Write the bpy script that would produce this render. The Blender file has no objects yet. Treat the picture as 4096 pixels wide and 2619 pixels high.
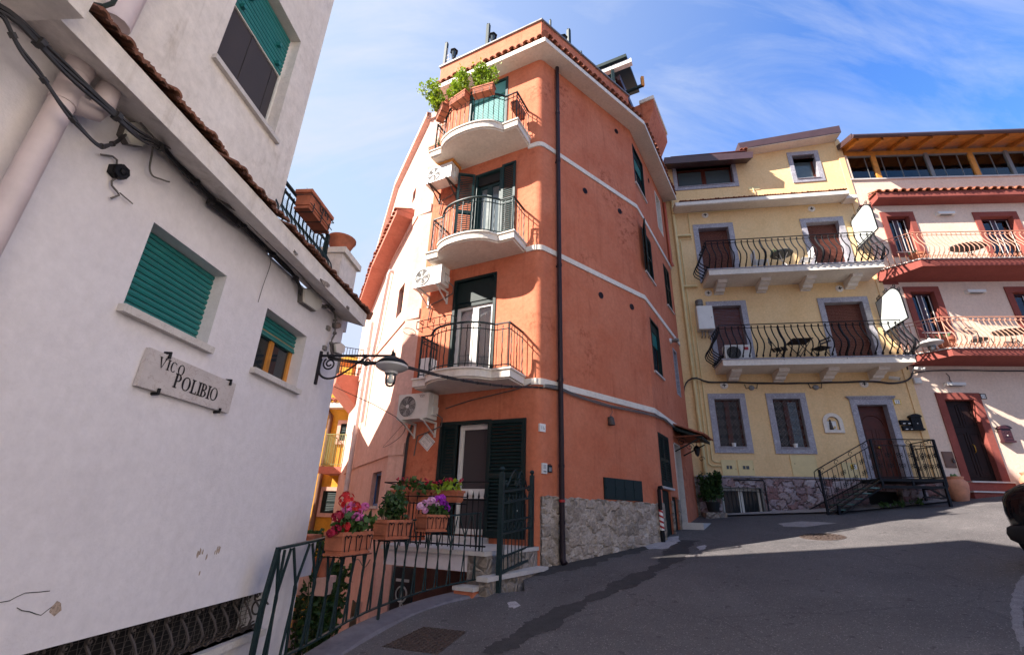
import bpy, bmesh, math, random
from mathutils import Vector, Matrix
import numpy as np
R=math.radians; PI=math.pi
scene=bpy.context.scene
COL=scene.collection
# ---------------------------------------------------------------- camera, sky, sun, exposure
F_PX,PITCH,ROLL,IW,IH=1850.4,.384647,.0309166,4096,2619
_c,_s=math.cos(PITCH),math.sin(PITCH); _cr,_sr=math.cos(ROLL),math.sin(ROLL)
FW=Vector((0,_c,_s)); _up=Vector((0,-_s,_c)); _rt=Vector((1,0,0))
RT=_cr*_rt+_sr*_up; UP=-_sr*_rt+_cr*_up
cam=bpy.data.cameras.new('camera'); co=bpy.data.objects.new('camera',cam); COL.objects.link(co)
cam.sensor_width=36; cam.sensor_fit='HORIZONTAL'; cam.lens=F_PX/IW*36; cam.clip_start=.05; cam.clip_end=3000
m=Matrix.Identity(4)
for i in range(3): m[i][0],m[i][1],m[i][2]=RT[i],UP[i],-FW[i]
co.matrix_world=m; scene.camera=co
SUN_AZ,SUN_EL=-108.5,39.0
w=bpy.data.worlds.new('World'); scene.world=w; w.use_nodes=True
nt=w.node_tree; nt.nodes.clear()
def wn(t,**k):
    n=nt.nodes.new(t)
    for a,b in k.items(): setattr(n,a,b)
    return n
L=nt.links.new
sky=wn('ShaderNodeTexSky',sky_type='NISHITA',sun_disc=False); sky.sun_elevation=R(SUN_EL); sky.sun_rotation=R(SUN_AZ)
sky.air_density=1.0; sky.dust_density=.6; sky.ozone_density=1.6; sky.altitude=200
tc=wn('ShaderNodeTexCoord'); mp=wn('ShaderNodeMapping'); L(tc.outputs['Generated'],mp.inputs[0])
mp.inputs['Rotation'].default_value=(R(15),R(-28),R(35)); mp.inputs['Scale'].default_value=(1.0,6.0,2.6)
no=wn('ShaderNodeTexNoise'); no.inputs['Scale'].default_value=1.5; no.inputs['Detail'].default_value=9; no.inputs['Roughness'].default_value=.62; no.inputs['Distortion'].default_value=.6
L(mp.outputs[0],no.inputs['Vector'])
rm=wn('ShaderNodeMapRange'); rm.inputs[1].default_value=.42; rm.inputs[2].default_value=.78; L(no.outputs['Fac'],rm.inputs[0])
sx=wn('ShaderNodeSeparateXYZ'); L(tc.outputs['Generated'],sx.inputs[0])
g=wn('ShaderNodeMapRange'); g.inputs[1].default_value=.5; g.inputs[2].default_value=-.28; g.inputs[3].default_value=.0; g.inputs[4].default_value=.5; L(sx.outputs[0],g.inputs[0])
ad=wn('ShaderNodeMath',operation='MULTIPLY_ADD',use_clamp=True); L(rm.outputs[0],ad.inputs[0]); ad.inputs[1].default_value=.6; L(g.outputs[0],ad.inputs[2])
mx=wn('ShaderNodeMixRGB'); tn=wn('ShaderNodeValToRGB'); tn.color_ramp.elements[0].position=.18; tn.color_ramp.elements[0].color=(1,1,1,1); tn.color_ramp.elements[1].position=.8; tn.color_ramp.elements[1].color=(.37,.60,.95,1); g2=wn('ShaderNodeMapRange'); g2.inputs[1].default_value=-.45; g2.inputs[2].default_value=.75; L(sx.outputs[0],g2.inputs[0]); L(g2.outputs[0],tn.inputs[0])
dk=wn('ShaderNodeMixRGB',blend_type='DARKEN'); dk.inputs[0].default_value=.9; dk.inputs[2].default_value=(1.5,1.74,2.45,1); L(sky.outputs[0],dk.inputs[1]); mt_=wn('ShaderNodeMixRGB',blend_type='MULTIPLY'); mt_.inputs[0].default_value=1; L(dk.outputs[0],mt_.inputs[1]); L(tn.outputs[0],mt_.inputs[2]); L(ad.outputs[0],mx.inputs[0]); L(mt_.outputs[0],mx.inputs[1]); mx.inputs[2].default_value=(1.8,1.97,2.4,1)
bg=wn('ShaderNodeBackground'); bg.inputs[1].default_value=.118; L(mx.outputs[0],bg.inputs[0])
ow=wn('ShaderNodeOutputWorld'); L(bg.outputs[0],ow.inputs[0])
sl=bpy.data.lights.new('sun','SUN'); sl.energy=4.4; sl.angle=R(.5); sl.color=(1,.93,.84)
so=bpy.data.objects.new('sun',sl); COL.objects.link(so)
sd=Vector((math.sin(R(SUN_AZ))*math.cos(R(SUN_EL)),math.cos(R(SUN_AZ))*math.cos(R(SUN_EL)),math.sin(R(SUN_EL))))
so.rotation_euler=sd.to_track_quat('Z','Y').to_euler(); so.location=(-10,-5,30)
scene.view_settings.view_transform='Standard'; scene.view_settings.look='None'; scene.view_settings.gamma=1
scene.view_settings.exposure=1.85
random.seed(7)
# ---------------------------------------------------------------- helpers
def ray(x,y): return (x-IW/2)/F_PX*RT-(y-IH/2)/F_PX*UP+FW
def crop(ox,oy,k): return lambda x,y:(ox+x/k,oy+y/k)      # enlarged view of the photo -> photo
class Face:                                               # a vertical facade: s along it, n outwards, z up
    def __init__(f,o,az,out):
        f.o=Vector((o[0],o[1])); a=R(az); f.d=Vector((math.sin(a),math.cos(a))); f.q=Vector((f.d.y,-f.d.x))*out; f.rt=1 if out>0 else -1
    def W(f,s,n,z): v=f.o+s*f.d+n*f.q; return Vector((v.x,v.y,z))
    def P(f,px,n=0):
        d=ray(*px); o=f.o+n*f.q; q=Vector((d.x,d.y)); t=o.dot(f.q)/q.dot(f.q); w_=q*t-f.o
        return w_.dot(f.d),d.z*t
def hexc(h):
    h=h.lstrip('#'); c=[int(h[i:i+2],16)/255 for i in (0,2,4)]
    return tuple(((v+.055)/1.055)**2.4 if v>.04045 else v/12.92 for v in c)
class MB:
    def __init__(b,F=None): b.v=[]; b.f=[]; b.T=F.W if isinstance(F,Face) else (F or (lambda x,y,z:Vector((x,y,z)))); b.sm=[]
    def add(b,vs,fs,local=True,smooth=False):
        k=len(b.v); b.v+=[b.T(*p) if local else Vector(p) for p in vs]; b.f+=[tuple(i+k for i in f) for f in fs]; b.sm+=[smooth]*len(fs)
    def box(b,s0,s1,n0,n1,z0,z1):
        vs=[(s,n,z) for s in (s0,s1) for n in (n0,n1) for z in (z0,z1)]
        b.add(vs,[(0,1,3,2),(4,6,7,5),(0,4,5,1),(2,3,7,6),(0,2,6,4),(1,5,7,3)])
    def poly(b,pts,local=True): b.add(pts,[tuple(range(len(pts)))],local)
    def slab(b,pts,z0,z1):                                # (s,n) outline between two heights
        n=len(pts); vs=[(s,q,z0) for s,q in pts]+[(s,q,z1) for s,q in pts]
        b.add(vs,[tuple(range(n))[::-1],tuple(range(n,2*n))]+[(i,(i+1)%n,n+(i+1)%n,n+i) for i in range(n)])
    def plate(b,pts,n0,n1):                               # (s,z) outline between two depths
        n=len(pts); vs=[(s,n0,z) for s,z in pts]+[(s,n1,z) for s,z in pts]
        b.add(vs,[tuple(range(n))[::-1],tuple(range(n,2*n))]+[(i,(i+1)%n,n+(i+1)%n,n+i) for i in range(n)])
    def loft(b,rings,closed=True,caps=True,smooth=False,local=True):
        n=len(rings[0]); vs=[p for r in rings for p in r]; fs=[]
        for j in range(len(rings)-1):
            for i in range(n if closed else n-1): fs.append((j*n+i,j*n+(i+1)%n,(j+1)*n+(i+1)%n,(j+1)*n+i))
        b.add(vs,fs,local,smooth)
        if caps and closed:
            b.add(rings[0],[tuple(range(n))[::-1]],local); b.add(rings[-1],[tuple(range(n))],local)
    def tube(b,pts,r,seg=6,local=True,flat=None,caps=True):
        P=[b.T(*p) if local else Vector(p) for p in pts]; rings=[]; u=None
        for i,p in enumerate(P):
            t=(P[min(i+1,len(P)-1)]-P[max(i-1,0)])
            if t.length<1e-9: t=Vector((0,0,1))
            t.normalize()
            if u is None: u=t.orthogonal().normalized() if abs(t.z)>.9 or True else None
            if i==0:
                ref=Vector((0,0,1)) if abs(t.z)<.9 else Vector((1,0,0)); u=t.cross(ref).normalized()
            else:
                u=(u-t*u.dot(t)); u=u.normalized() if u.length>1e-6 else t.orthogonal().normalized()
            w_=t.cross(u); rr=r[i] if isinstance(r,(list,tuple)) else r; a,c=(rr,rr) if flat is None else flat
            rings.append([p+u*a*math.cos(2*PI*(k+.5)/seg)+w_*c*math.sin(2*PI*(k+.5)/seg) for k in range(seg)])
        b.loft(rings,True,caps,seg>4,local=False)
    def bar(b,p,q,a,c=None,local=True): b.tube([p,q],1,4,local,flat=(a*.7071,(c or a)*.7071))
    def lathe(b,c,prof,seg=14,local=True,smooth=True,axis=None):
        c=b.T(*c) if local else Vector(c)
        ax=Vector(axis).normalized() if axis is not None else Vector((0,0,1)); u=ax.orthogonal().normalized(); w_=ax.cross(u)
        rings=[[c+ax*z+(u*math.cos(2*PI*k/seg)+w_*math.sin(2*PI*k/seg))*max(r,1e-4) for k in range(seg)] for r,z in prof]
        b.loft(rings,True,True,smooth,local=False)
    def spiral(b,c,u,w_,r0,turns,rad,a0=0,r1=.15,n=14):   # scroll in the plane of u,w (local vectors)
        c=Vector(c); u=Vector(u); w_=Vector(w_); pts=[]
        for i in range(n+1):
            t=i/n; a=a0+turns*2*PI*t; r=r0*(1-(1-r1)*t); pts.append(c+u*r*math.cos(a)+w_*r*math.sin(a))
        b.tube(pts,rad,5)
    def build(b,name,mt,parent=None,flip=False):
        me=bpy.data.meshes.new(name); root=parent
        while root is not None and root.parent is not None: root=root.parent
        if root is not None: o0=Vector(root.location)
        else:
            xs=[v.x for v in b.v]; ys=[v.y for v in b.v]; zs=[v.z for v in b.v]
            o0=Vector(((min(xs)+max(xs))/2,(min(ys)+max(ys))/2,min(zs)))
        me.from_pydata([tuple(v-o0) for v in b.v],[],b.f)
        me.polygons.foreach_set('use_smooth',b.sm); 
        bm=bmesh.new(); bm.from_mesh(me); bmesh.ops.recalc_face_normals(bm,faces=bm.faces); bm.to_mesh(me); bm.free()
        if any(b.sm): me.set_sharp_from_angle(angle=R(50))
        me.materials.append(mt); o=bpy.data.objects.new(name,me); COL.objects.link(o)
        if parent is not None: o.parent=parent
        else: o.location=o0
        return o
def tag(o,label=None,cat=None,group=None,kind=None):
    if label: o['label']=label
    if cat: o['category']=cat
    if group: o['group']=group
    if kind: o['kind']=kind
    return o
def thing(name,label,cat,loc,group=None):
    o=bpy.data.objects.new(name,None); COL.objects.link(o); o.location=loc; o.empty_display_size=.1
    return tag(o,label,cat,group)
def wall(b,F,s0,s1,z0,z1,holes,back=0):                   # facade sheet with openings and their reveals
    S=sorted({s0,s1,*[min(max(h[i],s0),s1) for h in holes for i in (0,1)]}); Z=sorted({z0,z1,*[min(max(h[i],z0),z1) for h in holes for i in (2,3)]})
    idx={}; vs=[]; fs=[]
    def V(s,z):
        if (s,z) not in idx: idx[(s,z)]=len(vs); vs.append((s,back,z))
        return idx[(s,z)]
    for a,c in zip(S,S[1:]):
        for e,g_ in zip(Z,Z[1:]):
            ms,mz=(a+c)/2,(e+g_)/2
            if any(h[0]<ms<h[1] and h[2]<mz<h[3] for h in holes): continue
            fs.append((V(a,e),V(c,e),V(c,g_),V(a,g_)))
    b.add(vs,fs)
    for h in holes:
        a,c,e,g_,d=h[:5]
        b.add([(a,back,e),(c,back,e),(c,back,g_),(a,back,g_),(a,back-d,e),(c,back-d,e),(c,back-d,g_),(a,back-d,g_)],[(0,1,5,4),(1,2,6,5),(2,3,7,6),(3,0,4,7)])
_fc={}
def glyphs(txt,size):                                     # built-in lettering as flat faces
    if (txt,size) in _fc: return _fc[(txt,size)]
    cu=bpy.data.curves.new('lettering','FONT'); cu.body=txt; cu.size=size; cu.resolution_u=2; cu.fill_mode='FRONT'
    o=bpy.data.objects.new('lettering',cu); COL.objects.link(o); dg=bpy.context.evaluated_depsgraph_get(); dg.update()
    me=o.evaluated_get(dg).to_mesh(); r=([tuple(v.co) for v in me.vertices],[tuple(p.vertices) for p in me.polygons])
    o.evaluated_get(dg).to_mesh_clear(); bpy.data.objects.remove(o); bpy.data.curves.remove(cu); _fc[(txt,size)]=r; return r
def write(b,F,txt,size,s,z,n,rot=0,bold=0):               # lettering on a facade, lower left at s,z
    vs,fs=glyphs(txt,size); c,si=math.cos(rot),math.sin(rot)
    b.add([(s+F.rt*(x*c-y*si),n,z+x*si+y*c) for x,y,_ in vs],fs)
def leaves(b,cs,n,size,spread,rnd,up=.3,asp=.45):         # leaf-shaped faces scattered round centres
    for c in cs:
        c=Vector(c)
        for _ in range(n):
            d=Vector((rnd.gauss(0,1),rnd.gauss(0,1),rnd.gauss(0,1)))*spread; p=c+d
            a=Vector((rnd.uniform(-1,1),rnd.uniform(-1,1),rnd.uniform(-.6,1)+up)).normalized(); e=a.orthogonal().normalized(); e=(Matrix.Rotation(rnd.uniform(0,6.3),3,a)@e)
            l=size*rnd.uniform(.6,1.25); q=l*asp; k=a.cross(e)*l*.12
            b.add([p,p+a*l*.45+e*q+k,p+a*l,p+a*l*.45-e*q+k],[(0,1,2),(0,2,3)],False)
# ---------------------------------------------------------------- materials
MATS={}
def nmat(name):
    mt=bpy.data.materials.new(name); mt.use_nodes=True; nt=mt.node_tree; b=nt.nodes['Principled BSDF']; return mt,nt,b
def C4(h): return (*hexc(h),1) if isinstance(h,str) else (*h,1)
def node(nt,t,ins=None,**k):
    n=nt.nodes.new(t)
    for a,v in k.items(): setattr(n,a,v)
    for a,v in (ins or {}).items(): n.inputs[a].default_value=v
    return n
def ramp(nt,src,stops):
    r=nt.nodes.new('ShaderNodeValToRGB'); e=r.color_ramp.elements
    while len(e)<len(stops): e.new(.5)
    for x,(p_,c) in zip(e,stops): x.position=p_; x.color=c if not isinstance(c,str) else C4(c)
    nt.links.new(src,r.inputs[0]); return r
def noise(nt,vec,scale,detail=5,rough=.6,dist=0,stretch=None):
    if stretch:
        mp=node(nt,'ShaderNodeMapping'); mp.inputs['Scale'].default_value=stretch; nt.links.new(vec,mp.inputs[0]); vec=mp.outputs[0]
    n=node(nt,'ShaderNodeTexNoise',{'Scale':scale,'Detail':detail,'Roughness':rough,'Distortion':dist}); nt.links.new(vec,n.inputs['Vector']); return n.outputs['Fac']
def mixc(nt,fac,a,c,blend='MIX'):
    mx=node(nt,'ShaderNodeMixRGB',blend_type=blend)
    for i,v in ((0,fac),(1,a),(2,c)):
        if hasattr(v,'is_linked') or hasattr(v,'links'): nt.links.new(v,mx.inputs[i])
        else: mx.inputs[i].default_value=v if i==0 else (C4(v) if isinstance(v,str) else v)
    return mx.outputs[0]
def bump(nt,b,h,strength,dist=.02):
    bp=node(nt,'ShaderNodeBump',{'Strength':strength,'Distance':dist}); nt.links.new(h,bp.inputs['Height']); nt.links.new(bp.outputs[0],b.inputs['Normal']); return bp
def stucco(name,c1,c2,stain,scale=1.3,rough=.9,grain=60,bs=.35,stain_amt=.5,streak=(1.6,1.6,.35),fine=.86,blotch=0):
    mt,nt,b=nmat(name); tc=node(nt,'ShaderNodeTexCoord').outputs['Object']; l=nt.links.new
    a=noise(nt,tc,scale,6,.65); r=ramp(nt,a,[(.3,c1),(.7,c2)])
    st=noise(nt,tc,1.6,6,.7,.8,streak); rs=ramp(nt,st,[(.56,(0,0,0,1)),(.78,(stain_amt,)*3+(1,))])
    fn=noise(nt,tc,grain*.25,4,.7); rf=ramp(nt,fn,[(.3,(fine,fine,fine,1)),(.7,(1.06,1.06,1.06,1))])
    c=mixc(nt,rs.outputs[0],r.outputs[0],stain); dr=noise(nt,tc,1.0,5,.7,.3,(5,5,.22)); rd=ramp(nt,dr,[(.55,(0,0,0,1)),(.75,(stain_amt*.7,)*3+(1,))]); c=mixc(nt,rd.outputs[0],c,stain);
    if blotch:
        ba=ramp(nt,noise(nt,tc,6.5,6,.75),[(.50,(0,0,0,1)),(.62,(1,1,1,1))]); bb=ramp(nt,noise(nt,tc,.75,3,.5),[(.52,(0,0,0,1)),(.66,(blotch,)*3+(1,))]); bm_=mixc(nt,1.0,ba.outputs[0],bb.outputs[0],'MULTIPLY'); c=mixc(nt,bm_,c,stain)
    c=mixc(nt,1.0,c,rf.outputs[0],'MULTIPLY'); l(c,b.inputs['Base Color'])
    b.inputs['Roughness'].default_value=rough; b.inputs['Specular IOR Level'].default_value=.25
    g=noise(nt,tc,grain,5,.7); g2=noise(nt,tc,grain*.18,3,.5); m_=node(nt,'ShaderNodeMath',operation='MULTIPLY_ADD'); l(g2,m_.inputs[0]); m_.inputs[1].default_value=1.4; l(g,m_.inputs[2])
    bump(nt,b,m_.outputs[0],bs,.012); return mt
def plain(name,c,rough=.5,metal=0,var=.12,scale=8,bs=0,spec=.5):
    mt,nt,b=nmat(name); tc=node(nt,'ShaderNodeTexCoord').outputs['Object']
    a=noise(nt,tc,scale,5,.65); k=1-var; r=ramp(nt,a,[(.3,(k,k,k,1)),(.7,(1+var,)*3+(1,))]); h=hexc(c) if isinstance(c,str) else c
    cc=mixc(nt,1.0,(*h,1),r.outputs[0],'MULTIPLY'); nt.links.new(cc,b.inputs['Base Color'])
    rr=node(nt,'ShaderNodeMapRange',{3:max(rough-.1,.02),4:min(rough+.12,1)}); nt.links.new(a,rr.inputs[0]); nt.links.new(rr.outputs[0],b.inputs['Roughness'])
    b.inputs['Metallic'].default_value=metal; b.inputs['Specular IOR Level'].default_value=spec
    if bs: bump(nt,b,noise(nt,tc,scale*5,4,.6),bs,.01)
    return mt
def marble(name,c1,c2,vein,scale=3,rough=.45,vw=.03,vamt=.75):
    mt,nt,b=nmat(name); tc=node(nt,'ShaderNodeTexCoord').outputs['Object']
    a=noise(nt,tc,scale,6,.6); r=ramp(nt,a,[(.3,c1),(.7,c2)])
    v=noise(nt,tc,scale*1.6,5,.55,1.5); s_=node(nt,'ShaderNodeMath',operation='SUBTRACT'); nt.links.new(v,s_.inputs[0]); s_.inputs[1].default_value=.5
    ab=node(nt,'ShaderNodeMath',operation='ABSOLUTE'); nt.links.new(s_.outputs[0],ab.inputs[0]); rv=ramp(nt,ab.outputs[0],[(0,(vamt,)*3+(1,)),(vw,(0,0,0,1))])
    c=mixc(nt,rv.outputs[0],r.outputs[0],vein); nt.links.new(c,b.inputs['Base Color']); b.inputs['Roughness'].default_value=rough
    bump(nt,b,noise(nt,tc,40,3),.08,.01); return mt
def rubble(name,cols,mortar,scale=3.2,bs=.9,mw=.06,carve=0,stretch=(1,1,1.25)):
    mt,nt,b=nmat(name); l=nt.links.new; tc=node(nt,'ShaderNodeTexCoord').outputs['Object']
    mp=node(nt,'ShaderNodeMapping'); mp.inputs['Scale'].default_value=stretch; l(tc,mp.inputs[0])
    nz=node(nt,'ShaderNodeTexNoise',{'Scale':2.2,'Detail':3}); l(mp.outputs[0],nz.inputs['Vector'])
    mv=node(nt,'ShaderNodeMixRGB',blend_type='ADD'); mv.inputs[0].default_value=.28; l(mp.outputs[0],mv.inputs[1]); l(nz.outputs['Color'],mv.inputs[2])
    ve=node(nt,'ShaderNodeTexVoronoi',{'Scale':scale},feature='DISTANCE_TO_EDGE'); l(mv.outputs[0],ve.inputs['Vector'])
    vc=node(nt,'ShaderNodeTexVoronoi',{'Scale':scale}); l(mv.outputs[0],vc.inputs['Vector'])
    sp=node(nt,'ShaderNodeSeparateColor'); l(vc.outputs['Color'],sp.inputs[0]); r=ramp(nt,sp.outputs[0],[(i/(len(cols)-1),c) for i,c in enumerate(cols)])
    f=noise(nt,tc,24,6,.75); rf=ramp(nt,f,[(.3,(.6,.6,.6,1)),(.7,(1.25,1.25,1.25,1))]); c=mixc(nt,1.0,r.outputs[0],rf.outputs[0],'MULTIPLY')
    e=ramp(nt,ve.outputs['Distance'],[(mw*.35,(1,1,1,1)),(mw,(0,0,0,1))]); c=mixc(nt,e.outputs[0],c,mortar); l(c,b.inputs['Base Color'])
    h=node(nt,'ShaderNodeMapRange',{1:0.0,2:.22}); l(ve.outputs['Distance'],h.inputs[0])
    f2=noise(nt,tc,16 if not carve else 34,6,.8,0 if not carve else .6,(1,1,1) if not carve else (1,1,2.6)); ma=node(nt,'ShaderNodeMath',operation='MULTIPLY_ADD'); l(f2,ma.inputs[0]); ma.inputs[1].default_value=.8; l(h.outputs[0],ma.inputs[2])
    bump(nt,b,ma.outputs[0],bs,.06); b.inputs['Roughness'].default_value=.92; return mt
def glass(name,tint=(.02,.025,.03),rough=.04):            # window pane over a dark room
    mt,nt,b=nmat(name); b.inputs['Base Color'].default_value=(*tint,1); b.inputs['Roughness'].default_value=rough; b.inputs['Specular IOR Level'].default_value=.7
    tc=node(nt,'ShaderNodeTexCoord').outputs['Object']; bump(nt,b,noise(nt,tc,1.5,2),.05,.02); return mt
def clear(name,tint=(.9,.95,.95),fac=.03):
    mt,nt,b=nmat(name); l=nt.links.new; t=node(nt,'ShaderNodeBsdfTransparent'); t.inputs[0].default_value=(*tint,1); g=node(nt,'ShaderNodeBsdfGlossy'); g.inputs['Roughness'].default_value=.02
    lw=node(nt,'ShaderNodeLayerWeight',{'Blend':.35}); ma=node(nt,'ShaderNodeMath',operation='ADD',use_clamp=True); l(lw.outputs['Fresnel'],ma.inputs[0]); ma.inputs[1].default_value=fac
    mx=node(nt,'ShaderNodeMixShader'); l(ma.outputs[0],mx.inputs[0]); l(t.outputs[0],mx.inputs[1]); l(g.outputs[0],mx.inputs[2]); l(mx.outputs[0],nt.nodes['Material Output'].inputs[0]); return mt
def leafm(name,c1,c2,scale=9):
    mt,nt,b=nmat(name); tc=node(nt,'ShaderNodeTexCoord').outputs['Object']; a=noise(nt,tc,scale,3); r=ramp(nt,a,[(.35,c1),(.65,c2)]); nt.links.new(r.outputs[0],b.inputs['Base Color'])
    b.inputs['Roughness'].default_value=.55; b.inputs['Subsurface Weight'].default_value=0
    t=node(nt,'ShaderNodeBsdfTranslucent'); nt.links.new(r.outputs[0],t.inputs[0]); mx=node(nt,'ShaderNodeMixShader',{0:.3}); o=nt.nodes['Material Output']; nt.links.new(b.outputs[0],mx.inputs[1]); nt.links.new(t.outputs[0],mx.inputs[2]); nt.links.new(mx.outputs[0],o.inputs[0]); return mt
M=dict(
 terra=stucco('terracotta_stucco','#be6a4c','#cb7e60','#8f432c',1.1,grain=48,bs=.55,stain_amt=.55,blotch=.75),
 salmon=stucco('salmon_stucco','#d3a594','#e0b9a9','#bb8674',.9,grain=40,bs=.35,stain_amt=.5),
 white=stucco('white_stucco','#d3cdd0','#dcd7da','#b3a8a2',.8,grain=55,bs=.3,stain_amt=.16,fine=.94),
 oldwhite=stucco('weathered_white_stucco','#d4cbc4','#e0d9d4','#8d7c6a',1.2,grain=50,bs=.45,stain_amt=.5,streak=(2.5,2.5,1.2)),
 cream=stucco('cream_plaster','#d9cfc2','#e4dbcf','#a8967e',1.5,grain=60,bs=.2,stain_amt=.3),
 yellow=stucco('yellow_stucco','#e2bd89','#e9c998','#c79f6c',1.0,grain=70,bs=.25,stain_amt=.3),
 pink=stucco('pink_stucco','#dcc1ac','#e3cbb8','#c3a28c',1.0,grain=70,bs=.3,stain_amt=.2),
 red=stucco('red_trim_stucco','#83443c','#8f4d44','#6f362f',1.5,grain=60,bs=.25,stain_amt=.2),
 ochre=stucco('ochre_stucco','#d49a34','#dfa844','#b47f28',1.2,grain=50,bs=.3),
 orange2=stucco('red_orange_stucco','#b06a58','#bd7a68','#8a4a3c',1.5,grain=40,bs=.4),
 concrete=stucco('grey_concrete','#5d5960','#77737a','#3e3b40',2.2,grain=40,bs=.5,stain_amt=.6),
 tile=plain('clay_roof_tile','#8f5138',.85,0,.35,9,.4), tile2=plain('weathered_roof_tile','#714836',.9,0,.45,14,.5), grille=plain('grey_iron_grille','#6d6866',.6,.1,.2,20), iron=plain('black_iron',(.007,.007,.009),.5,0,.3,20,.1,.2), green=plain('dark_green_paint',(.006,.017,.017),.5,0,.25,14,.05,.22),
 railgreen=plain('dark_teal_iron',(.012,.026,.028),.5,0,.3,20,.1,.25), rustiron=plain('old_brown_iron','#4b4340',.65,.2,.3,30,.3), teal=plain('teal_shutter','#1b6e6b',.45,0,.12,4), teal2=plain('teal_slats','#4f8d8a',.5,0,.12,4), shut=plain('shutter_green',(.008,.03,.031),.5,0,.2,6,0,.3),
 brown=plain('brown_shutter','#5f3429',.55,0,.15,5,0,.3), roofbrown=plain('brown_metal','#4a3638',.4,.1,.12,3), wood=plain('honey_timber','#c58233',.6,0,.25,6,.2), door=plain('red_brown_wood','#4d2013',.45,0,.25,5,.1,.3), darkdoor=plain('dark_stained_wood','#241614',.6,0,.35,5,.2,.2),
 clay=plain('terracotta_pot','#aa6347',.85,0,.32,7,.3), clay2=plain('pale_terracotta','#c08468',.85,0,.2,6,.25), alu=plain('white_aluminium','#d5d2cc',.4,0,.06,4), acw=plain('off_white_plastic','#cfcbc4',.45,0,.08,5), grey=plain('grey_metal','#7b7a78',.45,.3,.15,9), pipe=plain('dark_brown_pipe','#2c2126',.5,0,.2,6,0,.2), whitepipe=plain('white_pvc','#cdc3c0',.5,0,.12,5,.1), pinkpipe=plain('dusty_pink_pipe','#c2b3b3',.5,0,.12,4,.1), creampipe=plain('cream_pipe','#d9c48f',.45,0,.08,4), orpipe=plain('terracotta_pipe','#b0583e',.5,0,.1,4),
 cable=plain('black_cable','#2c2a2c',.6,0,.3,12), cableg=plain('grey_cable','#5d5855',.6,0,.3,12), marble=marble('grey_marble','#837f87','#9a969d','#d6d3d8',5,.5,.022,.7), plaque=marble('plaque_marble','#b3aaa8','#c4bcb9','#8a7468',6,.5,.014,.6), sill=marble('pale_marble','#b9b2ad','#cac4bf','#8e857c',4,.55,.02,.4),
 rub=rubble('rubble_stone',['#8d8074','#a3958a','#b8a99d','#918477','#ab9b8b'],'#9b9188',4.6,1.0,.08), crazy=rubble('crazy_paving_stone',['#a8999f','#b5a8ab','#a38c90','#946e6c','#bdb2b6','#aca0a5'],'#4a3f40',4.0,1.0,.03,1), 
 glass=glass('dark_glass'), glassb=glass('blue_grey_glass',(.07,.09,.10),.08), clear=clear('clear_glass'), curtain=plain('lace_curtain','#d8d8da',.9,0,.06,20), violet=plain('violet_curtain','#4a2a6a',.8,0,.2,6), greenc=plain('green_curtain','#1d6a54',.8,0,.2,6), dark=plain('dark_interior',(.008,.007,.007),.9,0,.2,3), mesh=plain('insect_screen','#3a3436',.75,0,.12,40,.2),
 leafy=leafm('bright_leaves','#6d8a1c','#9fb52c'), leafd=leafm('dark_leaves','#1f3a18','#3d5c28'), leafm=leafm('mid_leaves','#2c4a1c','#557034'), cact=plain('succulent_green','#5b7d4a',.6,0,.2,12), redf=leafm('red_petals','#b3121c','#d92a2c'), pinkf=leafm('pink_petals','#cf4f9c','#e382bd'), palef=leafm('pale_pink_petals','#d99ac0','#ecc3da'), purf=leafm('purple_petals','#a01fb0','#c63fcf'), magf=leafm('crimson_petals','#8e0f2c','#c02048'),
 gold=plain('brass','#b08a3c',.35,.8,.1,9), ink=plain('black_paint','#161416',.6,0,.2,20), whitep=plain('white_paint','#dcdad6',.5,0,.05,6), signw=plain('white_sign_panel','#b4bab8',.35,0,.03,3), blue=plain('blue_print','#4d6f9c',.6,0,.1,9), yellowp=plain('yellow_print','#d8b21e',.6,0,.1,9), redp=plain('red_paint','#a81d20',.5,0,.1,9), blackgl=plain('glossy_black_bodywork',(.006,.006,.007),.08,0,.1,3), rubber=plain('black_rubber','#151515',.8,0,.2,12,.3), soil=plain('potting_soil','#2d221b',.95,0,.4,20,.5), stem=plain('plant_stem','#5b5a34',.8,0,.2,12),
 petrol=plain('dark_slate_iron','#222228',.5,.1,.15,12,0,.3), peach=plain('peach_painted_iron','#b07a63',.5,0,.2,14), lampw=plain('grey_white_enamel','#b9b6b4',.4,0,.08,5), stepglass=plain('sea_green_glass','#5e7f78',.2,0,.1,6), wmetal=plain('wine_red_metal','#3a1a20',.5,0,.2,9), brownm=plain('brown_metal_door','#6b4a38',.5,.1,.15,9))
# ---------------------------------------------------------------- places of the facades
CX=Vector((.574,8.982))
TL=Face(CX,-62.44,-1); TR=Face(CX,51.28,1); BEND=TR.W(3.87,0,0); TR2=Face(BEND,31.7,1)
TL2=Face((-2.66,10.70),-27.4,-1); TL3=Face((-4.31,13.88),-24.2,-1)
WH=Face((-2.589,.2375),5.24,1); YE=Face((6.489,14.953),99.74,1); _k=YE.W(6.17,0,0); PK=Face(_k,95.0,1)
K1=crop(1600,50,2.189); K2=crop(1300,700,2.5667); K3=crop(1200,1200,2.2); K4=crop(2100,500,1.54); KA=crop(1650,250,2.8); KB=crop(1650,1600,2.0533); KC=crop(1000,1750,1.7725); KD=crop(1180,1300,1.711); KE=crop(2300,150,2.567)
W1=crop(0,0,1.711); W2=crop(0,800,1.6053); W3=crop(0,1750,1.6053)
Y1=crop(2600,450,2.369); Y2=crop(3300,450,2.3693); Y3=crop(2650,1050,2.567); Y4=crop(3350,1000,2.567); Y5=crop(2600,1500,2.2); Y6=crop(3200,1550,2.2)
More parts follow.
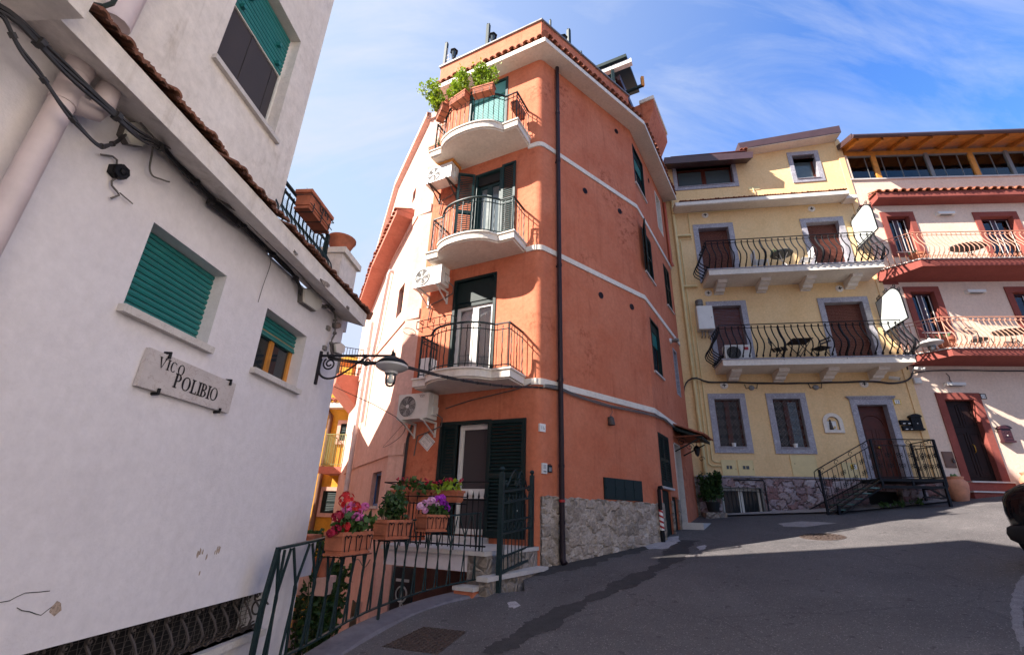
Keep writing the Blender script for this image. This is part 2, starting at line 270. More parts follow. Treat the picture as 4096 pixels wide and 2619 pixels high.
# ---------------------------------------------------------------- ground
_ctl=[(0,0,-1.72),(-1.4,5.1,-1.30),(-.95,6.43,-1.16),(-.16,7.3,-.97),(.96,9.05,-.75),(0,5.3,-1.28),(3.05,10.9,-.38),(5.4,13.9,-.06),(6.5,14.9,.03),(11.3,12.7,.66),(13.9,13.8,.84),(5,5,-.98),(8.5,8.6,-.28),(6,0,-1.35),(0,-6,-2.0),(10,5,-.5)]
_A=np.array([[1,x,y,x*y,x*x,y*y] for x,y,_ in _ctl]); _kf=np.linalg.lstsq(_A,np.array([p[2] for p in _ctl]),rcond=None)[0]
def gz(x,y):
    xx=min(max(x,-4),15); yy=min(max(y,-7),16); return float(_kf@np.array([1,xx,yy,xx*yy,xx*xx,yy*yy]))
RAIL=[(-1.98,4.50,-.33),(-1.77,5.02,-.262),(-1.56,5.78,-.168),(-1.25,6.55,-.105),(-.87,7.09,-.043),(-.38,7.50,.02)]   # top of the railing by the drop
def lerp_path(P,n):
    P=[Vector(p) for p in P]; out=[]; sg=[(b-a).length for a,b in zip(P,P[1:])]; tot=sum(sg)
    def cr(i,t):
        a,b,c,d=P[max(i-1,0)],P[i],P[min(i+1,len(P)-1)],P[min(i+2,len(P)-1)]
        return .5*((2*b)+(c-a)*t+(2*a-5*b+4*c-d)*t*t+(3*b-a-3*c+d)*t**3)
    for k in range(n+1):
        x=tot*k/n; i=0
        while i<len(sg)-1 and x>sg[i]: x-=sg[i]; i+=1
        out.append(cr(i,min(x/sg[i],1)))
    return out
RP=lerp_path(RAIL,24)
def side(P,i,off):                                         # point beside a plan path, off to its right
    a=P[max(i-1,0)]; c=P[min(i+1,len(P)-1)]; t=Vector((c.x-a.x,c.y-a.y)).normalized(); return P[i].x+t.y*off,P[i].y-t.x*off
def ledge(y):                                              # left edge of the street
    if y<4.5: return -3.2 if y<4.45 else side(RP,0,.2)[0]
    for i in range(24):
        a,b=side(RP,i,.1),side(RP,i+1,.1)
        if a[1]<=y<=b[1]: return a[0]+(b[0]-a[0])*(y-a[1])/(b[1]-a[1])
    return .3 if y<8.9 else -.2
def asphalt():
    mt,nt,b=nmat('asphalt'); l=nt.links.new; tc=node(nt,'ShaderNodeTexCoord').outputs['Object']
    a=noise(nt,tc,.55,5,.6,.4); r=ramp(nt,a,[(.3,'#4a4647'),(.7,'#605b5b')])
    f=noise(nt,tc,85,3,.7); rf=ramp(nt,f,[(.35,(.62,.62,.62,1)),(.62,(1.1,1.1,1.1,1)),(.74,(2.1,2.05,2.0,1))]); c=mixc(nt,1.0,r.outputs[0],rf.outputs[0],'MULTIPLY')
    st=noise(nt,tc,7,2,.5); rs=ramp(nt,st,[(.66,(0,0,0,1)),(.71,(.7,)*3+(1,))]); c=mixc(nt,rs.outputs[0],c,'#2c292a')
    p2=noise(nt,tc,1.3,7,.72,.5); r2=ramp(nt,p2,[(.60,(0,0,0,1)),(.72,(.45,)*3+(1,))]); c=mixc(nt,r2.outputs[0],c,'#7b7473')
    v=node(nt,'ShaderNodeTexVoronoi',{'Scale':.28},feature='DISTANCE_TO_EDGE'); wv=node(nt,'ShaderNodeMixRGB',blend_type='ADD'); wv.inputs[0].default_value=.5; n3=node(nt,'ShaderNodeTexNoise',{'Scale':1.8,'Detail':5}); l(tc,n3.inputs['Vector']); l(tc,wv.inputs[1]); l(n3.outputs['Color'],wv.inputs[2]); l(wv.outputs[0],v.inputs['Vector'])
    rc=ramp(nt,v.outputs['Distance'],[(.0015,(.4,)*3+(1,)),(.006,(0,0,0,1))]); c=mixc(nt,rc.outputs[0],c,'#232122')
    vs_=node(nt,'ShaderNodeTexVoronoi',{'Scale':52}); l(tc,vs_.inputs['Vector']); sp_=node(nt,'ShaderNodeSeparateColor'); l(vs_.outputs['Color'],sp_.inputs[0]); lt=node(nt,'ShaderNodeMath',operation='LESS_THAN'); l(vs_.outputs['Distance'],lt.inputs[0]); lt.inputs[1].default_value=.34; gt=node(nt,'ShaderNodeMath',operation='GREATER_THAN'); l(sp_.outputs[0],gt.inputs[0]); gt.inputs[1].default_value=.72; mm=node(nt,'ShaderNodeMath',operation='MULTIPLY'); l(lt.outputs[0],mm.inputs[0]); l(gt.outputs[0],mm.inputs[1]); m3=node(nt,'ShaderNodeMath',operation='MULTIPLY'); m5=node(nt,'ShaderNodeMath',operation='MULTIPLY'); l(sp_.outputs[1],m5.inputs[0]); m5.inputs[1].default_value=.55; l(mm.outputs[0],m3.inputs[0]); l(m5.outputs[0],m3.inputs[1]); c=mixc(nt,m3.outputs[0],c,'#b3aca8'); gd=node(nt,'ShaderNodeMath',operation='LESS_THAN'); l(sp_.outputs[0],gd.inputs[0]); gd.inputs[1].default_value=.25; md=node(nt,'ShaderNodeMath',operation='MULTIPLY'); l(lt.outputs[0],md.inputs[0]); l(gd.outputs[0],md.inputs[1]); m4=node(nt,'ShaderNodeMath',operation='MULTIPLY'); l(md.outputs[0],m4.inputs[0]); m4.inputs[1].default_value=.6; c=mixc(nt,m4.outputs[0],c,'#2a2728')
    l(c,b.inputs['Base Color']); b.inputs['Roughness'].default_value=.78
    g=noise(nt,tc,120,3,.7); m_=node(nt,'ShaderNodeMath',operation='MULTIPLY_ADD'); l(noise(nt,tc,6,4),m_.inputs[0]); m_.inputs[1].default_value=.8; l(g,m_.inputs[2]); bump(nt,b,m_.outputs[0],.55,.012); return mt
M['asphalt']=asphalt()
def patchm(name,c1,c2,rough=.85):
    mt,nt,b=nmat(name); tc=node(nt,'ShaderNodeTexCoord').outputs['Object']; a=noise(nt,tc,7,6,.7); r=ramp(nt,a,[(.3,c1),(.7,c2)]); f=noise(nt,tc,90,3,.7); rf=ramp(nt,f,[(.35,(.6,.6,.6,1)),(.7,(1.4,1.4,1.4,1))])
    nt.links.new(mixc(nt,1.0,r.outputs[0],rf.outputs[0],'MULTIPLY'),b.inputs['Base Color']); b.inputs['Roughness'].default_value=rough; bump(nt,b,f,.5,.012); return mt
M['tar']=patchm('fresh_tar','#242224','#3a3738'); M['cement']=patchm('cement_smear','#8f898b','#b3adae'); M['ironcover']=plain('rusty_iron_cover','#4a3d38',.6,.3,.3,14,.5); M['pavestone']=patchm('pale_concrete','#8a8280','#a39a96')
b=MB(); xs=[0,.006]+[.02*1.22**i for i in range(34)]; xs=[x for x in xs if x<60]; ys=[-60,-30,-14,-7]+[-6+.4*i for i in range(25)]+[4.0,4.44,4.46]+[4.5+.15*i for i in range(34)]+[9.6+.5*i for i in range(16)]+[20,30,60]
ys=sorted(set(ys)); vs=[]; fs=[]; nx=len(xs)
for y in ys:
    l0=ledge(y)
    for x in xs: vs.append((l0+x,y,gz(l0+x,y)))
for j in range(len(ys)-1):
    for i in range(nx-1): fs.append((j*nx+i,j*nx+i+1,(j+1)*nx+i+1,(j+1)*nx+i))
b.add(vs,fs,False,True); tag(b.build('street',M['asphalt']),kind='structure')
b=MB(); b.add([(-400,-400,-3.9),(400,-400,-3.9),(400,400,-3.9),(-400,400,-3.9)],[(0,1,2,3)],False); tag(b.build('terrain',M['concrete']),kind='structure')
def decal(name,pts,mt,h=.004,jag=0,rnd=random.Random(3),kind='structure'):
    b=MB(); P=[]
    for (x0,y0),(x1,y1) in zip(pts,pts[1:]+pts[:1]):
        n=max(2,int(math.hypot(x1-x0,y1-y0)/.12))
        for k in range(n): t=k/n; P.append((x0+(x1-x0)*t+rnd.uniform(-jag,jag),y0+(y1-y0)*t+rnd.uniform(-jag,jag)))
    cx=sum(p[0] for p in P)/len(P); cy=sum(p[1] for p in P)/len(P); rings=[]
    for f in (1,.66,.33): rings.append([(cx+(x-cx)*f,cy+(y-cy)*f) for x,y in P])
    vs=[(x,y,gz(x,y)+h) for r in rings for x,y in r]+[(cx,cy,gz(cx,cy)+h)]; n=len(P); fs=[(j*n+i,j*n+(i+1)%n,(j+1)*n+(i+1)%n,(j+1)*n+i) for j in range(2) for i in range(n)]+[(2*n+i,2*n+(i+1)%n,3*n) for i in range(n)]
    b.add(vs,fs,False,True); o=b.build(name,mt); return tag(o,kind=kind) if kind else o
def gpt(px):                                              # where a photo point meets the street
    d=ray(*px); t=4.0
    for _ in range(400):
        if d.z*t<=gz(d.x*t,d.y*t): break
        t+=.04
    return d.x*t,d.y*t
KG=crop(1300,2050,.8612)
def ribbon(name,pts,mt,h=.004,jag=.05,seed=1):
    rnd=random.Random(seed); a=[gpt(KG(x,y)) for x,y,_ in pts]; L_=[]; Rr=[]
    P=lerp_path([(p[0],p[1],q[2]) for p,q in zip(a,pts)],160); fz=lambda i,k:jag*(.55*math.sin(i*.13+k)+.4*math.sin(i*.41+2.3*k)+.5*rnd.uniform(-1,1)*.7)
    for i in range(161):
        j1=fz(i,seed); j2=fz(i,seed+4); L_.append(side(P,i,-P[i].z/2+j1)); Rr.append(side(P,i,P[i].z/2+j2))
    b=MB(); vs=[(x,y,gz(x,y)+h) for p,q in zip(L_,Rr) for x,y in (p,((p[0]+q[0])/2,(p[1]+q[1])/2),q)]; b.add(vs,[(3*i+k,3*i+k+1,3*i+k+4,3*i+k+3) for i in range(160) for k in (0,1)],False,True); return tag(b.build(name,mt),kind='structure')
ribbon('road_tar_seam',[(560,489,.26),(720,400,.28),(860,325,.26),(1010,255,.28),(1130,200,.30),(1200,150,.38),(1245,95,.5)],M['tar'],.004,.085)
ribbon('road_gravel_band',[(560,200,.3),(740,205,.5),(900,165,.55),(1060,125,.5),(1160,95,.3)],patchm('loose_dark_gravel','#2d2a2b','#3f3b3b'),.0032,.1,2)
decal('road_cement_smear',[gpt(KG(*p)) for p in ((1095,115),(1130,92),(1215,80),(1222,95),(1180,125),(1110,127))],M['cement'],.0065,.05)
decal('road_pale_patch',[gpt(KG(*p)) for p in ((1560,38),(1640,30),(1765,36),(1650,50),(1580,48))],M['pavestone'],.005,.02)
decal('road_cement_spot',[gpt(KG(*p)) for p in ((628,312),(655,306),(672,322),(655,333),(635,328))],M['cement'],.006,.02)
decal('road_cement_smear',[gpt(KG(*p)) for p in ((1280,118),(1310,112),(1312,124),(1290,130))],M['cement'],.006,.03)
decal('road_rough_strip',[gpt(KG(*p)) for p in ((2360,300),(2380,250),(2406,210),(2407,489),(2395,470),(2372,400))],patchm('rough_grey_edge','#6f6a6c','#8a8485'),.005,.02)
b=MB(); pr=random.Random(4)                               # metal drain cover in the foreground
q=[Vector((*gpt(KC(*p)),0)) for p in ((935,1480),(1230,1345),(1535,1385),(1330,1540))]
def qp(u,v): a=q[0].lerp(q[3],u); c=q[1].lerp(q[2],u); r=a.lerp(c,v); return r.x,r.y
def qbox(u0,u1,v0,v1,h0,h1):
    p=[qp(u0,v0),qp(u1,v0),qp(u1,v1),qp(u0,v1)]; b.add([(x,y,gz(x,y)+h) for h in (h0,h1) for x,y in p],[(3,2,1,0),(4,5,6,7),(0,1,5,4),(1,2,6,5),(2,3,7,6),(3,0,4,7)],False)
qbox(0,1,0,1,-.02,.004)
for i in range(12):
    for j in range(16):
        if (i+j)%2: qbox((i+.12)/12,(i+.88)/12,(j+.35)/16,(j+.65)/16,.003,.011)
        else: qbox((i+.35)/12,(i+.65)/12,(j+.12)/16,(j+.88)/16,.003,.011)
tag(b.build('drain_cover',M['ironcover']),'large rectangular chequered iron cover in the asphalt beside the concrete kerb','drain cover')
b=MB(); mc=gpt(KG(1714,84)); mc=Vector((*mc,gz(*mc))); zx=(gz(mc.x+.3,mc.y)-mc.z)/.3; zy=(gz(mc.x,mc.y+.3)-mc.z)/.3; nv=Vector((-zx,-zy,1)).normalized()
MR=.43; b.lathe(mc,[(MR,-.02),(MR,.008),(MR-.03,.012),(MR-.035,.007),(.01,.007)],32,False,False,nv); u_=nv.orthogonal().normalized(); v_=nv.cross(u_)
for k in range(90):
    a=pr.uniform(0,6.28); r=.37*math.sqrt(pr.random()); c=mc+u_*r*math.cos(a)+v_*r*math.sin(a)+nv*.011; t=pr.uniform(0,3.14); d=(u_*math.cos(t)+v_*math.sin(t))*.03; b.bar(c-d,c+d,.016,.012,False)
tag(b.build('manhole_cover',M['ironcover']),'round rusty iron manhole cover lying in the sunlit patch of road','manhole cover')
# kerb wall along the drop, and the railing on it
b=MB(); rings=[]
for i in range(25):
    p=RP[i]; zt=p.z-1.0; xo,yo=side(RP,i,-.10); xi,yi=side(RP,i,.20); xj,yj=side(RP,i,.23); g0=min(gz(xj,yj)-.1,zt-.1)
    rings.append([(xo,yo,-3.95),(xo,yo,zt),(xi,yi,zt-.02),(xj,yj,zt-.05),(xj,yj,g0),(xj,yj,-3.95)])
b.loft(rings,True,True,False,False); tag(b.build('kerb_wall',M['concrete']),'curved grey concrete kerb under the dark railing at the drop','kerb')
root=thing('railing','dark iron railing of crossing bent bars curving along the concrete kerb','railing',(RP[12].x,RP[12].y,RP[12].z-1.0))
b=MB(); b.tube([p for p in RP],1,4,False,flat=(.032,.014)); b.build('top_rail',M['railgreen'],root)
b=MB(); BP=[Vector((p.x,p.y,p.z-.88)) for p in RP]; b.tube(BP,1,4,False,flat=(.022,.011)); b.build('bottom_rail',M['railgreen'],root)
def rpos(t,h):
    x=min(max(t,0),1)*24; i=min(int(x),23); return RP[i].lerp(RP[i+1],x-i)+Vector((0,0,h))
rr=random.Random(5)
b=MB(); n=17
for i in range(n):                                        # bars in pairs, each with a bend half way
    t=(i+.5)/n; k=.5/n
    for a,c,e in ((-1.0,.15,-.75),(.9,.0,.8)):
        pts=[rpos(t+k*a*.9,-.02),rpos(t+k*c,-.42+rr.uniform(-.08,.08)),rpos(t+k*e*.35,-.875)]
        b.tube(pts,1,4,False,flat=(.019,.011))
    if i%2==0: b.tube([rpos(t,-.02),rpos(t+k*.1,-.5),rpos(t-k*.2,-.875)],1,4,False,flat=(.019,.011))
b.build('bent_bars',M['railgreen'],root)
for t in (0,.5,1):
    b=MB(); p=rpos(t,0); q_=rpos(t+(.012 if t==0 else 0),-1.02)
    if t==0: b.tube([p+Vector((.0,0,.01)),p+Vector((-.03,-.03,-.45)),p+Vector((-.03,-.05,-1.3))],1,4,False,flat=(.045,.02))
    else: b.tube([p if t==1 else rpos(t,-.8),q_],1,4,False,flat=(.03,.02))
    b.build('post',M['railgreen'],root)
# ---------------------------------------------------------------- shared building pieces
def tiles(b,F,s0,s1,n0,n1,z0,z1,r=.085,pitch=.2,rnd=random.Random(11)):
    k=max(1,round((s1-s0)/pitch)); pt=(s1-s0)/k
    for i in range(k):
        c=s0+pt*(i+.5); dz=rnd.uniform(-.008,.008); dn=rnd.uniform(-.02,.02); rr_=r*rnd.uniform(.95,1.05)
        def ring(n,z,q): return [(c+q*math.cos(a),n,z+q*math.sin(a)*.8) for a in [PI*j/6 for j in range(7)]]+[(c+(q-.016)*math.cos(a),n,z+(q-.016)*math.sin(a)*.8-.004) for a in [PI*j/6 for j in range(6,-1,-1)]]
        b.loft([ring(n0+dn,z0+dz+.02,rr_),ring(n1,z1+dz+.02,rr_*.85)],True,True,False)
        c2=c+pt/2
        if i<k-1: b.loft([[(c2+r*.8*math.cos(a),n,z+.055-r*.7*math.sin(a)) for a in [PI*j/5 for j in range(6)]]+[(c2+r*.7*math.cos(a),n,z+.07-r*.6*math.sin(a)) for a in [PI*j/5 for j in range(5,-1,-1)]] for n,z in ((n0-.03,z0),(n1,z1))])
    b.box(s0,s1,n1,n0-.09*(1 if n0>n1 else -1),min(z0,z1)-.005,min(z0,z1)+.012)
def roller(b,F,s0,s1,z0,z1,n,pitch=.05):
    k=max(1,int((z1-z0)/pitch)); pitch=(z1-z0)/k
    for i in range(k):
        z=z0+i*pitch; pr_=[(n-.004,z),(n+.006,z+.004),(n+.012,z+pitch*.45),(n+.006,z+pitch*.82),(n-.004,z+pitch*.86),(n-.006,z+pitch)]
        b.loft([[(s,a,q) for a,q in pr_] for s in (s0,s1)],False,False,False)
def louver(b,F,s0,s1,z0,z1,n,fr=.06,mid=True,pitch=.055,th=.035,gap=1):
    b.box(s0,s0+fr,n,n+th,z0,z1); b.box(s1-fr,s1,n,n+th,z0,z1); b.box(s0+fr,s1-fr,n,n+th,z0,z0+fr*1.6); b.box(s0+fr,s1-fr,n,n+th,z1-fr,z1)
    zs=[z0+fr*1.6,z1-fr]
    if mid: zm=(z0+z1)/2; b.box(s0+fr,s1-fr,n,n+th,zm-fr/2,zm+fr/2); zs=[z0+fr*1.6,zm-fr/2,zm+fr/2,z1-fr]
    for za,zb in zip(zs[::2],zs[1::2]):
        k=max(1,int((zb-za)/pitch)); p=(zb-za)/k
        for i in range(k):
            z=za+i*p; b.add([(s,a,q) for s in (s0+fr,s1-fr) for a,q in ((n+th*.95,z),(n+th*.95,z+.008),(n+.004,z+p*1.02),(n+.002,z+p*.9))],[(0,1,2,3),(4,7,6,5),(0,4,5,1),(1,5,6,2),(2,6,7,3),(3,7,4,0)])
def frame(b,s0,s1,z0,z1,n0,n1,w,bot=True,wt=None):
    wt=wt or w; zb=z0+(w if bot else 0)
    b.box(s0,s0+w,n0,n1,z0,z1); b.box(s1-w,s1,n0,n1,z0,z1); b.box(s0+w,s1-w,n0,n1,z1-wt,z1)
    if bot: b.box(s0+w,s1-w,n0,n1,z0,z0+w)
def pane(F,s0,s1,z0,z1,n,mt,parent,name='pane'):
    b=MB(F); b.box(s0,s1,n-.008,n,z0,z1); return b.build(name,mt,parent)
def curtain(b,s0,s1,z0,z1,n,waves=7,amp=.02):
    k=waves*6; b.loft([[(s0+(s1-s0)*i/k,n+amp*math.sin(i*2*PI/6)+amp*.4*math.sin(i*.7),z) for i in range(k+1)] for z in (z0,z1)],False,False,True)
def planter_body(b,F,s0,s1,n0,n1,z0,z1,tp=.03):           # tapered trough with rim, on axes of F
    def r(e,z): return [(s0+e,n0+e*.6,z),(s1-e,n0+e*.6,z),(s1-e,n1-e*.6,z),(s0+e,n1-e*.6,z)]
    h=z1-z0; b.loft([r(tp,z0),r(tp*.9,z0+h*.12),r(tp*.55,z0+h*.14),r(.008,z1-h*.2),r(-.01,z1-h*.19),r(-.01,z1),r(.014,z1),r(.016,z1-h*.1)],True,True)
def box_planter(name,label,F,s0,s1,n0,n1,z0,z1,group,mt='clay',hold='iron',foot=True,cat='planter'):
    p0=F.W((s0+s1)/2,(n0+n1)/2,z0); root=thing(name,label,cat,p0,group)
    b=MB(F); planter_body(b,F,s0,s1,n0,n1,z0,z1); b.build('trough',M[mt],root)
    b=MB(F); b.box(s0+.02,s1-.02,n0+.015,n1-.015,z1-.04,z1-.025); b.build('soil',M['soil'],root)
    if foot: b=MB(F); b.box(s0+.01,s1-.01,n0+.005,n1-.005,z0-.02,z0); b.build('saucer',M[mt],root)
    if hold:
        b=MB(F); e=.012
        for s in (s0+.14*(s1-s0),s1-.14*(s1-s0),(s0+s1)/2):
            b.tube([(s,n0-e,z1+.01),(s,n0-e,z0-.03),(s,n1+e,z0-.03),(s,n1+e,z1*.35+z0*.65)],.006,5)
        b.tube([(s0-e,n0,z1-.07),(s0-e,n1+e,z1-.07),(s1+e,n1+e,z1-.07),(s1+e,n0,z1-.07)],.006,5); b.tube([(s0,n1+e,z0+.03),(s1,n1+e,z0+.03)],.005,5)
        b.build('holder',M[hold],root)
    return root
def foliage(root,F,s0,s1,nc,z,h,mt,rnd,n=60,size=.06,stems=9,lean=0):
    b=MB(); st=MB()
    for i in range(stems):
        s=s0+(s1-s0)*(i+.5)/stems+rnd.uniform(-.03,.03); base=F.W(s,nc,z); hh=h*rnd.uniform(.55,1.1); top=F.W(s+rnd.uniform(-.14,.14),nc+lean*hh+rnd.uniform(-.12,.12),z+hh); mid=base.lerp(top,.5)+Vector((rnd.uniform(-.04,.04),rnd.uniform(-.04,.04),0))
        st.tube([base,mid,top],.006,4,False)
        leaves(b,[base.lerp(top,t)+Vector((rnd.uniform(-.03,.03),rnd.uniform(-.03,.03),0)) for t in (.25,.45,.6,.75,.88,1)],n//6,size,.035,rnd)
    st.build('stems',M['stem'],root); return b.build('foliage',M[mt],root)
def blossom(b,c,r,rnd,n=26,ps=.026):                       # ball of small five-petalled flowers
    c=Vector(c)
    for _ in range(n):
        d=Vector((rnd.gauss(0,1),rnd.gauss(0,1),rnd.gauss(0,1)+.3)).normalized(); p=c+d*r*rnd.uniform(.7,1); u=d.orthogonal().normalized(); w_=d.cross(u); a0=rnd.uniform(0,6)
        for k in range(5):
            a=a0+k*1.2566; e=u*math.cos(a)+w_*math.sin(a); f=d.cross(e); b.add([p,p+e*ps*.6+f*ps*.42+d*ps*.2,p+e*ps+d*ps*.12,p+e*ps*.6-f*ps*.42+d*ps*.2],[(0,1,2,3)],False)
# ---------------------------------------------------------------- terracotta corner house
TH=thing('corner_house','tall terracotta corner house with white floor bands, curved balconies and a grey rubble base','building',(CX.x,CX.y,-.8))
dT=TL.d; tq=.13
A_=TL.W(tq,0,0); B_=TR.W(tq,0,0); bis=((A_+B_)/2-Vector((CX.x,CX.y,0))).normalized(); half=((A_-B_).length/2); hc=(A_-Vector((CX.x,CX.y,0))).length; rc=tq*math.tan(math.acos(max(-1,min(1,(TL.d.dot(TR.d)))))/2); cen=Vector((CX.x,CX.y,0))+bis*math.sqrt(tq*tq+rc*rc)
def arc(off=0,k=8):                                        # plan points round the corner, TL side first
    a0=math.atan2(A_.y-cen.y,A_.x-cen.x); a1=math.atan2(B_.y-cen.y,B_.x-cen.x)
    if a1-a0>PI: a1-=2*PI
    if a0-a1>PI: a1+=2*PI
    return [(cen.x+(rc+off)*math.cos(a0+(a1-a0)*i/k),cen.y+(rc+off)*math.sin(a0+(a1-a0)*i/k)) for i in range(k+1)]
D3=(1.0,2.25,8.9,11.45,.16); D2=(1.05,1.86,5.82,8.26,.2); D1=(1.08,2.25,2.66,5.22,.16); D0=(1.05,2.3,-.42,1.80,.2)
ZB=-4.2; ZT=11.62
T2=dict(t1=(.14,1.27,9.63,11.17,.12),t2=(.39,1.36,6.64,8.14,.1),t3=(.4,1.3,3.65,5.19,.12),t4=(2.78,3.5,9.57,11.15,.3),t5=(2.9,3.68,6.6,8.18,.1),t6=(2.97,3.5,3.6,5.12,.3),g=(.16,1.19,.74,2.01,.12),c1=(.11,.92,-.5,.67,.12),c2=(1.02,1.6,-.4,.55,.12),d=(1.75,2.39,-.3,1.97,.3))
b=MB(TL); wall(b,TL,tq,3.2,ZB,ZT,[D3,D2,D1,D0,(.2,3.2,ZB,-.62,.02)])
b.box(tq,.9,-.02,0,ZB,-.62)
b.T=TR.W; wall(b,TR,tq,3.87,-.9,ZT,[]); b.T=TR2.W; wall(b,TR2,0,4.15,-.7,ZT,list(T2.values()))
b.T=lambda x,y,z:Vector((x,y,z)); ap=arc(); b.loft([[(x,y,z) for x,y in ap] for z in (-1.2,ZT)],False,False,True)
e2=TR2.W(4.15,0,0); e1=TL.W(3.2,0,0); e3=TL2.W(0,0,0)
far=[(e2.x,e2.y),(e2.x-1.5,e2.y+4.5),(1.0,19.5),(-1.5,17.5),(e1.x,e1.y)]
for (x0,y0),(x1,y1) in zip(far,far[1:]): b.add([(x0,y0,ZB),(x1,y1,ZB),(x1,y1,ZT),(x0,y0,ZT)],[(0,1,2,3)])
b.poly([(x,y,ZT-.02) for x,y in far]+[(*ap[0],ZT-.02)]+[(x,y,ZT-.02) for x,y in ap[1:]]+[(BEND.x,BEND.y,ZT-.02)])
b.build('wall',M['terra'],TH)
# salmon side towards the alley
sx_=[TL2.P((1490,1893)),]
H2=[(.75,1.1,8.66,9.1,.15),(.62,1.22,4.9,5.8,.2),(.52,1.45,.1,.86,.25)]
b=MB(TL); b.box(3.2,3.66,-.3,.0,ZB,11.1); b.T=TL2.W; zt=lambda s:11.15 if s<.2 else 11.5-.06*s
wall(b,TL2,0,3.58,ZB,11.1,H2); b.add([(0,0,11.1),(0,0,11.15),(3.58,0,11.2),(3.58,0,11.1)],[(0,1,2,3)])
b.T=TL3.W; b.add([(0,0,ZB),(3.42,0,ZB),(3.42,0,10.0),(0,0,11.2)],[(0,1,2,3)]); b.T=lambda x,y,z:Vector((x,y,z)); f2=TL3.W(3.42,0,0); b.add([(f2.x,f2.y,ZB),(-1.5,17.5,ZB),(-1.5,17.5,10),(f2.x,f2.y,10)],[(0,1,2,3)])
b.add([(e3.x,e3.y,11.1),(f2.x,f2.y,10.0),(-1.5,17.5,10.5),(e1.x,e1.y,11.1)],[(0,1,2,3)])
b.build('side_wall',M['salmon'],TH)
for z in (7.68,4.55,1.28):                                  # salmon string courses
    pq=lambda n:[(TL.W(3.22,n,0).x,TL.W(3.22,n,0).y),(TL2.W(0,n,0).x,TL2.W(0,n,0).y),(TL2.W(3.6,n,0).x,TL2.W(3.6,n,0).y),(TL3.W(3.42,n,0).x,TL3.W(3.42,n,0).y)]
    b=MB(); b.loft([[(*p,z-.13),(*q,z-.13),(*q,z+.13),(*p,z+.13)] for p,q in zip(pq(-.03),pq(.035))]); b.build('string_course',M['salmon'],TH)
0
b=MB(TL2); b.add([(-.1,0,11.0),(3.62,0,10.98),(3.62,.16,11.05),(-.1,.16,11.05),(-.1,.16,11.2),(3.62,.16,11.28),(3.62,-.2,11.35),(-.1,-.2,11.25)],[(0,1,2,3),(3,2,5,4),(4,5,6,7)]); b.T=TL3.W; b.add([(0,0,10.98),(3.5,0,9.8),(3.5,.16,9.84),(0,.16,11.05),(0,.16,11.28),(3.5,.16,10.08),(3.5,-.2,10.2),(0,-.2,11.35)],[(0,1,2,3),(3,2,5,4),(4,5,6,7)]); b.T=TL.W; b.box(3.2,3.72,-.25,.06,11.0,11.2); b.build('side_cornice',M['salmon'],TH)
se=MB(TL2); ty=MB(TL2)                                      # lower tiled eave on the side wall
zs=lambda s:7.78-.095*(s-.6)
se.add([(.6,0,zs(.6)),(3.58,0,zs(3.58)),(3.58,.5,zs(3.58)+.05),(.6,.5,zs(.6)+.05),(.6,.5,zs(.6)+.2),(3.58,.5,zs(3.58)+.2),(3.58,0,zs(3.58)+.38),(.6,0,zs(.6)+.38)],[(0,1,2,3),(3,2,5,4),(4,5,6,7),(0,3,4,7)])
for k in range(15):
    s=.6+k*.2; ty.T=TL2.W; tiles(ty,TL2,s,s+.2,.56,.05,zs(s)+.2,zs(s)+.37)
se.T=TL3.W; z3=lambda s:zs(3.58)-.095*s
se.add([(0,0,z3(0)),(3.4,0,z3(3.4)),(3.4,.5,z3(3.4)+.05),(0,.5,z3(0)+.05),(0,.5,z3(0)+.2),(3.4,.5,z3(3.4)+.2),(3.4,0,z3(3.4)+.38),(0,0,z3(0)+.38)],[(0,1,2,3),(3,2,5,4),(4,5,6,7),(1,2,5,6)])
for k in range(17): s=k*.2; ty.T=TL3.W; tiles(ty,TL3,s,s+.2,.56,.05,z3(s)+.2,z3(s)+.37)
sv=se.build('side_eave',M['orange2'],TH); ty.build('roof_tiles',M['tile'],sv)
for h in H2:
    f=MB(TL2); f.box(h[0],h[1],-.16 if h is not H2[2] else -.22,-.13 if h is not H2[2] else -.2,h[2],h[3]); wi=f.build('window',M['darkdoor'] if h is not H2[2] else M['glass'],TH)
    f=MB(TL2); frame(f,h[0]+.01,h[1]-.01,h[2]+.01,h[3]-.01,-.13,-.1,.05); f.build('window_frame',M['blue'] if h is H2[2] else M['darkdoor'],wi)
b=MB(TL2); b.box(.47,1.5,-.05,.03,.05,.1); b.build('sill',M['sill'],TH)
# white floor bands round the corner
for z in (8.62,5.62,2.5):
    b=MB(); o=.03; pin=[(TL.W(.34,-.05,0).x,TL.W(.34,-.05,0).y)]+arc(-.05)+[(BEND.x-.03,BEND.y+.03),(TR2.W(4.15,-.05,0).x,TR2.W(4.15,-.05,0).y)]
    bo=TR.W(3.87,o,0); b2=TR2.W(0,o,0); bm_=(bo+b2)/2; pout=[(TL.W(.34,o,0).x,TL.W(.34,o,0).y)]+arc(o)+[(bm_.x,bm_.y),(TR2.W(4.17,o,0).x,TR2.W(4.17,o,0).y)]
    rings=[[(*p,z-.065),(*q,z-.065),(*q,z+.065),(*p,z+.065)] for p,q in zip(pin,pout)]; b.loft(rings,True,True,False); b.build('floor_band',M['cream'],TH)
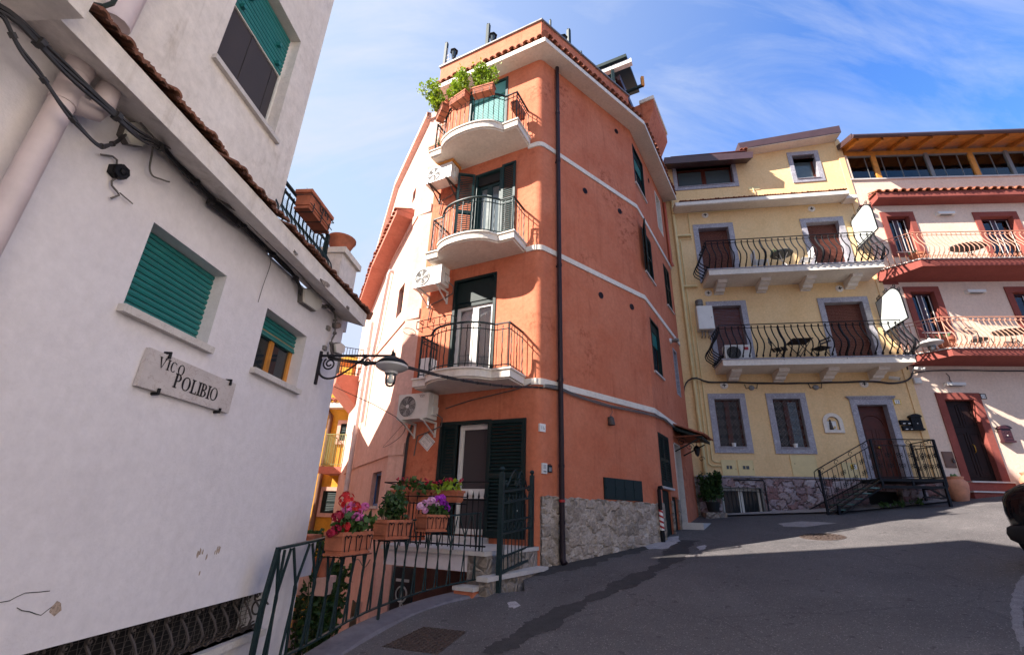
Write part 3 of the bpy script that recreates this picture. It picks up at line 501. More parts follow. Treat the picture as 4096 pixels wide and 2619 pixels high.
# main eave with tiles, parapet
def thp(n,sL=3.2,sE=4.2):
    a=TL.W(sL,n,0)
    def ix(F,G):
        p=F.o+n*F.q; q=G.o+n*G.q; d=F.d.x*-G.d.y+G.d.x*F.d.y; r=q-p; t=(r.x*-G.d.y+G.d.x*r.y)/d; v=p+t*F.d; return (v.x,v.y)
    e=TR2.W(sE,n,0); return [(a.x,a.y),ix(TL,TR),ix(TR,TR2),(e.x,e.y)]
o=.5; pi_,po=thp(-.05),thp(o); pm=thp(.1)
rings=[[(*p,11.6),(*q,11.5),(*q,11.64),(*q2,11.72),(*p,11.74)] for p,q,q2 in zip(pi_,po,thp(o-.04))]
b=MB(); b.loft(rings,True,True,False); ev=b.build('eave',M['cream'],TH)
b=MB(TL); tiles(b,TL,-.28,3.2,o+.05,.02,11.70,11.86); b.T=TR.W; tiles(b,TR,-.28,3.87,o+.05,.02,11.70,11.86); b.T=TR2.W; tiles(b,TR2,.1,4.2,o+.05,.02,11.70,11.86); v=po[1]; b.T=lambda x,y,z:Vector((x,y,z)); dd=(Vector((CX.x-v[0],CX.y-v[1],0))).normalized(); b.lathe((v[0],v[1],11.75),[(.0,0),(.11,.0),(.10,.02),(.09,.5),(.0,.5)],10,False,True,dd+Vector((0,0,.35))); b.build('roof_tiles',M['tile'],ev)
b=MB(); P0=thp(.0,3.48,0)[:2]+[(TR.W(3.95,0,0).x,TR.W(3.95,0,0).y)]; PI0=thp(-.22,3.48,0)[:2]+[(TR.W(3.95,-.22,0).x,TR.W(3.95,-.22,0).y)]
b.loft([[(*p,11.6),(*q,11.6),(*q,13.12),(*p,13.12)] for p,q in zip(P0,PI0)]); pw=b.build('parapet',M['terra'],TH)
b=MB(); P1=thp(.05,3.53,0)[:2]+[(TR.W(4.0,.05,0).x,TR.W(4.0,.05,0).y)]; PI1=thp(-.27,3.53,0)[:2]+[(TR.W(4.0,-.27,0).x,TR.W(4.0,-.27,0).y)]
b.loft([[(*p,13.12),(*q,13.12),(*q,13.17),(*p,13.17)] for p,q in zip(P1,PI1)]); b.build('coping',M['grey'],pw)
# stonework with every stone standing proud of its mortar
def stonemat(name,cols,mortar,bs=.7,fs=30):
    mt,nt,b=nmat(name); l=nt.links.new; tc=node(nt,'ShaderNodeTexCoord').outputs['Object']; a=node(nt,'ShaderNodeAttribute',attribute_name='tone'); m_=node(nt,'ShaderNodeAttribute',attribute_name='mortar')
    r=ramp(nt,a.outputs['Fac'],[(i/(len(cols)-1),c) for i,c in enumerate(cols)]); f=noise(nt,tc,fs,6,.75); rf=ramp(nt,f,[(.3,(.62,.62,.62,1)),(.7,(1.25,1.25,1.25,1))]); c=mixc(nt,1.0,r.outputs[0],rf.outputs[0],'MULTIPLY'); g=noise(nt,tc,3.5,5,.7); rg=ramp(nt,g,[(.4,(.7,.68,.66,1)),(.65,(1.1,1.1,1.1,1))]); c=mixc(nt,1.0,c,rg.outputs[0],'MULTIPLY'); c=mixc(nt,m_.outputs['Fac'],c,mortar); l(c,b.inputs['Base Color']); b.inputs['Roughness'].default_value=.92; bump(nt,b,f,bs,.02); return mt
M['stoneA']=stonemat('rubble_blocks',['#93877b','#a89a8d','#bfb1a4','#9c8e82','#b2a293'],'#a89d92'); M['stoneB']=stonemat('split_stone_blocks',['#a08f95','#b3a5a8','#977f83','#8c6664','#bfb4b8','#a5979c'],'#4a3f40',.9,38)
def stonewall(F,s0,s1,z0,z1,n,dep,cell,seed,mt,name,parent,holes=(),mw=.12,step=.03,top=None,asp=1.25):
    rg=np.random.default_rng(seed); cs,cz=cell*asp,cell; gx,gz_=int((s1-s0)/cs)+4,int((z1-z0)/cz)+4
    pts=np.array([[s0-cs+(i+rg.uniform(.1,.9))*cs,z0-cz+(j+rg.uniform(.1,.9))*cz] for i in range(gx) for j in range(gz_)]); tone=rg.random(len(pts)); prd=rg.uniform(.45,1,len(pts))
    ns,nz=int((s1-s0)/step)+1,int((z1-z0)/step)+1; S=np.linspace(s0,s1,ns); Z=np.linspace(z0,z1,nz); gs_,gz2=np.meshgrid(S,Z,indexing='ij'); q=np.stack([gs_.ravel(),gz2.ravel()],1); wob=np.stack([.035*np.sin(q[:,1]*23+seed)+.02*np.sin(q[:,0]*41),.03*np.sin(q[:,0]*19+seed)+.02*np.sin(q[:,1]*37)],1)
    d=np.sqrt((((q+wob)[:,None,:]-pts[None])/np.array([asp,1]))**2).copy() if 0 else np.linalg.norm(((q+wob)[:,None,:]-pts[None])/np.array([asp,1]),axis=2); o2=np.argpartition(d,1,axis=1)[:,:2]; d2=np.take_along_axis(d,o2,1); srt=np.argsort(d2,axis=1); d2=np.take_along_axis(d2,srt,1); o2=np.take_along_axis(o2,srt,1)
    e=np.clip((d2[:,1]-d2[:,0])/cell/mw/2.2,0,1); h=(3*e**2-2*e**3)*prd[o2[:,0]]*dep+rg.normal(0,dep*.07,len(q)); mor=1-np.clip((d2[:,1]-d2[:,0])/cell/mw,0,1)
    b=MB(F); zz=q[:,1].copy()
    if top is not None:
        for i in range(ns): tz=top+.02*math.sin(S[i]*9+seed)+.012*math.sin(S[i]*31); zz[i*nz:(i+1)*nz]=np.minimum(zz[i*nz:(i+1)*nz],tz)
    edge=(q[:,1]>=z1-1e-6); h=np.where(edge,-.03,h)
    fs=[]
    for i in range(ns-1):
        for j in range(nz-1):
            ms,mz=(S[i]+S[i+1])/2,(Z[j]+Z[j+1])/2
            if any(a<ms<c and e_<mz<f_ for a,c,e_,f_ in holes): continue
            fs.append((i*nz+j,(i+1)*nz+j,(i+1)*nz+j+1,i*nz+j+1))
    b.add([(float(a),n+float(hh),float(c)) for a,hh,c in zip(q[:,0],h,zz)],fs,True,False); o=b.build(name,mt,parent); me=o.data
    for an,v in (('tone',tone[o2[:,0]]),('mortar',mor)): at_=me.attributes.new(an,'FLOAT','POINT'); at_.data.foreach_set('value',v.astype(np.float32))
    return o
# rubble base of the street side
b=MB(TR); rs=random.Random(9)
def stonestrip(F,s0,s1,zb0,zb1,zt0,zt1):
    k=int((s1-s0)/.12)+1; r=[]
    for i in range(k+1):
        t=i/k; s=s0+(s1-s0)*t; z1=zt0+(zt1-zt0)*t+rs.uniform(-.015,.015); z0=zb0+(zb1-zb0)*t
        r.append([(s,-.03,z0),(s,.035+rs.uniform(-.012,.012),z0),(s,.04+rs.uniform(-.015,.015),(z0+z1)/2),(s,.035+rs.uniform(-.01,.01),z1-.02),(s,.01,z1),(s,-.03,z1)])
    b.T=F.W; b.loft(r,True,True,False)
stonestrip(TR2,-.02,.1,-.7,-.7,.36,.36); b.build('stone_base_end',M['rub'],TH)
for q in ((1.6,1.74,.5),(.92,1.02,.45)): b=MB(TR2); stonestrip(TR2,q[0],q[1],-.6,-.6,q[2],q[2]); b.build('stone_base_end',M['rub'],TH)
stonewall(TR,.06,3.9,-1.05,.37,.012,.05,.19,5,M['stoneA'],'stone_base',TH,top=.345)
b=MB(TR); b.box(.06,.1,-.2,.014,-1.05,.33); b.build('stone_base_edge',M['rub'],TH)
def inset(F,h,mt,kind,parent=TH,sill=None,nm='window'):
    s0,s1,z0,z1,d=h; f=MB(F); frame(f,s0,s1,z0,z1,-d*.7,.012,.05,True); w_=f.build(nm,M[mt],parent)
    if kind=='roller': f=MB(F); roller(f,F,s0+.05,s1-.05,z0+.55*(z1-z0),z1-.05,-d*.6); f.build('roller_shutter',M['teal'],w_); pane(F,s0+.05,s1-.05,z0+.05,z0+.56*(z1-z0),-d*.8,M['glass'],w_); f=MB(F); f.box(s0+.05,s1-.05,-d*.6,-d*.6+.03,z1-.3,z1-.05); f.build('roller_box',M[mt],w_)
    if kind=='louver': f=MB(F); m_=(s0+s1)/2; louver(f,F,s0+.03,m_-.005,z0+.03,z1-.03,-.035); louver(f,F,m_+.005,s1-.03,z0+.03,z1-.03,-.035); f.build('shutters',M['green'],w_); pane(F,s0,s1,z0,z1,-d*.9,M['dark'],w_,'backing')
    if kind=='pane': pane(F,s0,s1,z0,z1,-d*.85,M['glassb'],w_)
    if sill: f=MB(F); f.box(s0-.04,s1+.04,-.02,.05,z0-.05,z0); f.build('sill',M['sill'],w_)
    return w_
inset(TR2,T2['t1'],'green','roller',sill=1); inset(TR2,T2['t3'],'green','roller',sill=1); inset(TR2,T2['t5'],'green','louver',sill=1); inset(TR2,T2['g'],'green','louver',sill=1); inset(TR2,T2['t4'],'cream','pane'); inset(TR2,T2['t6'],'marble','pane')
w_=inset(TR2,T2['t2'],'green','louver',sill=1); hf=Face(TR2.W(.4,.03,0),31.7-62,1); f=MB(hf); louver(f,hf,-.0,.01,6.64,8.14,0) if 0 else None
hf=Face((TR2.W(.4,.03,0).x,TR2.W(.4,.03,0).y),31.7+160,-1); f=MB(hf); louver(f,hf,.02,.48,6.66,8.12,0); f.build('open_shutter',M['green'],w_)
for k,h in (('c1',T2['c1']),('c2',T2['c2'])):
    f=MB(TR2); f.box(h[0]+.01,h[1]-.01,-.1,-.06,h[2],h[3]-.01); f.box(h[0]+.03,h[0]+.06,-.06,-.045,h[2]+.05,h[3]-.05); f.box(h[1]-.06,h[1]-.03,-.06,-.045,h[2]+.05,h[3]-.05); f.box(h[0]+.06,h[1]-.06,-.06,-.05,(h[2]+h[3])/2-.02,(h[2]+h[3])/2+.02); f.build('cellar_door',M['green'],TH)
h=T2['d']; f=MB(TR2); f.box(h[1]-.03,h[1],-.29,.04,h[2],h[3]); f.box(h[0],h[0]+.03,-.29,.02,h[2],h[3]); f.box(h[0],h[1],-.29,.03,h[3]-.04,h[3]); di=f.build('entrance_door',M['sill'],TH); f=MB(TR2); f.box(h[0]+.03,h[1]-.03,-.28,-.25,h[2],h[3]-.04); f.build('door_leaf',M['darkdoor'],di); f=MB(TR2); f.box(1.7,3.4,.02,.55,-.35,-.05); f.build('threshold',M['sill'],di)
f=MB(TR2); f.add([(1.85,.0,2.42),(1.85,.75,2.12),(3.05,.75,2.12),(3.05,0,2.42),(1.85,0,2.34),(1.85,.75,2.04),(3.05,.75,2.04),(3.05,0,2.34)],[(0,1,2,3),(4,7,6,5),(0,4,5,1),(1,5,6,2),(2,6,7,3),(0,3,7,4)]); f.bar((1.9,0,1.75),(1.9,.62,2.04),.03); f.bar((2.95,0,1.75),(2.95,.62,2.04),.03); f.spiral((2.95,.2,2.0),(0,1,0),(0,0,1),.12,1.4,.009); f.spiral((1.9,.2,2.0),(0,1,0),(0,0,1),.12,1.4,.009); cn=f.build('canopy',M['green'],TH); f=MB(TR2); tiles(f,TR2,1.8,3.1,.82,.02,2.13,2.45,.07,.16); f.build('roof_tiles',M['tile'],cn)
# round vents
for F,(s,z) in ((TR,(3.155,11.07)),(TR,(1.595,8.0)),(TR,(3.04,8.05)),(TR,(2.04,5.08)),(TR,(3.27,5.15)),(TR2,(1.98,11.02))):
    f=MB(F); f.lathe((s,-.02,z),[(.0,0),(.085,0),(.085,.035),(.068,.035),(.066,.022),(0,.02)],16,True,False,F.q.to_3d()); [f.box(s-.06,s+.06,.004,.012,z+k*.03-.004,z+k*.03+.004) for k in (-1,0,1)]; f.build('vent',M['pipe'],TH)
f=MB(TR); sp=.51; f.tube([(sp,.10,11.6),(sp,.10,9.9),(sp,.10,6),(sp,.10,3),(sp,.10,-.45)],.052,10); f.tube([(sp,.10,-.4),(sp,.10,-.72),(sp+.0,.16,-.78)],.058,10); [f.lathe((sp,.10,z),[(.05,-.03),(.062,-.03),(.062,.03),(.05,.03)],10) for z in (9.9,8.3,5.3,2.6,.9,-.1)]; [f.box(sp-.015,sp+.015,-.02,.08,z-.02,z+.02) for z in (8.3,5.3,2.6,.1)]; dp=f.build('downpipe',M['pipe'],TH)
f=MB(TR); f.lathe((sp,.10,.25),[(.0605,0),(.0605,.045)],10); f.build('warning_band',M['redp'],dp)
f=MB(TR2); f.tube([(4.02,.07,11.4),(4.02,.07,8.75),(4.05,.12,8.6)],.055,8); f.build('downpipe',M['orpipe'],TH)
f=MB(TL2); f.tube([(4.33,.1,5.9),(4.33,.1,0)],.07,8); [f.lathe((4.33,.1,z),[(.07,-.05),(.085,-.05),(.085,.05),(.07,.05)],8) for z in (5,3.6,2.2,.8)]; f.build('downpipe',M['whitepipe'],TH)
f=MB(TL2); f.tube([(2.4,-.02,6.95),(2.4,.1,6.95),(2.46,.12,6.85),(2.9,.12,5.2),(3.35,.12,4.1),(3.4,.12,2.4)],.06,8); f.build('downpipe',M['whitepipe'],TH)
# ---- balconies
def balcony(zb,zt,nd,s0,s1,bul,rail_h=.97,seed=1):
    sc=(s0+s1)/2+.03; a=(s1-s0)/2-.42
    def prof(e):
        p=[(s0+e,-.02),(s0+e,nd-e),(sc-a-.02,nd-e),(sc-a+.02,nd+.05-e)]
        for i in range(1,16):
            t=-1+2*i/16; p.append((sc+t*(a-e*.6),nd+.02+bul*(max(0,1-abs(t)**2.3))**.62-e))
        p+=[(sc+a-.02,nd+.05-e),(sc+a+.02,nd-e),(s1-e,nd-e),(s1-e,-.02)]; return p
    b=MB(TL); h=zt-zb; b.slab(prof(.07),zb,zb+.035); b.slab(prof(.028),zb+.035,zt-.035); b.slab(prof(0),zt-.035,zt); o=b.build('balcony',M['cream'],TH)
    pr=prof(.10)[1:-1]; pr=[(s0+.10,0)]+pr+[(s1-.10,0)]; zr=zt+rail_h
    b=MB(TL); b.tube([(s,n,zr) for s,n in pr],1,4,flat=(.034,.018)); b.tube([(s,n,zr-.13) for s,n in pr],.012,5); b.tube([(s,n,zt+.09) for s,n in pr],.012,5)
    L_=0; seg=[]
    for (x0,y0),(x1,y1) in zip(pr,pr[1:]): l=math.hypot(x1-x0,y1-y0); seg.append((L_,l,x0,y0,x1,y1)); L_+=l
    k=int(L_/.125)
    for i in range(k+1):
        x=L_*i/k
        for l0,l,x0,y0,x1,y1 in seg:
            if l0<=x<=l0+l+1e-6: t=(x-l0)/l; s,n=x0+(x1-x0)*t,y0+(y1-y0)*t; break
        if i%2: b.tube([(s,n,zt+.02),(s,n,zr-.0)],.0095,4)
        else:
            pts=[]; 
            for q in range(15): z=zt+.03+(rail_h-.1)*q/14; a_=q*1.7; pts.append((s+.005*math.cos(a_),n+.005*math.sin(a_),z))
            b.tube([(s+.012,n,zt+.02)]+pts+[(s-.012,n,zr-.05)],.0105,4)
    for q in (1,len(pr)-2): b.bar((pr[q][0],pr[q][1],zt),(pr[q][0],pr[q][1],zr+.02),.026)
    b.build('balcony_railing',M['railgreen'],o); return o
balcony(8.64,8.87,.77,.26,2.88,.36); balcony(5.56,5.78,.66,.32,2.74,.36); balcony(2.42,2.64,.70,.29,2.68,.36)
# ---- balcony doors
def framed(F,h,mt,nm='balcony_door'):
    f=MB(F); frame(f,h[0],h[1],h[2],h[3],-h[4],.02,.07,False); return f.build(nm,M[mt],TH)
d=framed(TL,D3,'shut'); f=MB(TL); roller(f,TL,D3[0]+.07,D3[1]-.07,D3[2]+.28,D3[3]-.5,-.08,.06); f.build('roller_shutter',M['teal2'],d); f=MB(TL); f.box(D3[0]+.07,D3[1]-.07,-.1,-.03,D3[3]-.5,D3[3]-.07); f.build('roller_box',M['teal2'],d); pane(TL,D3[0]+.07,D3[1]-.07,D3[2],D3[2]+.3,-.14,M['dark'],d,'backing')
d=framed(TL,D2,'shut'); f=MB(TL)
for a,c in ((D2[0]+.07,D2[0]+.42),(D2[0]+.42,D2[1]-.07)): frame(f,a,c,D2[2],D2[3]-.35,-.15,-.10,.07)
f.build('door_frame',M['shut'],d); pane(TL,D2[0]+.1,D2[1]-.1,D2[2]+.05,D2[3]-.3,-.13,M['glassb'],d); f=MB(TL); f.box(D2[0]+.07,D2[1]-.07,-.12,-.05,D2[3]-.33,D2[3]-.07); f.build('transom',M['dark'],d)
f=MB(TL); louver(f,TL,.66,1.05,D2[2]+.02,D2[3]+.03,.02); f.build('shutter',M['shut'],d)
hf=Face((TL.W(1.86,.03,0).x,TL.W(1.86,.03,0).y),-62.44-35,-1); f=MB(hf); louver(f,hf,0,.44,D2[2]+.02,D2[3]-.0,0); f.build('shutter',M['shut'],d)
d=framed(TL,D1,'green'); f=MB(TL); f.box(D1[0]+.07,D1[1]-.07,-.1,-.04,D1[3]-.62,D1[3]-.07); f.box(D1[0]+.07,D1[1]-.07,-.12,-.06,D1[3]-.72,D1[3]-.62); f.build('roller_box',M['green'],d)
f=MB(TL); m_=(D1[0]+D1[1])/2
for a,c in ((D1[0]+.08,m_),(m_,D1[1]-.08)): frame(f,a,c,D1[2],D1[3]-.7,-.16,-.10,.085)
f.build('door_frame',M['alu'],d); pane(TL,D1[0]+.1,D1[1]-.1,D1[2]+.05,D1[3]-.72,-.13,M['clear'],d)
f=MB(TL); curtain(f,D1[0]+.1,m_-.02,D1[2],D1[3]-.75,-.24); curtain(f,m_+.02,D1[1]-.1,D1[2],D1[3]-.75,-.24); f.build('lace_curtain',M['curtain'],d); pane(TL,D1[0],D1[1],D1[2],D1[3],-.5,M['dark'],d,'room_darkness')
f=MB(TL); frame(f,D0[0],D0[1],D0[2],D0[3]-.0,-.18,.03,.07,False); d=f.build('street_door',M['green'],TH)
f=MB(TL); louver(f,TL,1.86,2.24,D0[2]+.05,D0[3]-.07,-.03,.07,True,.06); f.build('shutter',M['green'],d)
f=MB(TL); louver(f,TL,.25,1.08,-.40,1.77,.025,.075,True,.065,.05); f.box(.99,1.03,.075,.1,.3,.42); f.build('shutter',M['green'],d)
f=MB(TL); frame(f,1.09,1.86,-.37,1.73,-.17,-.10,.10); f.box(1.19,1.76,-.16,-.09,.28,.46); f.box(1.79,1.83,-.1,-.07,-.37,1.73); f.build('door_leaf',M['alu'],d); pane(TL,1.15,1.8,-.3,1.65,-.14,M['mesh'],d)
f=MB(TL); f.lathe((1.47,-.09,.38),[(.0,0),(.03,0),(.03,.03),(.055,.05),(.055,.08),(.03,.1),(0,.1)],12,True,True,TL.q.to_3d()); f.build('door_knob',M['alu'],d)
# ---- platform before the street door, over the alley
PLs=MB(TL); PLs.slab([(.02,-.02),(.02,1.83),(1.95,1.86),(2.25,-.02)],-.5,-.45) if 0 else None
b=MB(TL); b.slab([(-.02,.0),(.02,1.84),(1.95,1.84),(2.35,.9),(2.35,.0)],-.56,-.5); pf=b.build('door_platform',M['sill'],TH)
b=MB(TL); b.slab([(.3,.02),(.3,1.79),(1.9,1.79),(2.3,.87),(2.3,.02)],-.78,-.56); b.build('platform_edge',M['white'],pf)
b=MB(TL); b.slab([(1.0,-.02),(1.0,.34),(2.2,.34),(2.2,-.02)],-.5,-.40); b.build('door_step',M['sill'],pf)
b=MB(TL); b.slab([(.0,.02),(.0,1.8),(.32,1.8),(.32,.02)],-1.5,-.56); b.slab([(-.16,.02),(-.1,1.95),(.02,1.95),(.02,.02)],-1.5,-.86) if 1 else 0; b.build('platform_wall',M['rub'],pf)
b=MB(TL); b.slab([(-.2,.0),(-.14,2.0),(.04,2.0),(.04,.0)],-.86,-.80); b.build('gate_sill',M['sill'],pf)
# upper works on the roof
VA=TR.W(4.02,-.6,0); VF=Face((VA.x,VA.y),-62.44,-1); VG=Face((VA.x,VA.y),31.7,1)
b=MB(VF); b.box(-.05,2.6,-2.2,-.25,11.6,14.9); ph=b.build('veranda',M['glass'],TH)
b=MB(VG); b.box(.0,2.6,-2.2,-.25,11.6,14.6); b.build('side_glazing',M['glass'],ph)
b=MB(VF); b.bar((.0,.0,12.3),(.0,.0,15.2),.1); b.bar((-.1,.0,15.15),(1.6,.0,15.15),.1)
for s in (.0,.8,1.6,2.4): b.box(s-.04,s+.04,-.3,-.2,11.6,14.95)
b.T=VG.W; [b.box(s-.04,s+.04,-.28,-.2,11.6,14.62) for s in (.25,.9,1.6,2.4)]; b.box(.0,2.6,-.28,-.2,13.0,13.08); b.build('veranda_frame',M['railgreen'],ph)
b=MB(VF); b.add([(-.55,.15,15.2),(2.6,.15,15.2),(2.6,-2.2,15.9),(-.55,-2.2,15.9),(-.55,.15,15.34),(2.6,.15,15.34),(2.6,-2.2,16.04),(-.55,-2.2,16.04)],[(0,1,2,3),(4,5,6,7),(0,1,5,4),(1,2,6,5),(3,0,4,7)]); b.build('veranda_roof',M['green'],ph)
b=MB(VF); b.box(-.7,2.6,-.12,.06,14.96,15.14); b.build('gutter_board',M['whitep'],ph)
b=MB(VG); b.box(.2,3.0,-1.6,.10,14.72,14.82); b.box(.2,3.0,.10,.2,14.6,14.86); b.build('metal_roof',M['roofbrown'],ph); b=MB(VG); b.bar((.75,-.3,14.5),(.75,.85,14.5),.09); b.build('beam',M['railgreen'],ph); b=MB(VG); b.bar((.75,.85,14.46),(.75,.85,14.9),.10); b.build('post_end',M['wood'],ph)
b=MB(TR2); b.box(2.25,4.15,-3.0,-.02,11.6,14.9); b.build('rooftop_block',M['terra'],TH); b=MB(TR2); b.add([(2.25,0,13.4),(4.15,0,13.4),(4.3,.42,14.5),(2.25,.42,14.5),(2.25,.42,14.9),(4.3,.42,14.9),(4.3,-.1,14.9),(2.25,-.1,14.9)],[(0,1,2,3),(3,2,5,4),(4,5,6,7),(1,2,5,6),(0,3,4,7)]); rb_=b.build('sloping_cornice',M['terra'],TH); b=MB(TR2); b.box(2.2,4.32,-.1,.46,14.9,15.06); b.build('coping',M['cream'],rb_)
f=MB(TR2); frame(f,3.25,3.85,12.4,13.1,-.02,.03,.07); wv_=f.build('window',M['cream'],TH); pane(TR2,3.3,3.8,12.45,13.05,.0,M['glass'],wv_)
# posts and lanterns of the roof terrace
def lantern(label,F,s,n,z):
    rt=thing('lantern',label,'lantern',F.W(s,n,z)); b=MB(F); b.lathe((s,n,z),[(.0,0),(.05,.0),(.05,.04),(.095,.3),(.0,.3)],6,smooth=False); b.build('glass_body',M['glassb'],rt); b=MB(F); b.lathe((s,n,z+.3),[(.14,0),(.14,.025),(.06,.12),(.02,.14),(0,.18)],6,smooth=False); [b.tube([(s+.052*math.cos(a),n+.052*math.sin(a),z+.04),(s+.1*math.cos(a),n+.1*math.sin(a),z+.3)],.012,4) for a in [k*PI/3 for k in range(6)]]; b.tube([(s,n,z),(s,n,z-.25)],.02,5); b.build('frame',M['iron'],rt)
def tpost(label,F,px,n,z0,w_=.09):
    s,z=F.P(px,n); b=MB(F); b.box(s-w_/2,s+w_/2,n-w_/2,n+w_/2,z0,z-.06); b.lathe((s,n,z-.06),[(w_*.7,0),(w_*.2,.06),(0,.06)],4,smooth=False); tag(b.build('terrace_post',M['railgreen']),label,'post',None); return s,z
s_,z_=tpost('dark green post at the far left end of the roof terrace parapet',TL,K1(412,262),-.35,12.9); b=MB(TL)
for i in range(5): b.tube([(s_-.06-.08*i,-.35,13.0),(s_-.06-.08*i,-.35,14.5-.25*i)],.008,4)
for i in range(6): b.tube([(s_,-.35,13.15+.2*i),(s_-max(.05,.42-.06*i),-.35,13.15+.2*i)],.008,4)
tag(b.build('trellis',M['alu']),'small pale lattice trellis beside the left terrace post','trellis')
s_,z_=TL.P(K1(470,385),-.35); lantern('black hexagonal lantern beside the trellis at the left of the terrace',TL,s_,-.35,z_-.1)
tpost('dark green post standing left of the roof corner behind the parapet',TL,K1(777,100),-.35,12.9,.1); s_,z_=TL.P(K1(812,245),-.35); lantern('black hexagonal lantern beside the middle terrace post',TL,s_,-.35,z_-.12)
tpost('thin green pole just right of the roof corner with a wire',TR,K1(1316,60),-.5,12.9,.05); s_,z_=tpost('dark green post on the street side of the roof terrace',TR,K1(1475,145),-.4,12.9,.1); s_,z_=TR.P(K1(1430,262),-.4); lantern('black hexagonal lantern left of the street side terrace post',TR,s_,-.4,z_-.12)
tpost('short aerial mast at the back of the roof terrace parapet',TR,K1(1585,335),-.4,12.9,.05)
b=MB(TL); leaves(b,[TL.W(3.45,-.1,13.2+.05*k) for k in range(3)],14,.05,.04,random.Random(4)); tag(b.build('flowering_plant',M['pinkf']),'small tuft of pink flowers at the left end of the roof parapet','plant')
# flower boxes of the top balcony
tg='flower boxes on the top balcony railing'; gr_=random.Random(41)
def bal_box(label,s,n,az,ln,kind):
    F=Face(tuple(TL.W(s,n,0))[:2],-62.44+az,-1); z=9.60; r_=box_planter('flower_box',label,F,-ln/2,ln/2,.02,.22,z,z+.2,tg,'clay','railgreen')
    if kind: foliage(r_,F,-ln*.5,ln*.5,.12,z+.16,.62,'leafy',gr_,72,.07,16,.22 if kind==1 else .75)
    return r_
bal_box('terracotta flower box with bright bushy leaves nearest the top balcony door',1.05,1.04,-8,.55,1); bal_box('terracotta flower box with bright bushy leaves in the middle of the top balcony',1.70,1.08,10,.55,1); bal_box('terracotta flower box with sprawling leaves at the left of the top balcony',2.28,.94,36,.5,2)
F_=Face(tuple(TL.W(.34,.40,0))[:2],-62.44-90,1); z=9.62; r_=box_planter('flower_box','empty terracotta flower box tilted on the right end of the top balcony',F_,-.24,.24,.02,.2,z-.2,z,tg,'clay','railgreen')
rt=thing('agave_pot','spiky agave plants in a pot at the left end of the top balcony','plant',TL.W(2.7,.5,8.88)); b=MB(TL); b.lathe((2.7,.55,8.88),[(.08,0),(.12,.2),(.1,.2),(.06,.1)],12); b.build('pot',M['clay'],rt); b=MB()
for i in range(18):
    a=gr_.uniform(0,6.28); c=TL.W(2.7,.55,9.05); d=Vector((math.cos(a),math.sin(a),gr_.uniform(.4,1.5))).normalized(); e=d.cross(Vector((0,0,1))).normalized()*.02; b.add([c-e,c+e,c+d*.3],[(0,1,2)],False)
b.build('leaves',M['cact'],rt)
rt=box_planter('succulent_box','small pale flower box of succulents hanging at the left top balcony end',TL,2.82,3.1,.35,.55,9.1,9.28,None,'clay2','railgreen'); b=MB(); leaves(b,[TL.W(2.86+.06*i,.45,9.33) for i in range(4)],16,.05,.03,gr_); b.build('succulents',M['cact'],rt)
# empty iron planter holder and a green mesh on the lower balconies
b=MB(TL); zz=2.64+.97
for z in (zz+.05,zz-.12): b.tube([(1.35,1.10,z),(1.35,1.3,z),(2.2,1.26,z),(2.2,1.06,z)],.009,5)
for s in (1.35,1.63,1.92,2.2): b.tube([(s,1.08,zz+.05),(s,1.09,zz-.12),(s,1.28,zz-.12),(s,1.28,zz+.05)],.009,5)
for s in (1.5,1.78,2.05): b.spiral((s,1.29,zz-.03),(1,0,0),(0,0,1),.06,1.2,.007)
tag(b.build('planter_holder',M['railgreen']),'empty black iron planter holder hooked on the lowest balcony railing','holder')
b=MB(TL); b.tube([(2.66+.14*math.cos(a),.95+.14*math.sin(a),3.62+.03*math.sin(a)) for a in [2*PI*k/20 for k in range(21)]],.006,4); tag(b.build('pot_ring',M['iron']),'empty iron ring pot holder at the left corner of the lowest balcony','holder')
b=MB(TL); b.box(2.3,2.58,.35,.6,2.66,3.1); tag(b.build('plastic_crate',M['whitep']),'white plastic box standing on the left end of the lowest balcony','box')
# ---------------------------------------------------------------- white house on the left
def on(F,px,n): s,z=F.P(px,n); return F.W(s,n,z)
def cross(F,px,s):                                         # photo point on the plane square to F at s -> (n,z)
    d=ray(*px); o=F.o+s*F.d; t=o.dot(F.d)/(d.x*F.d.x+d.y*F.d.y); w_=Vector((d.x*t,d.y*t))-F.o; return w_.dot(F.q),d.z*t
WHT=thing('white_house','white stuccoed house with teal roller shutters and a tiled eave above the street','building',(WH.W(3,0,0).x,WH.W(3,0,0).y,-1.6))
V1=(2.36,3.10,1.11,1.715,.13); V2=(3.68,4.42,1.12,1.70,.15); VG=(.9,4.6,-1.0,-.705,.22)
b=MB(WH); wall(b,WH,-6,5.2,-4.2,2.16,[V1,V2,VG])
p5=WH.W(5.2,0,0); b.box(4.9,5.2,-9,-.001,-4.2,2.16); b.box(-6,5.2,-9,-.3,2.0,2.16); b.build('lower_wall',M['white'],WHT)
U=(2.35,3.17,3.23,4.52,.15)
b=MB(WH); wall(b,WH,-6,3.5,2.16,8.2,[U]); b.box(3.3,3.5,-9,-.001,2.16,8.2); b.box(-6,3.5,-9,-.3,8.0,8.2); b.build('upper_wall',M['oldwhite'],WHT); b=MB(); b.loft([[(x,2.5,-4),(x,2.5,11.6),(x,4.9,11.5),(x,6.2,7.6),(x,6.62,6.9),(x,6.62,-4)] for x in (-9,-5)]); b.build('unseen_shadow_block',M['oldwhite'],WHT); b=MB(); b.loft([[(x,6.0,-4),(x,6.0,9.8),(x,8.7,8.8),(x,9.5,6.8),(x,11.5,5.2),(x,14.0,5.2),(x,15.3,3.9),(x,18,2.5),(x,18,-4)] for x in (-12,-8)]); b.build('unseen_shadow_gable',M['oldwhite'],WHT)  # two unseen blocks added behind the house, shaped to cast road and alley shadows
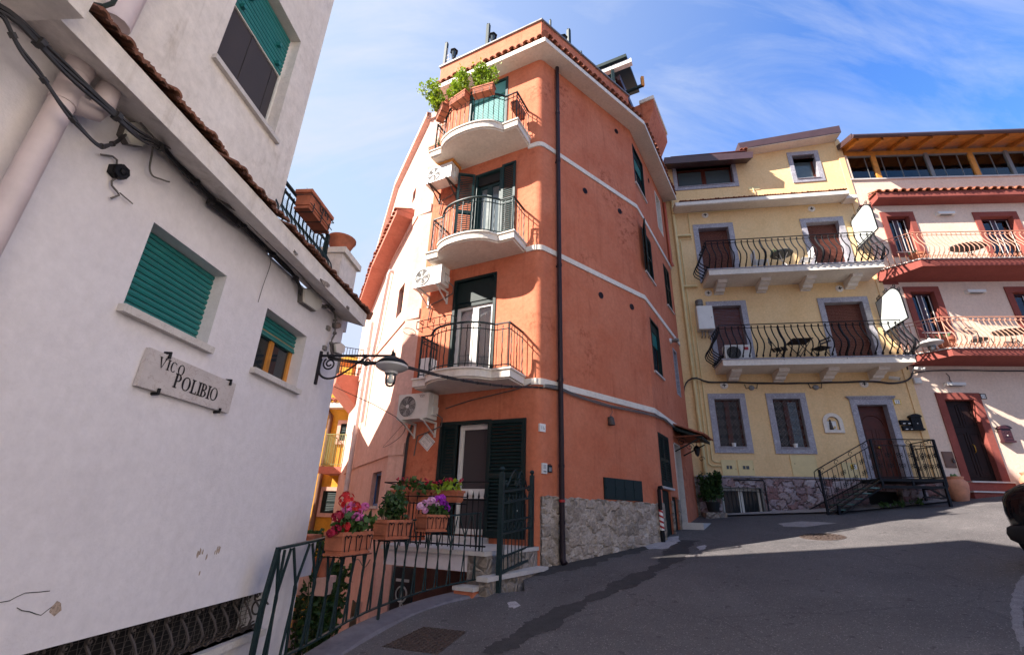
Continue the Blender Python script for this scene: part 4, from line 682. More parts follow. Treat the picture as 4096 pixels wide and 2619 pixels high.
b=MB(WH); b.loft([[(s,-.02,2.20),(s,.30,2.10),(s,.30,2.27),(s,.24,2.31),(s,-.02,2.62 if s<3.5 else 2.4)] for s in (1.3,2.4,3.2,3.5)]); b.loft([[(s,-.02,2.20),(s,.30,2.10),(s,.30,2.27),(s,.24,2.31),(s,-.02,2.4)] for s in (3.5,4.2,5.14)]); b.loft([[(s,-.02,2.12),(s,.42,2.10),(s,.42,2.27),(s,-.02,2.36)] for s in (-6,1.3)]); ev=b.build('eave',M['oldwhite'],WHT)
b=MB(WH); rt_=random.Random(21); tiles(b,WH,1.36,2.42,.345,.0,2.275,2.47,.036,.08,rt_); tiles(b,WH,2.45,3.22,.335,.0,2.27,2.46,.036,.08,rt_); tiles(b,WH,3.25,5.2,.345,.02,2.265,2.40,.036,.08,rt_)
b.T=WH.W; b.loft([[(5.14,.36,2.2),(5.2,.36,2.32),(5.14,.3,2.32)],[(5.14,-.7,2.2),(5.22,-.7,2.32),(5.14,-.7,2.4)]]); b.build('roof_tiles',M['tile2'],ev)
b=MB(WH); rq=random.Random(5)                              # broken plaster on the eave corner
for s,n,z,r in ((4.02,.305,2.12,.07),(4.08,.306,2.15,.05),(4.60,.305,2.12,.05),(3.44,.306,2.13,.04)):
    k=9; pts=[(s+r*rq.uniform(.6,1.5)*math.cos(6.28*i/k),z+r*.5*rq.uniform(.5,1.1)*math.sin(6.28*i/k)) for i in range(k)]; b.plate(pts,n-.002,n+.002); b.build('broken_plaster',M['rub'],ev); b=MB(WH)
0
b=MB(WH); b.box(V1[0]-.03,V1[1]+.03,-.12,.05,V1[2]-.045,V1[2]+.004); w1=b.build('window',M['sill'],WHT); b=MB(WH); roller(b,WH,V1[0],V1[1],V1[2]+.004,V1[3],-.11,.042); b.build('roller_shutter',M['teal'],w1)
b=MB(WH); b.box(V2[0]-.03,V2[1]+.03,-.14,.05,V2[2]-.045,V2[2]+.004); w2=b.build('window',M['sill'],WHT); b=MB(WH); roller(b,WH,V2[0],V2[1],V2[2]+.40,V2[3],-.12,.042); b.box(V2[0],V2[1],-.14,-.10,V2[2]+.385,V2[2]+.405); b.build('roller_shutter',M['teal'],w2)
b=MB(WH); 
for a,c in ((V2[0],V2[0]+.39),(V2[0]+.36,V2[1])): frame(b,a,c,V2[2],V2[2]+.45,-.15,-.12,.045)
b.build('window_frame',M['wood'],w2); pane(WH,V2[0]+.02,V2[1]-.02,V2[2],V2[2]+.5,-.14,M['glass'],w2)
b=MB(WH); b.box(U[0]-.03,U[1]+.05,-.14,.04,U[2]-.04,U[2]+.003); w3=b.build('window',M['sill'],WHT); b=MB(WH); roller(b,WH,U[0]+.02,U[1]-.02,U[2]+.78,U[3],-.11,.05); [b.box(s-.015,s+.015,-.1,-.06,z-.02,z+.02) for s,z in ((2.5,4.06),(2.55,4.25),(3.05,4.06),(3.0,4.25))]; b.build('roller_shutter',M['teal'],w3)
b=MB(WH); frame(b,U[0],U[1],U[2],U[2]+.79,-.14,-.11,.02); b.build('window_frame',M['alu'],w3); pane(WH,U[0],U[1],U[2],U[2]+.8,-.125,M['mesh'],w3,'insect_screen'); b=MB(WH); b.box(2.72,2.78,-.124,-.118,U[2],U[2]+.78); b.box(3.05,3.08,-.124,-.118,U[2],U[2]+.78); b.build('sash',M['mesh'],w3)
b=MB(WH); b.box(.85,4.65,-.2,.06,-1.05,-1.0); gr=b.build('basement_window',M['sill'],WHT); pane(WH,.9,4.6,-1.0,-.7,-.2,M['dark'],gr,'backing')
b=MB(WH)
for i in range(46): s=1.0+i*.08; b.tube([(s,-.11,-1.0),(s+.06,-.11,-.705)],.0025,3); b.tube([(s+.06,-.108,-1.0),(s,-.108,-.705)],.0025,3)
for i in range(9): b.tube([(.95,-.112,-.98+i*.033),(4.6,-.112,-.98+i*.033)],.002,3)
b.build('wire_mesh',M['rustiron'],gr)
b=MB(WH)
for i in range(24):
    s=1.15+i*.148; b.tube([(s,-.06,-.70),(s,-.055,-.76),(s,.0,-.82),(s,.035,-.88),(s,.02,-.94),(s,-.06,-.975)],.009,5); b.spiral((s,-.02,-.965),(0,1,0),(0,0,1),.035,1.1,.007,1.5); b.spiral((s,-.03,-.735),(1,0,0),(0,0,1),.03,1.0,.006)
b.tube([(1,-.06,-.985),(4.6,-.06,-.985)],.011,5); b.tube([(1,-.06,-.715),(4.6,-.06,-.715)],.009,5); b.spiral((4.58,-.02,-.85),(0,1,0),(0,0,1),.1,.8,.008,.5); b.build('bellied_grille',M['rustiron'],gr)
# terrace railing, end pier
b=MB(WH); zt_=3.06
b.tube([(3.45,-.08,zt_),(4.56,-.08,zt_)],1,4,flat=(.024,.014)); b.tube([(3.45,-.08,zt_-.09),(4.56,-.08,zt_-.09)],1,4,flat=(.02,.01))
for i in range(15):
    s=3.42+i*.081; b.tube([(s-.02,-.06,zt_-.13),(s-.01,-.04,zt_-.105),(s+.015,-.06,zt_-.1),(s+.02,-.07,zt_-.17),(s,-.05,zt_-.28),(s,.03,zt_-.40),(s,.06,zt_-.50),(s,.03,zt_-.60),(s,-.07,zt_-.66)],.0085,5)
b.box(4.54,4.58,-.1,-.06,2.4,zt_); b.build('terrace_railing',M['railgreen'],WHT)
b=MB(WH); prof=[(-.03,zt_-.2),(-.03,zt_-.3),(.04,zt_-.42),(.065,zt_-.52),(.03,zt_-.62)]
for i in range(46): s=3.45+i*.024; b.tube([(s,n-.012,z) for n,z in prof],.0012,3,caps=False)
for k in range(20):
    t=k/19*4; j=min(int(t),3); n=prof[j][0]+(prof[j+1][0]-prof[j][0])*(t-j); z=prof[j][1]+(prof[j+1][1]-prof[j][1])*(t-j); b.tube([(3.45,n-.012,z),(4.55,n-.012,z)],.0012,3,caps=False)
b.build('railing_mesh',M['green'],WHT)
b=MB(WH); b.box(4.87,5.32,-.32,-.02,2.1,3.0); tp=b.build('terrace_pier',M['oldwhite'],WHT); b=MB(WH); b.box(4.84,5.36,-.36,.02,3.0,3.08); b.build('coping',M['cream'],tp)
b=MB(WH); b.lathe((5.06,-.17,3.085),[(.0,0),(.08,0),(.1,.03),(.15,.14),(.175,.2),(.185,.21),(.185,.235),(.15,.235),(.1,.12),(0,.12)],20); tag(b.build('bowl_pot',M['clay']),'wide empty terracotta bowl standing on the white terrace pier','pot')
fr=random.Random(31); r_=box_planter('window_box','bright orange plastic window box hanging on the white house terrace railing','x',0,0,0,0,0,0,None) if 0 else None
rt=box_planter('flower_box','bright orange flower box with withered stems on the terrace railing of the white house',WH,3.68,4.16,.0,.17,2.83,3.03,'flower boxes hung on railings','clay','railgreen')
b=MB(WH); [b.tube([(3.9,.08,3.0),(3.75+i*.05,.08,3.03),(3.78+i*.05+fr.uniform(-.04,.04),.1+fr.uniform(-.05,.05),3.08+fr.uniform(0,.06))],.002,3) for i in range(9)]; b.build('dry_stems',M['stem'],rt)
b=MB(WH); b.spiral((3.9,.185,2.93),(1,0,0),(0,0,1),.05,.9,.006,2.5); b.spiral((3.99,.185,2.93),(1,0,0),(0,0,1),.05,.9,.006,-.6); b.build('holder_scroll',M['railgreen'],rt)
# fat drain pipes at the left
b=MB(WH); b.tube([(1.575,.1,2.2),(1.575,.1,-1.6)],.054,16); [b.lathe((1.575,.1,z),[(.054,-.05),(.0595,-.048),(.0595,.048),(.054,.05)],16) for z in (2.03,1.94)]; b.lathe((1.575,.1,2.09),[(.056,0),(.064,.02),(.064,.1)],16); b.tube([(1.575,.1,1.95),(1.65,.11,1.945),(1.70,.13,1.965),(1.71,.14,2.02),(1.71,.14,2.2)],[.052,.052,.053,.05,.05],14); b.lathe((1.71,.14,2.03),[(.052,0),(.057,.015),(.055,.11)],14); b.build('drain_pipe',M['pinkpipe'],WHT)
b=MB(WH); b.tube([(1.62,.1,2.55),(1.62,.1,5)],.075,12); b.build('drain_pipe',M['pinkpipe'],WHT)
b=MB(WH); b.tube([on(WH,W1(600,-5),.05),on(WH,W1(640,30),.14),on(WH,W1(710,45),.2),on(WH,W1(770,25),.22),on(WH,W1(790,-10),.22)],.012,6,False); tag(b.build('hose',M['green']),'dark green hose loop beside the pink drain pipe, top left','hose')
# street name plaque
rt=thing('street_plaque','marble street name plaque reading VICO POLIBIO on the white wall','sign',WH.W(3.04,0,.68))
b=MB(WH); b.plate([(2.6,.678),(3.478,.685),(3.48,.925),(2.605,.93)],.005,.035); b.build('slab',M['plaque'],rt)
b=MB(WH); [b.tube([(s,.0,z),(s,.045,z),(s,.045,z+dz)],.011,6) for s,z,dz in ((2.76,.945,-.04),(3.40,.935,-.04),(2.76,.665,.035),(3.36,.67,.03))]; b.build('iron_clips',M['iron'],rt)
def serif(b,F,txt,s,z,h,n,w=.62,track=.12):                # roman capitals with serifs, built from strokes
    T_=h*.19; t_=h*.075; sf=h*.05
    def q(pts): b.add([(s0+x,n,z+y) for x,y in pts],[tuple(range(len(pts)))])
    def stem(x,t=T_,y0=0,y1=h): q([(x,y0),(x+t,y0),(x+t,y1),(x,y1)]); q([(x-t*.5,y0),(x+t*1.5,y0),(x+t*1.5,y0+t_),(x-t*.5,y0+t_)]) if y0==0 else 0; q([(x-t*.5,y1-t_),(x+t*1.5,y1-t_),(x+t*1.5,y1),(x-t*.5,y1)])
    def ring(cx,cy,rx,ry,a0,a1,th=T_,k=18):
        for i in range(k):
            p,e=[a0+(a1-a0)*j/k for j in (i,i+1)]; f=lambda a:t_+(th-t_)*abs(math.cos(a)); q([(cx+rx*math.cos(p),cy+ry*math.sin(p)),(cx+rx*math.cos(e),cy+ry*math.sin(e)),(cx+(rx-f(e))*math.cos(e),cy+(ry-t_)*math.sin(e)),(cx+(rx-f(p))*math.cos(p),cy+(ry-t_)*math.sin(p))])
    s0=s
    for ch in txt:
        W_=h*{'V':.8,'I':.2,'C':.72,'O':.84,'P':.6,'L':.58,'B':.62,'N':.8}[ch]
        if ch=='I': stem(h*.04)
        if ch=='V': q([(0,h),(T_*1.1,h),(W_*.55,0),(W_*.45,0)]); q([(W_-t_*1.4,h),(W_,h),(W_*.55,0),(W_*.48,0)]); q([(-sf,h-t_),(T_*1.6,h-t_),(T_*1.6,h),(-sf,h)]); q([(W_-t_*3,h-t_),(W_+sf,h-t_),(W_+sf,h),(W_-t_*3,h)])
        if ch=='O': ring(W_/2,h/2,W_/2,h/2,0,2*PI)
        if ch=='C': ring(W_/2,h/2,W_/2,h/2,.75,2*PI-.75); q([(W_*.88,h*.7),(W_*.93,h*.7),(W_*.93,h*.97),(W_*.88,h*.9)])
        if ch=='P': stem(h*.05); ring(h*.05+T_,h*.72,W_-h*.05-T_,h*.28,-PI/2,PI/2)
        if ch=='B': stem(h*.05); ring(h*.05+T_,h*.75,W_-h*.1-T_,h*.25,-PI/2,PI/2); ring(h*.05+T_,h*.26,W_-h*.05-T_,h*.26,-PI/2,PI/2)
        if ch=='L': stem(h*.05); q([(0,0),(W_,0),(W_,h*.22),(W_-t_,h*.22),(W_-t_*1.5,t_),(0,t_)])
        s0+=W_+h*track
b=MB(WH); serif(b,WH,'VICO',2.70,.83,.072,.037,track=.2); serif(b,WH,'POLIBIO',2.865,.738,.098,.037,track=.1); b.build('lettering',M['ink'],rt)
BARE=patchm('bare_beige_plaster','#9b8778','#b3a192')     # patches of lost paint on the white wall
b=MB(WH)
for px in ((1270,745),(1285,730),(1300,735),(1325,765),(1380,735),(1395,720),(1408,715),(1280,870)):
    s,z=WH.P(W3(*px)); r=rq.uniform(.008,.018); k=8; b.plate([(s+r*.6*rq.uniform(.6,1.3)*math.cos(6.28*i/k)+.0,z+r*1.6*rq.uniform(.6,1.3)*math.sin(6.28*i/k)) for i in range(k)],.0005,.002); b.build('bare_patch',BARE,WHT); b=MB(WH)
k=14; s,z=WH.P(W3(355,1095)); b.plate([(s+.035*rq.uniform(.7,1.3)*math.cos(6.28*i/k),z+.03*rq.uniform(.6,1.3)*math.sin(6.28*i/k)) for i in range(k)],.0005,.002)
b.build('bare_patch',BARE,WHT)
def crack(pts):
    b.tube([on(WH,W3(*p),.001) for p in pts],.0022,3,False)
b=MB(WH); crack([(0,1055),(60,1045),(105,1020),(160,995),(240,990),(320,982)]); b.build('plaster_crack',M['cable'],WHT); b=MB(WH); crack([(108,1090),(140,1108),(190,1115),(230,1130),(262,1138),(330,1085)]); b.build('plaster_crack',M['cable'],WHT)
# cables and junction boxes of the white wall
def cable(name,label,pts,r,F,n,mt='cable',strands=1,cat='cable',sp=None,wrap=0):
    P=[on(F,p[:2],p[2] if len(p)>2 else n) for p in pts]; P=lerp_path(P,len(P)*5)
    b=MB(); sp=sp or r*1.7
    for k in range(strands):
        o=F.q.to_3d()*0+Vector((0,0,1))*(k-(strands-1)/2)*sp; b.tube([p+o+Vector((0,0,r*.5*math.sin(i*.6+k*2))) for i,p in enumerate(P)],r,5,False)
    if wrap:
        for i in range(4,len(P)-2,wrap): d=(P[i+1]-P[i-1]).normalized()*.012; b.tube([P[i]-d,P[i]+d],r*1.4+sp*(strands-1)/2,6,False)
    return tag(b.build(name,M[mt]),label,cat)
cable('cable_bundle','thick black cable bundle crossing in front of the fat drain pipe and along the eave',[W1(-30,40),W1(100,120),W1(230,250),W1(370,395),W1(520,540),W1(740,740),W1(930,910),(*W1(1090,1000),.12),(*W1(1180,1080),.06),(*W1(1400,1310),.05),(*W1(1640,1545),.05),(*W2(1350,12),.05),(*W2(1500,110),.05),(*W2(1730,330),.05),(*W2(1890,490),.05),(*W2(1935,600),.05)],.010,WH,.22,'cable',3,wrap=9)
cable('sagging_cable','thin twin cable sagging from top left to the beige junction box',[W1(-10,90),W1(30,130),W1(130,320),W1(280,520),W1(430,730),W1(560,890),W1(690,1000),(*W1(790,975),.1),(*W1(860,925),.06)],.007,WH,.22,'cable',2,wrap=8)
cable('eave_cable','thin grey cable running under the white house eave above the bundle',[W1(960,840),W1(1090,980),W1(1240,1050),W1(1330,1150),W1(1450,1260),W1(1620,1440),W2(1400,0),W2(1520,70),W2(1660,215),W2(1890,440),W2(2030,590),W2(2150,700)],.006,WH,.12,'cableg',1,wrap=6)
cable('loose_cable','short cut cable drooping below the bundle next to the beige box',[(*W1(1045,1010),.08),W1(1040,1060),W1(1025,1150),W1(1045,1200),W1(1100,1230),W1(1160,1243)],.006,WH,.04,'cableg')
cable('hanging_wire','thin frayed wire hanging down the white wall between its two windows',[(*W2(1760,305),.06),W2(1740,360),W2(1735,420),W2(1700,520),W2(1680,580),W2(1658,655)],.003,WH,.02,'cableg')
cable('lamp_cable','loose grey cables dropping from the eave box to the street lamp bracket',[W2(2070,680),W2(2120,690),W2(2150,740),W2(2150,850),W2(2130,900),W2(2125,960),W2(2140,1000)],.008,WH,.05,'cableg',3,wrap=6)
def jbox(name,label,F,pts,n0,n1,mt,n=0,extra=None,cat='junction box'):
    P=[F.P(p,n1) for p in pts]; cx=sum(p[0] for p in P)/len(P); cz=sum(p[1] for p in P)/len(P); rt=thing(name,label,cat,F.W(cx,n0,cz))
    b=MB(F); b.plate([(cx+(s-cx)*1.06,cz+(z-cz)*1.06) for s,z in P],n0,n1*.7); b.build('box',M['cableg' if mt!='iron' else 'iron'],rt)
    b=MB(F); b.plate(P,n1*.7,n1); [b.lathe((cx+(s-cx)*.86,n1,cz+(z-cz)*.86),[(.004,0),(.004,.003)],6,axis=F.q.to_3d()) for s,z in P]; b.build('cover',M[mt],rt)
    if extra: extra(rt,cx,cz)
    return rt
jbox('junction_box','beige hexagonal junction box partly hidden behind the cable bundle',WH,[W1(890,838),W1(960,838),W1(1018,950),W1(985,1002),W1(900,985),W1(862,920)],0,.06,'acw')
def octx(rt,cx,cz):
    b=MB(WH); b.lathe((cx,.05,cz),[(.02,0),(.02,.008),(.012,.012),(.0,.012)],12,axis=WH.q.to_3d()); b.build('cap',M['iron'],rt)
    b=MB(WH); b.tube([on(WH,W1(*p),.02) for p in ((690,1058),(770,1070),(800,1095),(798,1130))],.006,5,False); b.tube([on(WH,W1(*p),.02) for p in ((795,1220),(765,1240),(765,1270),(800,1310),(815,1335),(760,1357))],.006,5,False); b.tube([on(WH,W1(*p),.02) for p in ((820,1320),(860,1355),(908,1395))],.004,5,False); b.build('cut_cable',M['cableg'],rt)
jbox('junction_box','small black octagonal junction box with cut cable ends on the white wall',WH,[W1(800,1125),W1(850,1125),W1(890,1165),W1(890,1205),W1(865,1228),W1(820,1215),W1(785,1175)],0,.05,'iron',extra=octx)
jbox('junction_box','large dirty white junction box under the right end of the eave',WH,[W2(1960,570),W2(2010,570),W2(2072,650),W2(2062,690),W2(2035,712),W2(1955,655)],0,.07,'acw')
jbox('junction_box','round white junction box just above the street lamp bracket',WH,[W2(2155,925),W2(2190,915),W2(2215,935),W2(2215,970),W2(2195,988),W2(2160,975)],.0,.07,'acw')
jbox('junction_box','small round grey junction box near the white house corner under the eave',WH,[W2(2160,790),W2(2180,787),W2(2192,800),W2(2190,818),W2(2172,825),W2(2158,815)],0,.05,'grey')
b=MB(WH); [b.box(WH.P(W2(*p))[0]-.03,WH.P(W2(*p))[0]+.03,.0,.03,WH.P(W2(*p))[1]-.025,WH.P(W2(*p))[1]+.025) for p in ((2100,823),)]; tag(b.build('cable_clamp',M['grey']),'upper small grey steel clamp plate by the cables at the white house corner','clamp')
b=MB(WH); [b.box(WH.P(W2(*p))[0]-.03,WH.P(W2(*p))[0]+.03,.0,.03,WH.P(W2(*p))[1]-.025,WH.P(W2(*p))[1]+.025) for p in ((2077,950),)]; tag(b.build('cable_clamp',M['grey']),'lower small grey steel clamp plate just above the lamp bracket','clamp')
# street lamp on a scrolled bracket
def lamp_disc(rt,c,r,mtop='iron'):
    b=MB(); b.lathe(c,[(.0,.16),(r*.12,.16),(r*.16,.12),(r*.75,.07),(r,.03),(r,.012)],24,False); b.build('shade_top',M[mtop],rt)
    b=MB(); b.lathe(c,[(r*.99,.014),(r,-.01),(r*.8,-.035),(r*.42,-.06),(r*.40,-.085),(.0,-.085)],24,False); b.build('shade_underside',M['lampw'],rt)
    b=MB(); b.lathe(c,[(r*.33,-.085),(r*.33,-.15),(r*.3,-.19),(r*.2,-.22),(.0,-.232)],18,False); b.build('glass_globe',M['clear'],rt)
    b=MB(); b.lathe(c,[(.0,-.09),(.02,-.09),(.022,-.12),(.035,-.155),(.028,-.185),(0,-.195)],12,False); b.build('bulb',M['whitep'],rt)
LS=4.76; rt=thing('street_lamp','grey disc street lamp on a black scrolled bracket at the corner of the white house','street lamp',WH.W(LS,0,1.28))
b=MB(WH); b.box(LS-.02,LS+.02,0,.02,1.27,1.65); b.tube([(LS,.0,1.6),(LS,.85,1.6)],.014,8); [b.lathe((LS,n,1.6),[(.014,-.02),(.02,-.02),(.02,.02),(.014,.02)],8,axis=WH.q.to_3d()) for n in (.14,.52)]
arcp=[(LS,.03,1.56),(LS,.02,1.48),(LS,.03,1.40),(LS,.08,1.35),(LS,.16,1.335),(LS,.26,1.37),(LS,.40,1.47),(LS,.52,1.57),(LS,.55,1.585)]; b.tube(lerp_path([Vector(p) for p in arcp],24),.012,6)
b.spiral((LS,.13,1.505),(0,1,0),(0,0,1),.075,1.6,.010,2.2,.25,24); b.spiral((LS,.56,1.53),(0,1,0),(0,0,1),.055,1.2,.010,1.7,.4,18); b.build('bracket',M['petrol'],rt)
b=MB(WH); b.lathe((LS,.84,1.56),[(.012,-.02),(.02,0),(.014,.03),(.022,.05),(.012,.07),(.016,.085),(.008,.1),(.0,.13)],10); b.build('finial',M['petrol'],rt)
lamp_disc(rt,WH.W(LS,.85,1.475),.175)
cable('overhead_cable','bundle of black cables strung from the white house past the lamp to the terracotta wall',[K3(270,460),K3(340,530),K3(520,550),K3(670,570)],.009,WH,.03,'cable',1) if 0 else None
oc=[WH.W(4.85,.04,1.66),WH.W(4.78,.12,1.58),WH.W(4.78,.45,1.53),WH.W(4.80,.9,1.50)]
a_=on(TL,K3(2050,765),.08); m1=WH.W(4.80,.9,1.50)
for t in (.25,.5,.75): v=m1.lerp(a_,t); v.z-=.28*t*(1-t); oc.append(v)
oc+=[a_,on(TR,K3(2140,770),.06)]
P_=lerp_path(oc,50); b=MB()
for k in range(4): b.tube([p+Vector((0,0,.014*math.sin(k*1.57+i*.35)+0))+WH.d.to_3d()*.012*math.cos(k*1.57+i*.35) for i,p in enumerate(P_)],.008,5,False)
for i in range(14,48,4): d=(P_[i+1]-P_[i]).normalized()*.01; b.tube([P_[i]-d,P_[i]+d],.025,6,False)
tag(b.build('overhead_cable',M['cable']),'bundle of black cables strung from the white house past the lamp to the terracotta wall','cable')
KF=crop(0,0,.58789)
rc_=[TR.W(.12,.03,2.42),TR.W(.45,.06,2.44),TR.W(1.2,.06,2.36),TR.W(2.2,.06,2.33),TR.W(3.0,.06,2.36),TR.W(3.85,.06,2.36),TR2.W(.8,.06,2.42),TR2.W(1.6,.06,2.40),TR2.W(2.6,.06,2.44),TR2.W(4.0,.06,2.6)]
P_=lerp_path(rc_,50); b=MB()
for k in range(4): b.tube([p+Vector((0,0,.016*(k-1.5)+.006*math.sin(i*.9+k*2))) for i,p in enumerate(P_)],.009,5,False)
b.tube(lerp_path([TR.W(.1,.03,2.40),TR.W(.3,.05,2.41),TR.W(.6,.05,2.42)],8),.03,6,False)
b.tube([TR.W(2.15,.05,2.34),TR.W(2.2,.04,2.2),TR.W(2.12,.03,2.1)],.006,5,False); b.build
tag(b.build('wall_cable',M['cableg']),'grey cable bundle clipped along the lowest white band of the terracotta house','cable')
rt=thing('bell_lamp','small rusty bell shaped lamp below the cable on the terracotta wall','lamp',TR.W(2.11,.05,1.9)); b=MB(TR); b.lathe((2.11,.07,1.9),[(.0,.0),(.075,.0),(.08,.03),(.06,.16),(.02,.2),(0,.2)],14); b.build('shade',M['rustiron'],rt); b=MB(TR); b.box(2.07,2.15,0,.04,1.95,2.08); b.build('mount',M['rustiron'],rt)
rt=thing('wall_lamp','small white bulkhead lamp high on the terracotta wall by the yellow house','lamp',TR2.W(2.74,0,5.2)); b=MB(TR2); b.lathe((2.74,0,5.26),[(.09,0),(.09,.03),(.06,.06)],12,axis=TR2.q.to_3d()); b.build('base',M['alu'],rt); b=MB(TR2); b.lathe((2.74,.06,5.26),[(.055,0),(.06,.1),(.07,.12),(.06,.2),(.0,.22)],12,axis=TR2.q.to_3d()); b.build('globe',M['grey'],rt)
rt=thing('canopy_lantern','black wrought lantern hanging under the tiled canopy of the side entrance','lantern',TR2.W(2.6,.45,1.65)); b=MB(TR2); b.lathe((2.6,.45,1.72),[(.0,-.05),(.02,-.04),(.05,0),(.085,.16),(.0,.16)],6,smooth=False); b.build('glass_body',M['glass'],rt); b=MB(TR2); b.lathe((2.6,.45,1.88),[(.1,0),(.1,.015),(.05,.08),(.015,.1),(0,.14)],6,smooth=False); b.tube([(2.6,.45,2.0),(2.6,.45,2.12)],.01,5); [b.tube([(2.6+.052*math.cos(a),.45+.052*math.sin(a),1.72),(2.6+.087*math.cos(a),.45+.087*math.sin(a),1.88)],.006,4) for a in [k*PI/3 for k in range(6)]]; b.spiral((2.6,.55,1.6),(0,1,0),(0,0,1),.08,1.2,.009); b.build('frame',M['iron'],rt)
# small things on the terracotta house
rt=thing('diamond_plaque','white diamond shaped holiday home plaque by the street door','sign',TL.W(2.63,0,1.2)); P=[TL.P(KB(*q)) for q in ((115,262),(188,340),(122,420),(52,340))]
b=MB(TL); b.plate(P,.0,.012); b.build('tile',M['whitep'],rt); c0=(sum(p[0] for p in P)/4,sum(p[1] for p in P)/4); b=MB(TL)
for i in range(4):
    p,q=P[i],P[(i+1)%4]; g_=lambda p,f:(c0[0]+(p[0]-c0[0])*f,c0[1]+(p[1]-c0[1])*f); A1,A2,B1,B2=g_(p,.88),g_(q,.88),g_(p,.84),g_(q,.84); b.add([(A1[0],.0135,A1[1]),(A2[0],.0135,A2[1]),(B2[0],.0135,B2[1]),(B1[0],.0135,B1[1])],[(0,1,2,3)])
b.build('border',M['blue'],rt); b=MB(TL); an=math.atan2(P[1][1]-P[0][1],-(P[1][0]-P[0][0]))
def dl(u,v): e=(P[1][0]-P[0][0],P[1][1]-P[0][1]); f=(P[3][0]-P[0][0],P[3][1]-P[0][1]); return P[0][0]+e[0]*u+f[0]*v,P[0][1]+e[1]*u+f[1]*v
for t,u,v,h in (('CASA VACANZE',.1,.24,.046),('APPARTAMENTI',.2,.38,.026),('"Eliana"',.34,.52,.034),('A POSTI LETTO',.26,.64,.022),('FERMATA E CUCINA',.18,.74,.022),('TEL',.42,.86,.022)):
    if t in('"Eliana"',): continue
    s,z=dl(u,v); write(b,TL,t,h,s,z,.014,an)
b.build('lettering',M['ink'],rt)
rt=thing('house_number','small white house number plate reading 11A at the terracotta corner','house number',TR.W(.1,0,1.51)); b=MB(TR); b.box(.02,.17,-.03,.014,1.51,1.66); b.build('plate',M['whitep'],rt); b=MB(TR); write(b,TR,'11',.09,.045,1.555,.016); write(b,TR,'A',.05,.118,1.55,.016); b.build('lettering',M['ink'],rt)
rt=thing('intercom','grey door intercom with a speaker grille on the terracotta corner','intercom',TR.W(.13,0,.74)); b=MB(TR); b.box(.075,.2,-.02,.03,.735,.925); b.build('housing',M['alu'],rt); b=MB(TR); [b.box(.1,.175,.03,.032,.82+k*.012,.826+k*.012) for k in range(7)]; b.build('speaker_grille',M['grey'],rt); b=MB(TR); b.box(.1,.14,.03,.034,.76,.79); b.box(.145,.175,.03,.034,.76,.79); b.build('buttons',M['grey'],rt)
rt=thing('key_safe','small black key safe with a pale front next to the intercom','key safe',TR.W(.27,0,.77)); b=MB(TR); b.box(.21,.32,-.01,.04,.77,.9); b.build('body',M['iron'],rt); b=MB(TR); b.box(.23,.30,.04,.045,.785,.86); b.build('cover',M['grey'],rt); b=MB(TR); b.tube([(.24,.03,.9),(.24,.03,.915),(.29,.03,.915),(.29,.03,.9)],.006,5); b.build('shackle',M['iron'],rt)
b=MB(TR); b.box(1.83,3.12,.0,.03,.36,.79); mb_=tag(b.build('meter_cabinet',M['green']),'long dark green meter cabinet with four doors on the terracotta wall','meter cabinet'); b=MB(TR)
for k in range(4): s=1.86+k*.315; b.box(s,s+.29,.03,.036,.39,.77); b.box(s+.02,s+.06,.036,.044,.56,.60); d_=b.build('cabinet_door',M['green'],mb_); b=MB(TR)
rt=thing('vent_pole','vent pipe wrapped in red and white warning stripes by the terracotta corner','pole',TR.W(3.66,.1,-.45)); b=MB(TR); b.tube([(3.66,.09,.02),(3.66,.09,.62),(3.66,.11,.68),(3.66,.17,.68)],.045,10); b.tube([(3.66,.09,-.5),(3.66,.09,-.22)],.05,10); b.build('pipe',M['iron'],rt)
b=MB(TR); b.tube([(3.66,.09,-.22),(3.66,.09,.2)],.047,12); b.build('white_band',M['whitep'],rt); b=MB(TR)
for k in range(4): b.loft([[(3.66+.0485*math.cos(a),.09+.0485*math.sin(a),-.22+k*.11+h+.018*a) for a in [2*PI*j/12 for j in range(12)]] for h in (0,.045)],False,False)
b.build('red_stripes',M['redp'],rt)
